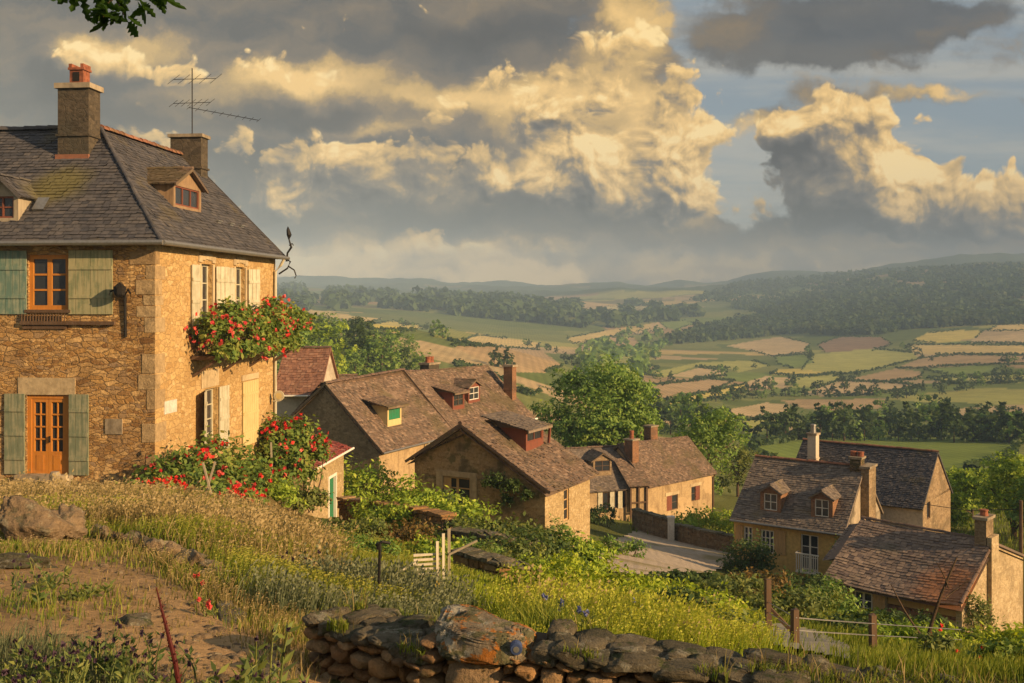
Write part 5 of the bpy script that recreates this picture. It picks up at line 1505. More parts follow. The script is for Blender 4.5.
# ------------------------------------------------------------------ the pair of houses beside the yard
p = spot(648, 530, 85)
r, fr, fl, fg, sf = house('yard_house', 'ochre house with two brown shuttered windows at the far side of the yard', 'house', p, R_(44), 9.6, 6.4, 3.9, 3.9, 3.2, 6.9, 'pl_ochre', 'tile_brown', front=[(2.6, 4.2, 1.2, 2.5), (6.2, 7.5, 1.55, 2.85)], drop=2, sag=0.1, og=0.2, seed=51, zr1=6.6)
for o in ((2.6, 4.2, 1.2, 2.5), (6.2, 7.5, 1.55, 2.85)):
    window(r, fr, *o, 2, 2, 'wood_dark', 0.12)
    mb = MB(fr); mb.box(o[0] - 0.2, o[1] + 0.2, 0, 0.04, o[3] + 0.01, o[3] + 0.3); mb.build('lintel', M['stone'], r)
shutter(r, fr, 2.62, 3.35, 1.22, 2.48, 'wood_red', -0.04, 3, 2); shutter(r, fr, 6.85, 7.48, 1.58, 2.82, 'wood_red', -0.04, 3, 2)
chimney(r, -0.1, 0.75, 1.6, 2.5, 5.0, 7.4, 'brick_dark', pots=1, pot_h=0.7, label='chimney above the near gable')
chimney(r, 4.6, 5.6, 3.3, 4.1, 6.3, 8.0, 'brick_dark', pots=0, label='broad chimney on the ridge')
mb = MB(); mb.tube([(9.45, -0.25, 3.6), (9.45, -0.08, 3.3), (9.45, -0.08, -1)], 0.07, 7); mb.build('downpipe', M['wood_dark'], r)
p = spot(584, 524, 83)
r, fr, fl, fg, sf = house('yard_annex', 'low grey roofed annex with one dormer between the cottage and the yard house', 'house', p, R_(20), 5.0, 6.0, 2.9, 4.6, 3.6, 5.7, 'pl_ochre', 'tile_gray', front=[(1.7, 3.9, 1.1, 2.5)], drop=2, sag=0.1, og=0.1, seed=52)
window(r, fr, 1.7, 3.9, 1.1, 2.5, 4, 1, 'wood_dark', 0.12)
for a in (1.25, 2.35, 3.1): shutter(r, fr, a, a + 0.42, 1.08, 2.52, 'sh_pale', 0.03, 2, 2)
dormer(r, fr, 2.2, 1.7, -1.1, 3.95, 5.1, sf, 'gable', 'rub_gray', 'tile_brown', (2, 2), 'wood_dark', rise=0.5, over=0.25)
t = thing('timber_porch', 'dark timber porch bay joining the annex and the ochre yard house', 'porch', spot(630, 530, 84), R_(20))
mb = MB(); 
for x in (0, 0.75, 1.5): mb.box(x, x + 0.14, -0.07, 0.07, -1, 3.7)
for z in (1.4, 2.2, 3.6): mb.box(0.14, 1.5, -0.05, 0.05, z, z + 0.12)
mb.build('frame', M['wood_dark'], t)
mb = MB(); mb.box(0.14, 1.5, 0.1, 0.16, 1.52, 3.6); mb.build('infill', M['pl_ochre'], t)
mb = MB(seed=5); roof_plane(mb, [(-0.3, -0.4, 3.7), (1.9, -0.4, 3.7), (1.9, 2.6, 5.6), (-0.3, 2.6, 5.6)], 0.22, 0.16); mb.build('roof', M['tile_brown'], t)

# ------------------------------------------------------------------ yellow house, right
p = spot(734, 590, 62.0)
YR = R_(-35)
yops = [(0.65, 1.2, 2.8, 4.05), (1.75, 2.55, 2.6, 4.0), (4.2, 5.25, 1.95, 4.05)]
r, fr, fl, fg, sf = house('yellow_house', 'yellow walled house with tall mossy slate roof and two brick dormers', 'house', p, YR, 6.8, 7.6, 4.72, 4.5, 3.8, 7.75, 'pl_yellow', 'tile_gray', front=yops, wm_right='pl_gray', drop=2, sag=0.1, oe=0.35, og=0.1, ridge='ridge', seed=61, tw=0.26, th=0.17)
window(r, fr, *yops[0], 2, 3, 'white', 0.1); window(r, fr, *yops[1], 3, 3, 'white', 0.1)
bw = window(r, fr, *yops[2], 2, 3, 'white', 0.16, label='balcony door')
for (a, b) in ((0.15, 0.6), (1.25, 1.7), (2.62, 3.3)): shutter(r, fr, a, b, 2.62, 4.08, 'sh_tan', 0.03, 3, 2)
mb = MB(fr); mb.box(4.05, 5.4, 0.0, 0.5, 1.86, 1.94)
for i in range(11): x = 4.07 + i * 0.126; mb.box(x, x + 0.05, 0.42, 0.47, 1.94, 2.95)
mb.box(4.03, 5.42, 0.40, 0.49, 2.95, 3.02); mb.box(4.03, 4.09, 0.0, 0.4, 2.95, 3.02); mb.build('balcony_rail', M['white'], r)
dormer(r, fr, 2.15, 1.3, -0.5, 5.0, 6.25, sf, 'gable', 'brick', 'tile_gray', (2, 2), 'white', rise=0.42, over=0.12, label='brick dormer nearer the yard', inset=0.24)
dormer(r, fr, 5.3, 1.3, -0.5, 5.0, 6.25, sf, 'gable', 'brick', 'tile_gray', (2, 2), 'white', rise=0.42, over=0.12, label='brick dormer nearer the barn', inset=0.24)
gutter(r, (-0.1, -0.42, 4.4), (6.95, -0.42, 4.4), 0.07, 'zinc')
chimney(r, 6.82, 7.3, 3.2, 4.7, -2, 7.75, 'rub_gray', pots=0, label='broad chimney breast on the gable')
chimney(r, 6.1, 6.75, 3.4, 4.2, 7.2, 8.25, 'rub_dark', pots=2, pot_h=0.3, label='low ridge stack')
p = spot(786, 560, 70.0)
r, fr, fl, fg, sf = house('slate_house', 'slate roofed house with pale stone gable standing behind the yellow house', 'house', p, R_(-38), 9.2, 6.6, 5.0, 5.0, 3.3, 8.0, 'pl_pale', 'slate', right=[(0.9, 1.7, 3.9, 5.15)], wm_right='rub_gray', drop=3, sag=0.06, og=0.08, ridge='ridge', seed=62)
window(r, fg, 0.9, 1.7, 3.9, 5.15, 1, 1, 'wood_dark', 0.12)
chimney(r, 1.0, 1.6, 1.4, 2.0, 5.8, 8.7, 'pl_pale', cap='stone_gray', pots=1, pot_h=0.6, label='tall white chimney', pot_mat='zinc')

# ------------------------------------------------------------------ barn, lower right
p = spot(829, 628, 50.0)
bops = [(1.3, 2.2, 0.95, 2.15)]
r, fr, fl, fg, sf = house('stone_barn', 'low stone barn with uneven brown tiled roof and stacked timber bay', 'barn', p, R_(-42), 6.37, 9.6, 2.75, 2.9, 4.3, 4.75, 'rub_barn', 'tile_barn', front=bops + [(2.9, 6.1, -0.6, 2.45)], drop=3, sag=0.22, oe=0.5, og=0.12, tw=0.28, th=0.2, zr1=4.55, wm_right='rub_barn', right=[(2.6, 3.15, 0.0, 1.4)], seed=71, thick=0.5)
window(r, fr, *bops[0], 2, 3, 'white', 0.1)
shutter(r, fr, 1.25, 0.55, 0.9, 2.2, 'sh_tan', 0.03, 4, 2); shutter(r, fr, 2.25, 2.85, 0.9, 2.2, 'sh_tan', 0.03, 4, 2)
mb = MB(fr, 9)
for i, z in enumerate((-0.1, 0.45, 1.02, 1.58, 2.1)): mb.box(2.9, 6.1, -0.3, -0.08 - 0.03 * (i % 2), z - 0.32, z + 0.02, jit=0.03)
TB = mb.build('timber_bay', M['sh_tan'], r)
mb = MB(fr, 10)
for z in (-0.06, 0.5, 1.06, 1.62):
    x = 2.95
    while x < 6.0:
        w_ = mb.rng.uniform(0.2, 0.6); mb.box(x, min(x + w_, 6.06), -0.45, -0.14 + mb.rng.uniform(-.05, .08), z - 0.15, z + 0.14, jit=0.02); x += w_ + 0.03
mb.build('bricks', M['brick'], TB)
mb = MB(fg); mb.box(2.6, 3.15, -0.12, -0.06, 0.0, 1.4); mb.build('door', M['wood_red'], r)
chimney(r, 5.8, 6.34, 3.6, 4.7, 3.4, 5.7, 'rub_gray', pots=1, pot_h=0.3, label='pale plastered gable chimney')
mb = MB(fg); mb.box(3.6, 4.7, 0.003, 0.22, -2, 4.9); mb.build('buttress', M['rub_barn'], r)
mb = MB(seed=6); ridge_caps(mb, (6.45, -0.45, 2.66), (6.45, 4.3, 4.62), 0.09, 0.3); mb.build('verge_tiles', M['ridge_dark'], r)
mb = MB(seed=12); roof_plane(mb, [(-0.9, 1.2, 3.0), (0.1, 1.2, 3.35), (0.1, 4.6, 4.6), (-0.9, 4.6, 4.3)], 0.28, 0.2); 
mb.build('side_roof', M['tile_barn'], r)
t = thing('utility_pole', 'brown wooden pole with a wire at the right of the barn', 'pole', spot(1021, 590, 58), 0)
mb = MB(); mb.tube([(0, 0, -2), (0, 0, 5.2)], [0.13, 0.10], 8); mb.build('post', M['wood_dark'], t)
mb = MB(); mb.tube([(0, 0, 4.7), (-2.6, 1, 4.4), (-6, 3, 4.6)], 0.02, 4); mb.build('wire', M['iron'], t)

# ------------------------------------------------------------------ garden walls, fences, small things
def dry_wall(name, label, pts, h, th, mat, seed, cat='wall', stone=(0.32, 0.15), group=None, cope=None, capmat=None, sink=0.5):
    """drystone wall of separate stones following ground points (x, y) with its height above the ground"""
    x0, y0 = pts[0]
    z0 = gz(x0, y0)
    t = thing(name, label, cat, (x0, y0, z0), 0, group)
    rg = random.Random(seed); V0 = []; mb = MB(seed=seed); cp = MB(seed=seed + 1); core = MB(seed=seed)
    for (p, q) in zip(pts[:-1], pts[1:]):
        P, Q = Vector((p[0], p[1], gz(*p))), Vector((q[0], q[1], gz(*q)))
        d = Q - P; L = math.hypot(d.x, d.y); u = Vector((d.x / L, d.y / L, d.z / L)); n = Vector((u.y, -u.x, 0)).normalized()
        if n.y > 0: n = -n
        O = P - Vector((x0, y0, z0))
        def T(a, dd, zz): return tuple(O + u * a + n * dd + Vector((0, 0, zz)))
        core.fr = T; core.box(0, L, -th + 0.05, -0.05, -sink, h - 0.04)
        mb.fr = T; z = -sink
        while z < h - 0.03:
            hh = min(stone[1] * rg.uniform(0.7, 1.4), h - z); a = -rg.random() * stone[0]
            while a < L:
                w = stone[0] * rg.uniform(0.5, 1.6)
                aa, bb = max(a, 0), min(a + w, L)
                if bb - aa > 0.04:
                    mb.box(aa + 0.008, bb - 0.008, -th, rg.uniform(-0.03, 0.03), z + 0.006, z + hh - 0.008, jit=min(0.02, hh * 0.16))
                a += w
            z += hh
        if cope:
            cp.fr = T; a = 0
            while a < L:
                w = min(cope[0] * rg.uniform(0.6, 1.4), L - a)
                cp.box(a + 0.006, a + w - 0.006, -th - 0.04, 0.05, h + 0.003, h + cope[1] * rg.uniform(0.7, 1.3), jit=min(0.02, cope[1] * 0.25)); a += w + 0.001
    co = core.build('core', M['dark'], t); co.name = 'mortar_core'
    mb.build('stones', M[mat], t)
    if cope: cp.build('coping', M[capmat or mat], t)
    return t


def P2(px, Y): return ((px - 512) / F * Y, Y)


dry_wall('garden_wall', 'brown drystone wall between the shed and the clipped hedges', [P2(338, 34), P2(372, 31.5), P2(410, 29), P2(442, 27)], 0.95, 0.4, 'rock_wall', 5, stone=(0.34, 0.17), cope=(0.4, 0.1), capmat='rock_wall')
dry_wall('garden_wall', 'dark drystone wall below the cottage gable', [P2(447, 25.5), P2(490, 24.5), P2(545, 25)], 0.6, 0.4, 'rock_wall', 6, stone=(0.34, 0.17), cope=(0.4, 0.1), capmat='rock_lichen')
dry_wall('terrace_wall', 'low mossy terrace wall crossing the lawn behind the slatted gate', [P2(452, 19.5), P2(500, 18.5), P2(535, 18.8)], 0.28, 0.35, 'rock_wall', 9, stone=(0.26, 0.12), cope=(0.3, 0.07), capmat='rock_lichen')
dry_wall('yard_wall', 'low stone wall at the left of the yard gate', [P2(632, 80), P2(668, 76)], 1.5, 0.5, 'rock', 7, stone=(0.45, 0.22), cope=(0.5, 0.12), capmat='rock_lichen')
dry_wall('yard_wall', 'low stone wall running right from the yard gate to the yellow house', [P2(674, 76), P2(700, 73), P2(740, 71)], 1.2, 0.5, 'rock', 8, stone=(0.45, 0.22), cope=(0.5, 0.12), capmat='rock_lichen')
x, y = P2(671, 75.6); t = thing('gate_post', 'pale square gate post in the gap of the yard wall', 'gate post', (x, y, gz(x, y)))
mb = MB(); mb.box(-0.22, 0.22, -0.22, 0.22, -0.3, 1.75); mb.build('post', M['pl_white'], t)
mb = MB(); mb.box(-0.28, 0.28, -0.28, 0.28, 1.753, 1.87); mb.build('cap', M['pl_white'], t)

# slatted gate panel with its posts, iron pole, bucket
x, y, z = hit(415, 593, 7)
t = thing('slatted_gate', 'pale slatted wooden gate panel leaning open in the lower garden', 'gate', (x, y, z), R_(14))
t.scale = (0.72, 0.72, 0.72)
mb = MB(seed=3)
for i in range(7): mb.box(-0.02, 0.42, -0.012, 0.012, 0.12 + i * 0.078, 0.155 + i * 0.078, jit=0.006)
mb.build('slats', M['wood_pale'], t)
for xx in (0.36, 0.46):
    mb = MB(); mb.box(xx - 0.02, xx + 0.02, -0.055, -0.014, -0.15, 0.82 + (xx - .36) * 1.2, jit=0.006); mb.build('post', M['wood_pale'], t)
mb = MB(); mb.bar((-0.55, -0.03, 0.22), (0.02, -0.02, 0.5), 0.03); mb.build('brace', M['wood_pale'], t)
x, y, z = hit(449, 582, 7); t = thing('wooden_stake', 'tall thin wooden stake behind the slatted gate', 'stake', (x, y, gz(x, y)))
mb = MB(); mb.box(-0.015, 0.015, -0.015, 0.015, -0.2, 0.80, jit=0.006); mb.build('post', M['wood_gray'], t)
mb = MB(); mb.bar((0.0, -0.03, 0.42), (0.42, 0.0, 0.62), 0.03); mb.build('rail', M['wood_gray'], t)
x, y, z = hit(379, 611, 6); t = thing('iron_pole', 'dark iron pole with a hooked top standing in the green grass', 'pole', (x, y, gz(x, y)))
mb = MB(); mb.tube([(0, 0, -0.2), (0, 0, 0.3), (0.01, 0, 0.62)], 0.014, 7); mb.build('post', M['iron'], t)
mb = MB(); mb.tube([(-0.03, 0, 0.60), (0.03, 0, 0.63), (0.10, 0.02, 0.61)], 0.014, 6); mb.tube([(0.0, 0, 0.56), (0.0, 0, 0.62)], 0.024, 7); mb.build('hook', M['iron'], t)
x, y, z = hit(431, 601, 6); t = thing('bucket', 'small bright yellow bucket in the grass below the slatted gate', 'bucket', (x, y, gz(x, y)))
mb = MB(); mb.tube([(0, 0, 0.0), (0, 0, 0.17), (0, 0, 0.19)], [0.08, 0.115, 0.125], 14, cap=True); mb.build('pail', M['yellow_plastic'], t, True)
mb = MB(); mb.tube([(0.12 * math.cos(a), 0, 0.19 + 0.10 * math.sin(a)) for a in [math.pi * i / 8 for i in range(9)]], 0.006, 5); mb.build('handle', M['iron'], t)
for (px, Y, hh, mat, lab) in ((768, 14.0, 0.75, 'wood_dark', 'tall fence post with a strut at the edge of the bright grass'), (795, 11.2, 0.42, 'wood_dark', 'dark fence post beside the flagstone path'), (873, 12.0, 0.44, 'wood_dark', 'dark fence post among the shrubs left of the dead branch')):
    x, y = P2(px, Y); t = thing('fence_post', lab, 'fence post', (x, y, gz(x, y)), 0.2, 'posts of the wire fence')
    mb = MB(seed=px); mb.box(-0.035, 0.035, -0.035, 0.035, -0.25, hh, jit=0.01); mb.build('post', M[mat], t)
    if px == 768: mb = MB(); mb.bar((0.02, 0, 0.35), (0.38, -0.2, -0.05), 0.05); mb.build('strut', M['wood_dark'], t)
a = P2(768, 14.0); b = P2(795, 11.2); c = P2(873, 12.0); e = P2(960, 14.0)
mb = MB()
for dz in (0.34, 0.2):
    pts = [(q[0], q[1] - 0.04, gz(*q) + dz + (0.1 if i == 0 else 0)) for i, q in enumerate((a, b, c, e))]
    mb.tube(pts, 0.006, 4)
tag(mb.build('fence_wire', M['zinc']), 'two thin wires strung between the fence posts', 'wire')
x, y = P2(930, 15.0); t = thing('dead_branch', 'bare forked dead branch leaning in front of the barn', 'branch', (x, y, gz(x, y)))
mb = MB(); limb(mb, (-0.1, 0, -0.1), (0.45, 0.1, 1.35), 0.035, 0.012, 0.06, 3); limb(mb, (-0.05, 0, 0.1), (-0.55, 0.1, 0.95), 0.02, 0.008, 0.1, 4); limb(mb, (0.25, 0.05, 0.75), (0.62, 0, 1.05), 0.014, 0.005, 0.1, 5); limb(mb, (0.3, 0.05, 0.9), (0.1, 0, 1.3), 0.012, 0.005, 0.1, 6)
mb.build('branches', M['bark'], t, True)
x, y = P2(55, 23); t = thing('stone_post', 'short grey stone post standing in the grass before the house door', 'post', (x, y, gz(x, y)))
mb = MB(); mb.tube([(0, 0, -0.3), (0, 0, 0.5), (0, 0, 0.56)], [0.13, 0.12, 0.09], 10); mb.build('shaft', M['stone_gray'], t)
x, y = P2(67, 22.5); t = thing('stone_slab', 'pale stone slab leaning against the short grey post', 'slab', (x, y, gz(x, y)), 0.2)
mb = MB(seed=5); f = lambda a, d, z: (a + z * -0.35, d, z)
mb.fr = f; mb.box(-0.1, 0.16, -0.05, 0.05, -0.1, 0.48, jit=0.02); mb.build('block', M['stone'], t)
for (px, Y, ln, lab) in ((214, 25.5, 0.5, 'white stake leaning left in front of the rose bush'), (203, 25.7, -0.5, 'white stake leaning right in front of the rose bush'), (273, 30, 0.12, 'grey upright stake below the climbing rose')):
    x, y = P2(px, Y); t = thing('garden_stake', lab, 'stake', (x, y, gz(x, y)), 0, 'stakes below the roses')
    mb = MB(); mb.bar((0, 0, -0.2), (-ln * 0.6, 0.05, 0.85 if abs(ln) > 0.2 else 1.6), 0.045); mb.build('stick', M['wood_gray'], t)

# ------------------------------------------------------------------ foreground drystone wall with its great capstone
W0 = (-1.12, 5.60); W1 = (-0.42, 5.02); W2 = (2.6, 4.12)
t = thing('foreground_wall', 'lichen covered drystone wall along the bottom with orange blotched capstone', 'wall', (W1[0], W1[1], -1.62))
def wseg(A, B):
    d = Vector((B[0] - A[0], B[1] - A[1], 0)); L = d.length; u = d / L; n = Vector((u.y, -u.x, 0))
    O = Vector((A[0] - W1[0], A[1] - W1[1], 0))
    dr = -0.045 if A is W1 else 0.0
    return (lambda a, dd, z: tuple(O + u * a + n * dd + Vector((0, 0, z + dr * a)))), L
rgw = random.Random(77)
SV, SF_, SR_ = [], [], []; nb = 0
def put_stone(T, a0, a1, d, z0, z1, seed):
    global nb
    V, Fc = block_np(seed, 4, 0.3)
    ca, cz = (a0 + a1) / 2, (z0 + z1) / 2
    Wv = np.array([T(ca + v[0] * (a1 - a0) * 0.50, d + v[1] * 0.10, cz + v[2] * (z1 - z0) * 0.50) for v in V])
    SV.append(Wv); SF_.append(Fc + nb); SR_.append(np.full(len(Fc), rgw.random())); nb += len(V)
core = MB(seed=1)
for (A, B, top) in ((W0, W1, -0.20), (W1, W2, -0.085)):
    T, L = wseg(A, B)
    core.fr = T; core.box(0.0, L, -0.42, -0.12, -0.75, top - 0.03)
    z = -0.72
    while z < top - 0.02:
        hh = min(rgw.uniform(0.05, 0.10), top - z)
        if top - z - hh < 0.04: hh = top - z
        a = -0.05
        while a < L:
            w_ = rgw.uniform(0.07, 0.20)
            put_stone(T, a, a + w_ - 0.012, -0.07 + rgw.uniform(-0.025, 0.02), z, z + hh - 0.012, rgw.randint(0, 99999)); a += w_
        z += hh
core.build('mortar_core', M['earth'], t)
mesh_np('stones', np.concatenate(SV), np.concatenate(SF_), np.concatenate(SR_), M['rock_wall'], t)
T, L = wseg(W1, W2)
V, Fc = block_np(12, 6, 0.22)
V = V + 0.035 * np.stack([np.sin(V[:, 1] * 7 + V[:, 2] * 5), np.sin(V[:, 0] * 6 + 1), np.sin(V[:, 0] * 9 + V[:, 1] * 4)], 1)
cw = np.array([T(0.25 + v[0] * 0.245, -0.15 + v[1] * 0.17, -0.085 + v[2] * 0.078 - 0.015 * v[0]) for v in V])
mesh_np('capstone', cw, Fc, np.full(len(Fc), 0.4), M['rock_cap'], t)['label'] = 'great orange blotched capstone'
V, Fc = block_np(14, 5, 0.2)
cw = np.array([T(0.26 + v[0] * 0.13, -0.03 + v[1] * 0.09, -0.275 + v[2] * 0.105) for v in V])
mesh_np('square_stone', cw, Fc, np.full(len(Fc), 0.9), M['rock_wall'], t)
SV, SF_, SR_ = [], [], []; nb = 0
for (A, B, a_, top, mind) in ((W1, W2, 0.50, -0.075, 0.30), (W0, W1, -0.1, -0.19, 0.22)):
    T, L = wseg(A, B)
    for rowd in (-0.07, -0.20, -0.33):
        a = a_ + rgw.uniform(0, 0.1)
        while a < L + (0.3 if A is W1 else 0):
            w_ = rgw.uniform(0.10, 0.28) if A is W1 else rgw.uniform(0.08, 0.2)
            V, Fc = block_np(rgw.randint(0, 99999), 4, 0.5)
            hh = rgw.uniform(0.026, 0.042); dz = rgw.uniform(-0.018, 0.012); tl = rgw.uniform(-0.05, 0.05)
            Wv = np.array([T(a + w_ / 2 + v[0] * w_ * 0.52, rowd + v[1] * 0.095, top + dz + v[2] * hh + tl * v[0] * w_) for v in V])
            SV.append(Wv); SF_.append(Fc + nb); SR_.append(np.full(len(Fc), rgw.random())); nb += len(V); a += w_ * 0.95
mesh_np('coping', np.concatenate(SV), np.concatenate(SF_), np.concatenate(SR_), M['rock_lichen'], t)
T, L = wseg(W1, W2)
x, y, z = T(0.47, 0.035, 0)
d = thing('enamel_disc', 'small round blue enamel disc fixed at the right end of the orange capstone', 'disc', (W1[0] + x, W1[1] + y, -1.62 - 0.075))
mb = MB(); mb.tube([(0, 0.05, 0), (0, 0.0, 0)], 0.03, 18); mb.tube([(0, 0.004, 0), (0, -0.004, 0)], [0.03, 0.027], 18); mb.build('plate', M['blue_enamel'], d)
mb = MB(); mb.tube([(0, -0.0042, 0), (0, -0.006, 0)], 0.015, 12); mb.build('boss', M['zinc'], d)

# moss and creeping plants on the wall top
g = np.random.default_rng(9); P = []
for (A, B, top, n) in ((W1, W2, -0.045, 6500), (W0, W1, -0.165, 3500)):
    T, L = wseg(A, B); q = g.uniform(0.0, 1.0, (n, 2))
    for a, d in q:
        a, d = a * (L + 0.2), 0.02 - d * 0.42
        if A is W1 and a < 0.5: continue
        if vnoise(np.array([a * 5.0]), np.array([d * 7.0]), 4)[0] < 0.56: continue
        p = T(a, d, top); P.append((W1[0] + p[0], W1[1] + p[1], -1.62 + p[2]))
P = np.array(P)
V, Fc, Rn = blades(P, 0.035, 0.006, 3, 1.6, 0.0)
tag(mesh_np('wall_moss', V, Fc, Rn, M['gr_green']), kind='stuff')
V, Fc, Rn = blades(P[::7] + g.normal(size=P[::7].shape) * 0.02, 0.09, 0.005, 4, 1.2, 0.0)
tag(mesh_np('wall_grass', V, Fc, Rn, M['gr_dry']), kind='stuff')
# loose pebbles on the dirt
x, y = sample_poly([(20, 562), (110, 552), (160, 572), (215, 615), (300, 650), (310, 690), (90, 690), (20, 620), (-40, 600)], 420, 31)
Hh = hits(x, y, 3.2); Hh = Hh[~np.isnan(Hh).any(1)]
VV, FF_, RR = [], [], []; nb = 0
for i, h in enumerate(Hh):
    V, Fc = rock_np(500 + i % 40, 2, 0.3); s_ = 0.012 + 0.03 * g.random() ** 3
    VV.append(V * s_ * np.array([1.2, 1, .6]) + h); FF_.append(Fc + nb); RR.append(np.full(len(Fc), g.random())); nb += len(V)
tag(mesh_np('pebbles', np.concatenate(VV), np.concatenate(FF_), np.concatenate(RR), M['rock']), kind='stuff')

# ------------------------------------------------------------------ stones and logs on the path
x, y = P2(30, 11.0); z = gz(x, y)
rock('boulder', 'large split brown boulder at the left edge of the path', (x, y, z + 0.18), (0.95, 0.6, 0.55), 5, 'rock', 0.2, 'boulder', tilt=-0.35, sub=5)
x, y = P2(66, 11.4); z = gz(x, y)
rock('boulder', 'rounded pale tan boulder leaning on the large split boulder', (x, y, z + 0.15), (0.38, 0.5, 0.42), 9, 'rock', 0.5, 'boulder', sub=5)
x, y = P2(12, 8.6); rock('stone_slab', 'flat grey slab lying on the path at the left edge', (x, y, gz(x, y) + 0.04), (0.75, 0.4, 0.16), 15, 'rock_lichen', 0.1, 'slab', sub=5)
row = [(96, 12.4, .22, .18), (104, 12.1, .26, .2), (135, 11.6, .3, .2), (150, 11.2, .26, .16), (160, 10.6, .32, .2), (172, 10.1, .3, .22), (186, 9.7, .34, .2), (196, 9.3, .3, .2), (212, 9.2, .4, .18), (232, 9.0, .42, .16), (190, 10.0, .22, .14), (205, 8.8, .2, .14), (246, 8.8, .26, .15), (120, 12.0, .2, .12), (178, 9.2, .2, .12), (168, 11.0, .2, .12)]
for i, (px, Y, s, h) in enumerate(row):
    x, y = P2(px, Y)
    rock('stone', 'rough grey brown stone in the row edging the dirt path', (x, y, gz(x, y) + h * 0.25), (s, s * 0.7, h), 30 + i, 'rock' if i % 3 else 'rock_lichen', i * 0.7, 'stone', 'stones edging the dirt path', sub=4)
for (px, Y, sx_, sy_, lab) in ((226, 7.1, .22, .9, 'narrow worn flagstone set along the right side of the dirt path'), (132, 6.4, .3, .3, 'small half buried flagstone in the middle of the dirt path'), (262, 5.3, .5, .35, 'broad flagstone at the bottom beside the start of the wall')):
    x, y = P2(px, Y); rock('flagstone', lab, (x, y, gz(x, y) - 0.01), (sx_, sy_, 0.1), px, 'rock_lichen', 0.25, 'flagstone', sub=4)

# ------------------------------------------------------------------ roses and shrubs round the big house
bl = [(0.85, y, 0.35 + 0.12 * math.sin(y * 2.1), 0.5, 0.8, 0.5 + 0.12 * math.sin(y * 3)) for y in (2.9, 4.1, 5.3, 6.5, 7.7, 8.9, 9.9)] + [(0.9, 3.2, 0.75, 0.4, 0.6, 0.5), (0.9, 7.5, 0.8, 0.4, 0.7, 0.45)] + [(1.0, y, -0.36, 0.3, 0.7, 0.32) for y in (2.6, 3.6, 4.8, 6.0, 7.4, 8.8)] + [(0.55, 2.3, 0.2, 0.5, 0.35, 0.6)]
t = bush('balcony_flowers', 'mass of red geraniums and greenery spilling over the balcony rail', hl(0, 0, 4.05), bl, 9500, 0.085, 'leaf_rose', 3, 'flowers', flowers=[('rose_pink', 330, 0.075, 5), ('rose_red', 60, 0.07, 6)], clump=0.22, stems=False)
mb = MB(); mb.box(0.62, 0.86, 2.5, 9.8, -0.42, -0.2); mb.build('planter', M['wood_dark'], t)
t.rotation_euler = (0, 0, HROT)
def W(px, py, Y, o): return (((px - 512) / F * Y) - o[0], Y - o[1], ((HY - py) / F * Y) - o[2])
o = at(200, 27.6)
pts = [(160, 490, 26.6, .75, .6, .7), (185, 482, 27.2, .8, .7, .85), (212, 478, 28.0, .85, .7, .95), (240, 482, 28.8, .8, .7, .95), (255, 492, 29.6, .55, .6, .8), (200, 500, 26.4, .9, .6, .6), (235, 502, 27.0, .8, .6, .6)]
bl = [W(a, b, c, o) + (r1, r2, r3) for a, b, c, r1, r2, r3 in pts]
bush('rose_bush', 'large green rose bush with red blooms at the foot of the sunlit house wall', o, bl, 7500, 0.085, 'leaf_rose', 13, 'rose bush', flowers=[('rose_red', 80, 0.075, 8), ('rose_pink', 80, 0.06, 9)])
o = at(152, 24.8)
bl = [W(150, 498, 24.6, o) + (.42, .35, .4), W(163, 492, 25, o) + (.35, .3, .35)]
bush('geranium', 'low clump of scarlet geraniums left of the big rose bush', o, bl, 700, 0.06, 'leaf_rose', 14, 'geranium', flowers=[('rose_red', 110, 0.06, 4)])
o = at(243, 25.2)
bl = [W(238, 504, 25, o) + (.5, .35, .35), W(252, 508, 25.4, o) + (.35, .3, .3)]
bush('geranium', 'low clump of scarlet geraniums right of the big rose bush', o, bl, 700, 0.06, 'leaf_rose', 15, 'geranium', flowers=[('rose_red', 100, 0.06, 4)])
o = at(285, 36)
pts = [(270, 452, 36.2, .8, .6, .9), (288, 440, 36.6, .95, .7, .8), (303, 448, 37, .8, .7, .9), (282, 468, 36, .8, .6, 1.0), (298, 470, 36.4, .7, .6, .8), (276, 492, 35.6, .6, .5, .9), (316, 452, 37.4, .45, .5, .5)]
bl = [W(a, b, c, o) + (r1, r2, r3) for a, b, c, r1, r2, r3 in pts]
bush('climbing_rose', 'tall climbing rose with crimson blooms in front of the shed roof', o, bl, 5500, 0.10, 'leaf_rose', 23, 'rose', flowers=[('rose_red', 90, 0.085, 8), ('rose_pink', 70, 0.08, 9)])

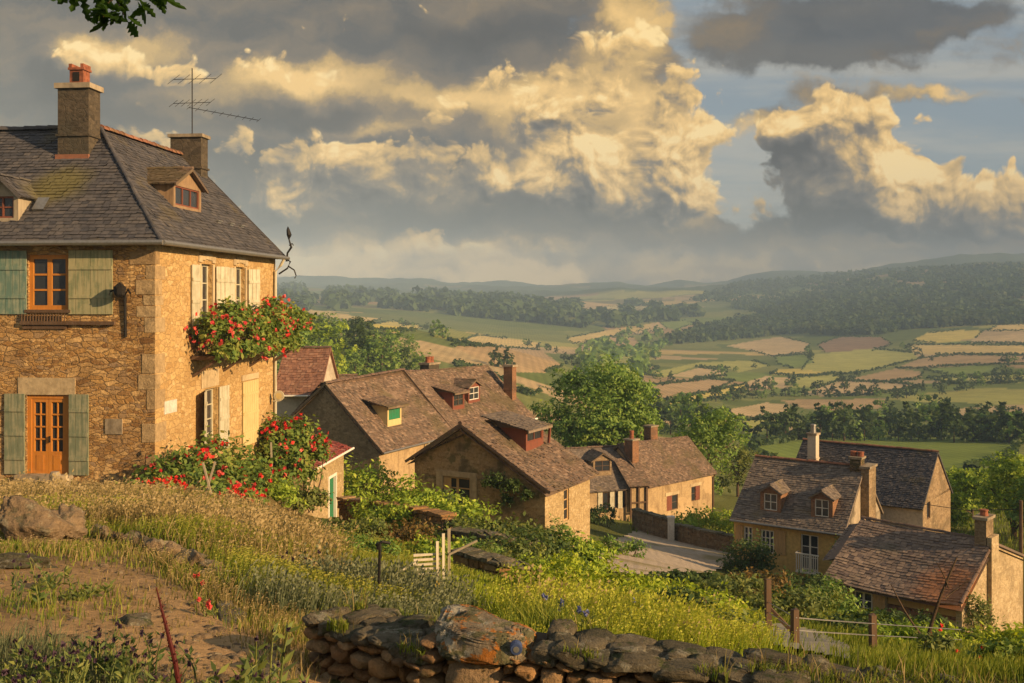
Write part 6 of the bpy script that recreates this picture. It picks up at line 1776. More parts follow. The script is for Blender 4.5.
BUSHES = [
    ('bush', 548, 15.2, [(-.35, 0, .12, .45, .4, .36), (.25, .1, .16, .48, .45, .40)], 2200, .04, 'leaf_lime', 'bright lime bush at the left end of the tall lime grass', None),
    ('bush', 618, 12.8, [(-.35, 0, .1, .42, .4, .32), (.35, 0, .12, .45, .4, .34), (.9, .2, .06, .4, .4, .28)], 2000, .036, 'leaf_lime', 'bright lime bush nearest the wall coping and thistles', None),
    ('bush', 708, 13.2, [(-.4, 0, .06, .45, .4, .3), (.25, 0, .04, .42, .4, .26)], 2000, .036, 'leaf_lime', 'low lime bush at the right end of the tall lime grass', None),
    ('hedge', 392, 29, [(-.5, 0, .55, .5, .45, .42), (.3, 0, .7, .6, .45, .45), (1.0, 0, .55, .5, .45, .4)], 2200, .06, 'leaf_bright', 'rounded bright shrub line growing over the brown garden wall', None),
    ('bush', 475, 23, [(-.3, 0, .25, .4, .35, .36), (.3, 0, .2, .4, .35, .32)], 1300, .045, 'leaf_tree', 'round green shrub left of the low olive hedge', None),
    ('bush', 548, 20.5, [(-.3, 0, .2, .4, .35, .34), (.25, 0, .25, .42, .35, .36)], 1400, .045, 'leaf_bright', 'round bright shrub right of the low olive hedge', None),
    ('bush', 372, 17.5, [(-.25, 0, .12, .32, .3, .26), (.25, 0, .1, .3, .3, .22)], 1000, .04, 'leaf_tree', 'small green shrub behind the iron pole', None),
    ('bush', 598, 17.5, [(-.5, 0, .12, .5, .45, .34), (.2, .1, .18, .55, .45, .38), (.8, 0, .08, .45, .4, .3)], 3000, .045, 'leaf_lime', 'broad bright lime bush rising from the tall lime grass', None),
    ('bush', 655, 15.5, [(-.4, 0, .1, .5, .45, .34), (.3, .1, .12, .55, .45, .36), (.9, 0, .05, .45, .4, .3)], 2600, .04, 'leaf_lime', 'low bright lime bush at the right of the tall lime grass', None),
    ('hedge', 462, 27.5, [(-.9, 0, .35, .7, .5, .45), (0, 0, .45, .7, .5, .45), (.8, 0, .35, .6, .5, .4)], 2200, .06, 'leaf_dark', 'dark clipped hedge just right of the end of the brown garden wall', None),
    ('hedge', 505, 21.5, [(-.8, 0, .2, .6, .45, .35), (0, 0, .3, .65, .45, .38), (.7, 0, .2, .6, .45, .35)], 2200, .05, 'leaf_olive', 'low olive hedge nearest the lime grass below the cottage', None),
    ('bush', 402, 24.5, [(-.4, 0, .25, .45, .4, .35), (.3, 0, .3, .5, .4, .38)], 1300, .05, 'leaf_autumn', 'russet vine clump in front of the brown garden wall', None),
    ('bush', 438, 21, [(-.3, 0, .2, .4, .35, .3), (.25, 0, .15, .4, .35, .28)], 1100, .05, 'leaf_bright', 'small bright bush behind the slatted gate', None),
    ('bush', 350, 24, [(-.4, 0, .15, .45, .4, .3), (.4, 0, .2, .5, .4, .32)], 1200, .05, 'leaf_olive', 'grey green bush between the iron pole and the garden wall', None),
    ('bush', 622, 46, [(-.6, 0, .3, .7, .5, .45), (.5, 0, .3, .6, .5, .4)], 1200, .08, 'leaf_tree', 'mid green bush on the left edge of the gravel yard', None),
    ('bush', 275, 29.5, [(0, 0, .1, .6, .5, .35), (-.5, .2, .25, .5, .4, .3), (.4, -.3, 0, .5, .4, .3)], 1600, .06, 'leaf_bright', 'low green weeds on the bank right of the rose bush', None),  # column, distance, ellipsoids (dx, dy, dz, rx, ry, rz), leaves, leaf, material, label, flowers
    ('bush', 356, 46, [(-.6, 0, 1.3, 1.1, .9, 1.1), (.5, .2, 1.5, 1.1, .9, 1.0), (0, -.3, .6, 1.4, 1, .7)], 2600, .10, 'leaf_bright', 'rounded yellow green bush beside the green shed door', None),
    ('bush', 386, 47, [(0, 0, .9, .9, .8, .9), (.5, 0, .6, .8, .7, .6)], 1500, .09, 'leaf_autumn', 'russet bush against the long house corner', None),
    ('bush', 290, 32, [(0, 0, .2, .8, .6, .45), (.6, .2, .1, .6, .5, .35), (-.7, 0, .4, .6, .5, .4)], 1800, .08, 'leaf_olive', 'low grey green bush at the foot of the shed wall', None),
    ('hedge', 428, 38, [(-1.0, 0, .9, .9, .7, .55), (0, 0, 1.1, 1.0, .8, .6), (.9, 0, .9, .8, .7, .55)], 2600, .08, 'leaf_dark', 'dark clipped hedge below the cottage window', None),
    ('hedge', 418, 31.5, [(-1.2, 0, .9, .8, .7, .6), (-.2, 0, 1.2, 1.0, .8, .65), (.9, 0, 1.0, .9, .7, .6), (1.9, .1, .7, .8, .6, .5)], 3200, .075, 'leaf_bright', 'bright green clipped hedge in front of the dark hedge', None),
    ('hedge', 488, 26.2, [(-1.0, 0, .4, .7, .6, .5), (-.2, 0, .6, .8, .7, .5), (.6, 0, .55, .8, .7, .5), (1.3, 0, .4, .6, .6, .45)], 3000, .075, 'leaf_olive', 'long olive hedge above the dark garden wall', None),
    ('hedge', 520, 23.6, [(-.7, 0, .3, .7, .5, .5), (.2, 0, .4, .8, .6, .55), (.9, 0, .3, .5, .5, .5)], 1800, .07, 'leaf_dark', 'dark ivy mound at the foot of the cottage gable', None),
    ('bush', 582, 28, [(-.2, 0, .4, .55, .5, .55), (.3, .1, .35, .5, .5, .5), (0, -.2, .2, .7, .5, .3)], 2200, .075, 'leaf_bright', 'round green bush beside the sunlit cottage corner', None),
    ('bush', 560, 39, [(0, 0, .5, .5, .5, .6)], 700, .07, 'leaf_tree', 'small bush growing against the cottage side wall', None),
    ('bush', 606, 78, [(0, 0, .8, 1.0, .8, .8), (-1.2, 0, .6, .8, .7, .6)], 900, .13, 'leaf_dark', 'dark round bush in front of the annex windows', None),
    ('bush', 706, 79, [(-2, 0, .9, 1.6, 1.0, .9), (0, .3, 1.1, 1.4, 1.0, 1.0), (1.8, 0, .9, 1.5, 1.0, .9)], 2200, .15, 'leaf_bright', 'yellow green shrubs behind the yard wall at the right of the ochre house', None),
    ('hedge', 688, 32, [(-.8, 0, .05, .6, .4, .32), (0, 0, .1, .65, .4, .34), (.8, 0, .05, .6, .4, .3)], 1900, .09, 'leaf_dark', 'low dark hedge along the near edge of the yard', None),
    ('bush', 748, 57.5, [(0, 0, 1.1, 1.1, .9, 1.2), (.9, .2, .7, .8, .8, .8), (-.8, 0, .6, .7, .7, .7)], 2400, .10, 'leaf_dark', 'dark ivy bush against the front of the yellow house', None),
    ('bush', 795, 44, [(-.9, 0, .2, .9, .8, .6), (.3, .2, .3, 1.0, .8, .7), (1.3, 0, .2, .8, .7, .6)], 2800, .085, 'leaf_dark', 'dark glossy bush below the white balcony', [('rose_pink', 0, 0.05, 3)]),
    ('bush', 752, 34, [(-.6, 0, .1, .8, .7, .5), (.4, 0, .2, .8, .7, .5)], 2000, .08, 'leaf_autumn', 'reddish tinged bush left of the tall fence post', None),
    ('bush', 788, 25, [(-.5, 0, .15, .6, .5, .4), (.4, 0, .2, .7, .5, .45)], 1900, .065, 'leaf_olive', 'olive bush with pale tips behind the fence wire', None),
    ('bush', 822, 38, [(-.6, 0, .1, .9, .7, .6), (.3, 0, .2, .8, .7, .65), (.2, -.4, .1, 1.2, .6, .45)], 2800, .08, 'leaf_tree', 'tall green bush at the left end of the barn', None),
    ('bush', 898, 40, [(-1.8, 0, -.1, .9, .6, .4), (-.3, 0, -.05, 1.0, .7, .45), (1.2, 0, -.1, .9, .6, .4)], 2800, .08, 'leaf_dark', 'dark leafy shrubs below the timber bay of the barn', None),
    ('bush', 858, 20, [(-.6, 0, .05, .6, .4, .22), (.2, .1, .1, .7, .5, .25), (.9, 0, .05, .5, .4, .2)], 2000, .055, 'leaf_dark', 'low dark shrub between the two dark fence posts', None),
    ('bush', 912, 17, [(-.4, 0, .08, .4, .35, .2), (.2, 0, .1, .45, .35, .24)], 1500, .045, 'leaf_bright', 'bright green fern clump at the base of the dead branch', None),
    ('bush', 960, 21, [(-.5, 0, .05, .5, .4, .22), (.3, 0, .05, .55, .4, .22)], 1300, .055, 'leaf_olive', 'pale olive shrub in front of the barn corner', None),
    ('bush', 975, 46, [(0, 0, .9, .6, .4, 1.0), (.5, .2, .6, .5, .4, .7)], 1200, .075, 'leaf_olive', 'straggly climber on the sunlit barn gable', None),
    ('hedge', 1010, 20, [(-.6, 0, .1, .6, .5, .26), (0, 0, .1, .7, .5, .3), (.8, 0, .1, .8, .5, .3), (1.6, 0, .1, .8, .5, .3)], 3600, .055, 'leaf_lime', 'bright lime hedge in front of the barn gable', None),
    ('rose_bush', 1014, 9.6, [(-.15, 0, .1, .2, .2, .14), (.2, 0, .1, .25, .2, .15)], 1000, .03, 'leaf_rose', 'low rose bush with dark red blooms at the bottom right', [('rose_red', 16, 0.028, 3)]),
    ('rose_bush', 938, 11.8, [(0, 0, .12, .2, .2, .16)], 500, .035, 'leaf_olive', 'small rose plant with one red bloom near the dead branch', [('rose_red', 4, 0.03, 4)]),
    ('bush', 720, 26, [(0, 0, .3, .6, .5, .4), (.7, 0, .3, .5, .4, .35)], 1200, .06, 'leaf_olive', 'grey olive bush behind the crest of the lime grass', None),
    ('bush', 668, 12.2, [(-.25, 0, .1, .32, .3, .26), (.25, .1, .12, .35, .3, .25)], 1500, .045, 'leaf_dark', 'dark leafy plant in the middle of the lime grass', None),
    ('bush', 742, 11.2, [(-.2, 0, .08, .3, .25, .22)], 700, .04, 'leaf_olive', 'small dark plant at the right foot of the lime grass', None),
]
for i, (nm, px, Y, bl, n, lf, mat, lab, fl) in enumerate(BUSHES):
    bush(nm, lab, at(px, Y), bl, n, lf, mat, 100 + i, nm.replace('_', ' '), flowers=[f for f in (fl or []) if f[1] > 0])

for i, (px, py, Y, bl, n, mat, lab) in enumerate((
        (508, 488, 42.5, [(-.6, .3, .25, .5, .14, .35), (.2, -.1, .05, .5, .14, .35), (.8, -.4, -.3, .35, .14, .3), (-.1, .05, -.6, .3, .12, .35)], 1500, 'leaf_dark', 'dark ivy spread over the stained cottage gable'),
        (838, 552, 56.2, [(0, 0, 0, .35, .2, .9), (.2, 0, -.8, .4, .25, .6)], 500, 'leaf_tree', 'green climber at the corner between the yellow house and the barn'),
        )):
    o = ((px - 512) / F * Y, Y - 0.12, (HY - py) / F * Y)
    bush('climber', lab, o, bl, n, 0.075, mat, 300 + i, 'climber', stems=False, clump=0.25)

# ------------------------------------------------------------------ grasses
meadow('dry_grass', [(-80, 494), (150, 494), (262, 515), (330, 545), (330, 595), (260, 570), (200, 548), (110, 528), (-80, 532)], 8000, 0.26, 0.008, 'gr_dry', 1, 0.5, 0.07, 9, 32, 4, 0.14)
meadow('tall_dry_grass', [(-80, 500), (150, 500), (262, 520), (330, 550), (330, 590), (260, 568), (200, 546), (110, 528), (-80, 532)], 1300, 0.42, 0.006, 'gr_dry', 15, 0.55, 0.1, 9, 32, 2, 0.1)
meadow('seed_stalks', [(-80, 505), (150, 505), (262, 525), (320, 550), (330, 590), (250, 570), (110, 530)], 380, 0.42, 0.005, 'gr_dry', 18, 0.9, 0.06, 8, 32, 2, 0.12)
meadow('verge_grass', [(-60, 545), (90, 540), (160, 552), (250, 600), (330, 632), (300, 650), (215, 610), (150, 565), (60, 556), (-60, 560)], 800, 0.09, 0.005, 'gr_green', 16, 0.7, 0.0, 5, 16, 5, 0.08)
meadow('verge_grass', [(-60, 545), (90, 540), (160, 552), (250, 600), (330, 632), (300, 650), (215, 610), (150, 565), (60, 556), (-60, 560)], 600, 0.11, 0.005, 'gr_dry', 17, 0.7, 0.05, 5, 16, 4, 0.08)
meadow('dry_grass', [(-80, 500), (140, 500), (262, 522), (310, 560), (250, 566), (120, 530), (-80, 532)], 9000, 0.24, 0.009, 'gr_green', 2, 0.5, 0.03, 9, 32, 4, 0.14)
meadow('green_grass', [(250, 555), (330, 535), (420, 548), (530, 562), (450, 575), (440, 615), (330, 612), (240, 592)], 8500, 0.17, 0.008, 'gr_green', 3, 0.5, 0.05, 7, 34, 3, 0.15)
meadow('green_grass', [(300, 530), (450, 535), (560, 545), (620, 570), (560, 585), (400, 575), (300, 560)], 4500, 0.10, 0.010, 'gr_green', 4, 0.6, 0.0, 9, 40, 4, 0.2, excl=[YARD])
meadow('lawn_grass', [(420, 560), (530, 570), (530, 612), (430, 618)], 5000, 0.09, 0.008, 'gr_lime', 14, 0.6, 0.0, 7, 30, 4, 0.12)
MOUND = [(508, 618), (545, 600), (620, 600), (690, 614), (735, 634), (765, 652), (700, 658), (600, 652), (515, 638)]
meadow('tall_grass', MOUND, 9500, 0.22, 0.008, 'gr_lime', 5, 0.6, 0.06, 7, 19, 4, 0.13, (0.3, -0.1))
meadow('tall_grass', [(540, 608), (620, 606), (690, 620), (730, 638), (690, 646), (600, 640), (545, 628)], 2200, 0.26, 0.007, 'gr_lime', 25, 0.7, 0.07, 7, 19, 3, 0.1, (0.3, -0.1))
meadow('tall_grass', MOUND, 1800, 0.25, 0.007, 'gr_green', 26, 0.9, 0.0, 7, 19, 4, 0.1, (0.1, 0.1))
meadow('tall_dry_grass', MOUND, 500, 0.30, 0.005, 'gr_dry', 27, 0.8, 0.1, 7, 19, 2, 0.1, (0.2, 0.0))
meadow('green_grass', [(620, 560), (760, 590), (900, 620), (1080, 645), (1080, 680), (950, 675), (860, 668), (760, 640), (680, 600)], 7000, 0.13, 0.010, 'gr_green', 6, 0.5, 0.0, 8, 48, 3, 0.2, excl=[PATH, YARD])
meadow('green_grass', [(600, 520), (760, 525), (1080, 480), (1080, 560), (930, 560), (760, 545)], 2500, 0.5, 0.05, 'gr_green', 7, 0.5, 0.0, 60, 120, 3, 0.3)
meadow('silver_grass', [(262, 592), (320, 585), (400, 596), (470, 610), (440, 628), (340, 620), (270, 612)], 2200, 0.26, 0.007, 'gr_silver', 8, 0.5, 0.1, 6, 15, 3, 0.1)
meadow('path_grass', [(-60, 556), (100, 550), (180, 580), (220, 612), (300, 640), (320, 690), (60, 690), (-60, 690)], 420, 0.055, 0.005, 'gr_dry', 9, 0.8, 0.0, 3.6, 13, 5, 0.1)
meadow('path_grass', [(20, 575), (120, 590), (150, 615), (60, 625), (-20, 620)], 90, 0.08, 0.006, 'gr_green', 10, 0.7, 0.0, 4, 12, 6, 0.07)
meadow('bank_grass', [(225, 600), (330, 620), (345, 650), (335, 690), (290, 690), (250, 640)], 350, 0.08, 0.005, 'gr_dry', 12, 0.7, 0.0, 3.6, 10, 5, 0.07)
meadow('foreground_grass', [(-80, 655), (40, 645), (110, 665), (130, 700), (-80, 720)], 600, 0.14, 0.005, 'gr_silver', 11, 0.6, 0.0, 3.2, 6.5, 4, 0.08)


def stem_plant(name, label, px, Y, n, h, mat, seed, bud=None, group=None, cat='plant', leaf=0.05, spread=0.2, budsize=0.016, nbud=1):
    t = thing(name, label, cat, at(px, Y), 0, group)
    rg = np.random.default_rng(seed); mb = MB(seed=seed); LV, LR = [], []; BV, BR = [], []
    for i in range(n):
        b = rg.normal(size=2) * spread * 0.5; l = rg.normal(size=2) * 0.16 * h; hh = h * rg.uniform(0.6, 1.05)
        p = [Vector((b[0] + l[0] * f * f, b[1] + l[1] * f * f, hh * f - 0.03)) for f in (0, .33, .66, 1)]
        mb.tube(p, [0.005, 0.0045, 0.0035, 0.002], 4)
        for k in range(13):
            f = rg.uniform(0.08, 0.9); c = np.array([b[0] + l[0] * f * f, b[1] + l[1] * f * f, hh * f]); a = rg.uniform(0, 6.28)
            d = np.array([math.cos(a), math.sin(a), rg.uniform(0.3, 1.1)]); d /= np.linalg.norm(d); s = np.cross(d, rg.normal(size=3)); s /= np.linalg.norm(s)
            L = leaf * rg.uniform(0.7, 1.4) * (1.25 - f * 0.6); w = L * 0.16
            LV += [c, c + d * L * 0.5 + s * w, c + d * L, c + d * L * 0.5 - s * w]; LR.append(rg.random())
        if bud:
            for k in range(nbud):
                c = np.array(p[-1]) + rg.normal(size=3) * 0.012 * (nbud > 1)
                for q in range(7):
                    nr = unit(rg.normal(size=3)); tt = unit(np.cross(nr, rg.normal(size=3))); bb = np.cross(nr, tt); s = budsize * rg.uniform(0.7, 1.2)
                    BV += [c - tt * s * 0.7, c + bb * s * 0.7, c + tt * s * 0.7 + np.array([0, 0, s * 0.6]), c - bb * s * 0.7]; BR.append(rg.random())
    mb.build('plant_stems', M['leaf_olive'], t)  # these are the bare stem tubes of the plant, joined in one mesh
    mesh_np('leaves', np.array(LV), np.arange(len(LV)).reshape(-1, 4), np.array(LR), M[mat], t)
    if bud: mesh_np('blossoms', np.array(BV), np.arange(len(BV)).reshape(-1, 4), np.array(BR), M[bud], t)
    return t


stem_plant('knapweed', 'leafy plant with dark purple buds at the bottom left corner', 30, 4.15, 60, .27, 'leaf_olive', 1, 'bud_dark', spread=.42, leaf=.045)
stem_plant('knapweed', 'leafy plant with dark buds right of the corner clump', 85, 4.6, 50, .25, 'leaf_dark', 2, 'bud_dark', spread=.36, leaf=.045)
stem_plant('lily_plant', 'upright broad leaved plant at the foot of the red stalk', 168, 3.9, 16, .22, 'leaf_olive', 3, 'bud_dark', spread=.16, leaf=.075)
stem_plant('lily_plant', 'upright broad leaved plant with dark buds left of the wall start', 232, 4.0, 18, .22, 'leaf_olive', 4, 'bud_dark', spread=.2, leaf=.075)
stem_plant('lily_plant', 'slender leafy plant with two tall dark buds right of the path flagstone', 266, 4.5, 10, .34, 'leaf_olive', 5, 'bud_dark', spread=.12, leaf=.075)
stem_plant('weed', 'thin dark weed growing beside the flat slab at the left', 24, 6.6, 8, .42, 'leaf_dark', 6, 'bud_dark', spread=.2, leaf=.05)
stem_plant('weed', 'green weed on the path below the large boulder', 52, 7.6, 12, .13, 'leaf_olive', 7, None, spread=.2, leaf=.06)
stem_plant('weed', 'small green weed in the middle of the dirt path', 92, 7.2, 10, .10, 'leaf_olive', 8, None, spread=.15, leaf=.06)
stem_plant('poppy', 'pink and white poppy flower nearer the flagstone', 208, 7.0, 3, .16, 'leaf_olive', 9, 'rose_pink', spread=.06, leaf=.05, budsize=.035)
stem_plant('poppy', 'pink poppy flower beside the end of the stone row', 204, 8.0, 3, .2, 'leaf_olive', 10, 'rose_pink', spread=.08, leaf=.05, budsize=.03)
stem_plant('seedhead_plant', 'brown seed heads above the silvery grass', 296, 10.2, 9, .42, 'leaf_olive', 12, 'bud_dark', spread=.3, leaf=.05, budsize=.025)
for (px, Y, h, lab) in ((541, 9.0, .40, 'highest blue thistle head above the lime grass'), (559, 8.2, .34, 'blue thistle head just left of the dark plant in the lime grass'), (532, 7.6, .30, 'blue thistle head in the middle of the thistle group'), (487, 6.6, .26, 'pale blue thistle head at the left end behind the wall coping'), (612, 9.6, .46, 'violet thistle head on the right of the thistle group')):
    stem_plant('thistle', lab, px + 18, Y, 3, h, 'leaf_olive', px, 'thistle', 'blue thistles above the wall', leaf=.07, spread=.1, budsize=.03, nbud=2)
x, y = P2(178, 3.55); z = gz(x, y); t = thing('red_stalk', 'tall curved dark red flower stalk rising from the foreground plants', 'flower stalk', (x, y, z))
c = [Vector((0.02, 0, -0.05)), Vector((0.015, 0, 0.18)), Vector((-0.01, 0, 0.34)), Vector((-0.05, 0.01, 0.48)), Vector((-0.085, 0.02, 0.60))]
mb = MB(); mb.tube(c, [.008, .010, .009, .006, .002], 7); mb.build('stalk', M['leaf_red'], t)
rg = np.random.default_rng(5); BV = []
for i in range(220):
    f = rg.uniform(0.3, 3.9); k = int(f); p = np.array(c[k].lerp(c[k + 1], f - k)) + rg.normal(size=3) * 0.006; d = unit(rg.normal(size=3) + np.array([0, 0, 1.2])); s = unit(np.cross(d, rg.normal(size=3)))
    L = .018 * (1.2 - f * .2); BV += [p, p + d * L * .5 + s * L * .25, p + d * L, p + d * L * .5 - s * L * .25]
mesh_np('florets', np.array(BV), np.arange(len(BV)).reshape(-1, 4), rg.random(220), M['leaf_red'], t)

# ------------------------------------------------------------------ oak twig hanging into the top of the picture
OB = (-1.57, 4.0, 1.165)
t = thing('oak_branch', 'green leafy oak twig hanging down at the top left of the sky', 'branch', OB)
mb = MB(seed=1)
twigs = [((-.35, .3, .35), (.02, 0, -.03)), ((-.1, .05, .12), (.17, -.03, .05)), ((-.2, .2, .25), (.10, .06, .09)), ((-.05, .05, .06), (-.04, -.06, -.05)), ((-.15, .1, .16), (-.17, -.05, .04)), ((-.1, .1, .2), (.22, .05, .12))]
for i, (p, q) in enumerate(twigs): limb(mb, p, q, .009, .002, .08, i, 5, 5)
mb.build('twigs', M['bark'], t)
half = [(0, 0), (.10, .05), (.22, .20), (.30, .09), (.42, .25), (.52, .11), (.64, .24), (.74, .10), (.86, .14), (1.0, 0)]
rg = np.random.default_rng(8); LV, LF, LR = [], [], []
for (p, q) in twigs:
    for k in range(15):
        f = rg.uniform(0.3, 1.03); c = np.array(p) + (np.array(q) - np.array(p)) * f + rg.normal(size=3) * 0.02
        d = unit(np.array(q) - np.array(p) + rg.normal(size=3) * 0.25 + np.array([0, 0, -.12])); nr = unit(rg.normal(size=3) * .7 + np.array([0, -.6, .6])); s = unit(np.cross(nr, d)); nr = np.cross(d, s)
        L = rg.uniform(.07, .115); b = len(LV); r = rg.random()
        for (u_, v_) in half: LV.append(c + d * u_ * L - nr * .12 * L * math.sin(3 * u_))
        for (u_, v_) in half: LV.append(c + d * u_ * L + s * v_ * L + nr * .15 * v_ * L)
        for (u_, v_) in half: LV.append(c + d * u_ * L - s * v_ * L + nr * .15 * v_ * L)
        for i in range(9):
            LF.append((b + i, b + i + 1, b + 11 + i, b + 10 + i)); LF.append((b + i + 1, b + i, b + 20 + i, b + 21 + i)); LR += [r, r]
mesh_np('leaves', np.array(LV), np.array(LF), np.array(LR), M['leaf_oak'], t)

# ------------------------------------------------------------------ trees of the village
tree('lime_tree', 'great rounded green tree standing behind the yard annex', at(600, 96), 11.8, 13.4, 1.0, 22000, 0.19, 'leaf_tree', 1, inside=0.3, clump=0.13)
tree('ash_tree', 'medium dark green tree behind the ochre yard house', at(708, 104), 8.0, 10.0, 0.3, 6500, 0.19, 'leaf_tree', 2)
tree('ash_tree', 'low bushy tree at the right of the medium tree', at(738, 112), 5.0, 6.0, 0.6, 3000, 0.17, 'leaf_olive', 3)
for i, (px, Y, w, h, mat, lab) in enumerate(((938, 92, 4.6, 4.7, 'leaf_bright', 'small round bright tree beside the slate house gable'), (972, 100, 6.0, 4.9, 'leaf_bright', 'bright green tree between the round tree and the right edge'), (1014, 88, 6.5, 7.4, 'leaf_bright', 'tallest bright tree at the right edge above the barn'), (1052, 84, 6.0, 6.6, 'leaf_tree', 'green tree cut by the right edge'), (952, 112, 6.0, 3.6, 'leaf_tree', 'darker tree behind the round bright tree'))):
    tree('garden_tree', lab, at(px, Y), w, h, 0.1, 8500, 0.16, mat, 10 + i)

# ------------------------------------------------------------------ wood on the slope behind the village, and the far trees
protos = {}
def proto(kind, w, h, n, leaf, mat, seed):
    V, Fc, Rn = leafcloud(crown_blobs(w, h * 0.98, h * 0.0, seed, 6) + [(0, 0, h * .22, w * .4, w * .4, h * .24)], n, leaf, seed, 0.16, inside=0.15)
    me = mesh_np('crown', V, Fc, Rn, M[mat]); data = me.data; bpy.data.objects.remove(me)
    mb = MB(seed=seed); limb(mb, (0, 0, -1), (0, 0, h * 0.6), 0.03 * h, 0.012 * h, 0.03, seed, 4, 6)
    tr = mb.build('trunk', M['bark']); td = tr.data; bpy.data.objects.remove(tr)
    protos[kind] = (data, td)
def plant(kind, name, label, loc, sc, rz, group):
    r = put(bpy.data.objects.new(name, None)); r.location = loc; r.scale = sc; r.rotation_euler = (0, 0, rz); tag(r, label, 'tree', group)
    put(bpy.data.objects.new('crown', protos[kind][0]), r); put(bpy.data.objects.new('trunk', protos[kind][1]), r)
for k in range(4): proto(('slope', k), 9, 11, 1500, 0.36, ('leaf_tree', 'leaf_dark', 'leaf_bright', 'leaf_tree')[k], 60 + k)
for k in range(4): proto(('far', k), 11, 11, 420, 0.85, ('leaf_dark', 'leaf_dark', 'leaf_tree', 'leaf_dark')[k], 70 + k)
rg = random.Random(5)
SL = [('broad mid green tree in the wood on the slope behind the long house', 0), ('dark green tree in the wood on the slope behind the long house', 1), ('light green tree in the wood on the slope behind the long house', 2)]
slope = [(292, 378), (300, 355), (312, 362), (325, 372), (340, 365), (355, 372), (370, 368), (385, 372), (400, 368), (418, 372), (310, 340), (325, 345), (338, 342), (352, 350), (366, 354), (380, 356), (395, 352),  (300, 330), (316, 330), (332, 332), (350, 338), (368, 342), (388, 344), (405, 342), (285, 350), (280, 335), (590, 372), (575, 360), (605, 385), (572, 384)]
for i, (px, py) in enumerate(slope):
    h = hit(px + rg.uniform(-4, 4), py + 14, 100)
    if h[0] != h[0]: continue
    lab, k = SL[(0, 1, 0, 2, 1, 0, 1)[i % 7]]; s = rg.uniform(0.75, 1.2) * (0.9 if py < 345 else 1.0)
    plant(('slope', k), 'slope_tree', lab, (h[0], h[1], h[2] - 0.3), (s * 1.1, s * 1.1, s), rg.uniform(0, 6), 'trees of the wood behind the village')

far = []
def row_trees(pts, step, jit=2.0):
    for (p, q) in zip(pts[:-1], pts[1:]):
        L = math.hypot(q[0] - p[0], q[1] - p[1]); n = max(1, int(L / step))
        for i in range(n):
            f = (i + rg.uniform(0, 0.9)) / n; far.append((p[0] + (q[0] - p[0]) * f, p[1] + (q[1] - p[1]) * f + rg.uniform(-jit, jit) * 0.5))
row_trees([(664, 436), (690, 432), (720, 436), (745, 438)], 9, 3)
row_trees([(760, 438), (810, 440), (850, 440), (900, 440), (950, 441), (1000, 442), (1040, 443)], 12, 3)
row_trees([(800, 432), (850, 434), (910, 434), (980, 436), (1040, 436)], 14, 3)
row_trees([(842, 425), (900, 422), (960, 420), (1030, 415)], 15, 3)
row_trees([(663, 420), (690, 424), (712, 427)], 8, 3)
row_trees([(712, 402), (760, 398), (830, 395), (885, 396)], 9, 1.5)
row_trees([(892, 402), (920, 392), (960, 384), (1000, 378), (1035, 372)], 8, 3)
row_trees([(940, 396), (985, 386), (1035, 380)], 9, 3)
row_trees([(622, 412), (650, 420), (664, 428)], 8, 3)
row_trees([(806, 350), (812, 362)], 4, 2)
row_trees([(898, 346), (920, 356), (932, 362)], 6, 2)
row_trees([(752, 392), (790, 386), (800, 380)], 8, 2)
row_trees([(590, 366), (612, 380), (632, 398)], 7, 3)
row_trees([(640, 374), (668, 380), (690, 384), (735, 372), (760, 366)], 12, 2)
row_trees([(520, 345), (555, 352), (575, 368)], 7, 2)
row_trees([(492, 366), (512, 369)], 7, 1)
row_trees([(860, 376), (840, 384)], 7, 2)
row_trees([(1000, 364), (1035, 360)], 7, 2)
row_trees([(400, 325), (432, 331), (444, 340)], 6, 2)
FL = ['round dark green tree in the hedge lines of the valley fields', 'round mid green tree in the hedge lines of the valley fields']
far = far[:285]
H_ = hits([p[0] for p in far], [p[1] for p in far], 200)
for i, h in enumerate(H_):
    if np.isnan(h).any(): continue
    k = rg.randint(0, 3); s = rg.uniform(0.6, 1.15) * (1.0 if h[1] < 450 else 0.8)
    plant(('far', k), 'hedgerow_tree', FL[1 if k == 2 else 0], (h[0], h[1], h[2] - 0.5), (s * rg.uniform(0.9, 1.2), s, s * rg.uniform(0.85, 1.15)), rg.uniform(0, 6), 'hedgerow trees of the valley')


def copse(name, pxs, pys, size, nq, leaf, mat, seed, ymin=200):
    """many small crowns standing on the ground in one mesh: a wood that reads as one mass"""
    H = hits(pxs, pys, ymin); H = H[~np.isnan(H).any(1)]; n = len(H); g = np.random.default_rng(seed)
    s = size * g.uniform(0.45, 1.35, n)
    d = unit(g.normal(size=(n, nq, 3))); d[..., 2] = np.abs(d[..., 2]) * 1.0 + 0.05
    c = H[:, None, :] + d * s[:, None, None] * np.array([.5, .5, .75]) * g.uniform(0.75, 1.05, (n, nq, 1)) + np.array([0, 0, 0.12]) * s[:, None, None]
    nr = unit(d + g.normal(size=d.shape) * 0.45); t = unit(np.cross(nr, g.normal(size=d.shape))); b = np.cross(nr, t); q = (leaf * s)[:, None, None] * g.uniform(0.7, 1.3, (n, nq, 1))
    V = np.stack([c - t * q, c + b * q * .7, c + t * q, c - b * q * .7], 2).reshape(-1, 3)
    R = np.clip(g.random(n)[:, None] * 0.7 + g.random((n, nq)) * 0.35, 0, 1).reshape(-1)
    return tag(mesh_np(name, V, np.arange(len(V)).reshape(-1, 4), R, M[mat]), kind='stuff')


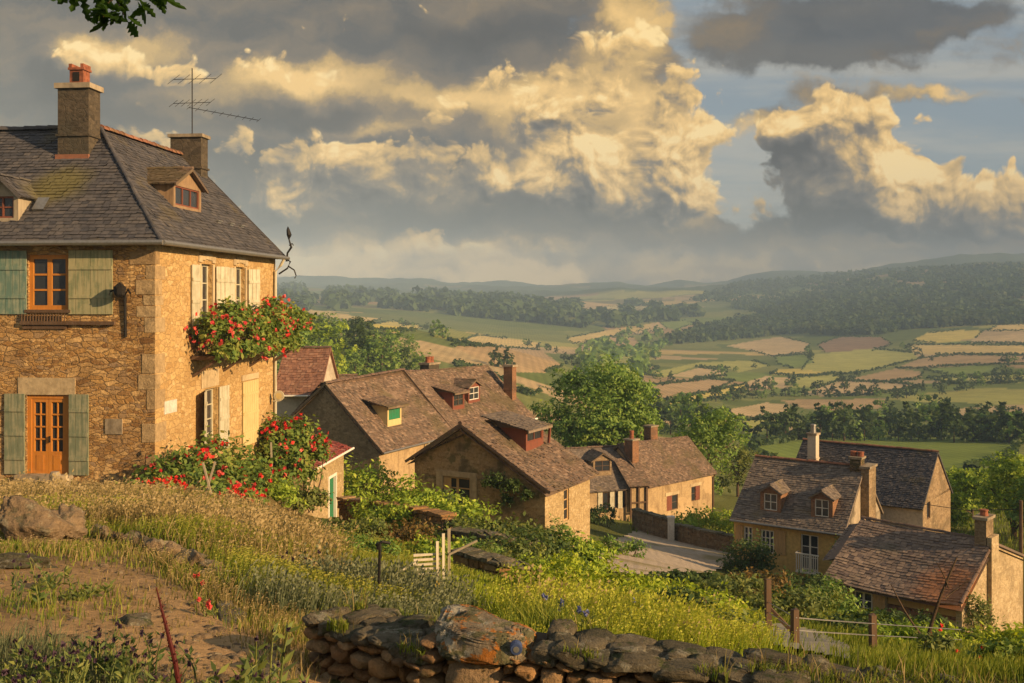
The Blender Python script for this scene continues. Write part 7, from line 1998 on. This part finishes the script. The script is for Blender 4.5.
g = np.random.default_rng(3)
px, py = [], []
for poly, fc in FIELDS:                                  # low hedges round the fields
    for (p, q) in zip(poly, poly[1:] + poly[:1]):
        if g.random() < 0.35: continue
        L = math.hypot(q[0] - p[0], q[1] - p[1]); n = int(L / 0.75) + 1; f = (np.arange(n) + g.random(n)) / n
        px.append(p[0] + (q[0] - p[0]) * f); py.append(p[1] + (q[1] - p[1]) * f + g.normal(size=n) * 0.5)
copse('hedgerow_shrubbery', np.concatenate(px), np.concatenate(py), 1.7, 10, 0.42, 'leaf_dark', 1)
x, y = sample_poly(A7((120, 265), (200, 225), (300, 205), (420, 190), (560, 185), (700, 180), (900, 185), (1120, 180), (1120, 208), (900, 218), (740, 225), (660, 240), (560, 243), (420, 240), (250, 258)), 2600, 2)
k = vnoise(x / 16, y / 5, 3) > 0.62
copse('ridge_forest', x[~k], y[~k], 10, 18, 0.27, 'leaf_dark', 2, 700)
copse('ridge_forest', x[k], y[k], 12, 20, 0.26, 'leaf_forest', 12, 700)
x, y = sample_poly([(690, 300), (740, 283), (860, 272), (940, 268), (1060, 262), (1060, 315), (900, 315), (780, 318)], 6500, 4)
k = vnoise(x / 22, y / 6, 4) > 0.6; k2 = vnoise(x / 18, y / 4, 9) > 0.22
copse('hill_forest', x[~k & k2], y[~k & k2], 10, 10, 0.34, 'leaf_dark', 3, 1500)
copse('hill_forest', x[k & k2], y[k & k2], 12, 12, 0.33, 'leaf_forest', 13, 1500)
x, y = sample_poly([(200, 292), (300, 288), (400, 292), (500, 300), (560, 305), (690, 305), (700, 318), (600, 330), (480, 318), (380, 308), (290, 312), (200, 315)], 2600, 5)
k = vnoise(x / 14, y / 4, 5) > 0.42
copse('valley_woods', x[k], y[k], 18, 12, 0.33, 'leaf_dark', 4, 1100)
x, y = sample_poly([(578, 352), (640, 326), (690, 338), (660, 352), (622, 402), (592, 380)], 420, 6)
k = vnoise(x / 9, y / 4, 8) > 0.5
copse('valley_woods', x[k], y[k], 9, 16, 0.3, 'leaf_tree', 5, 420)
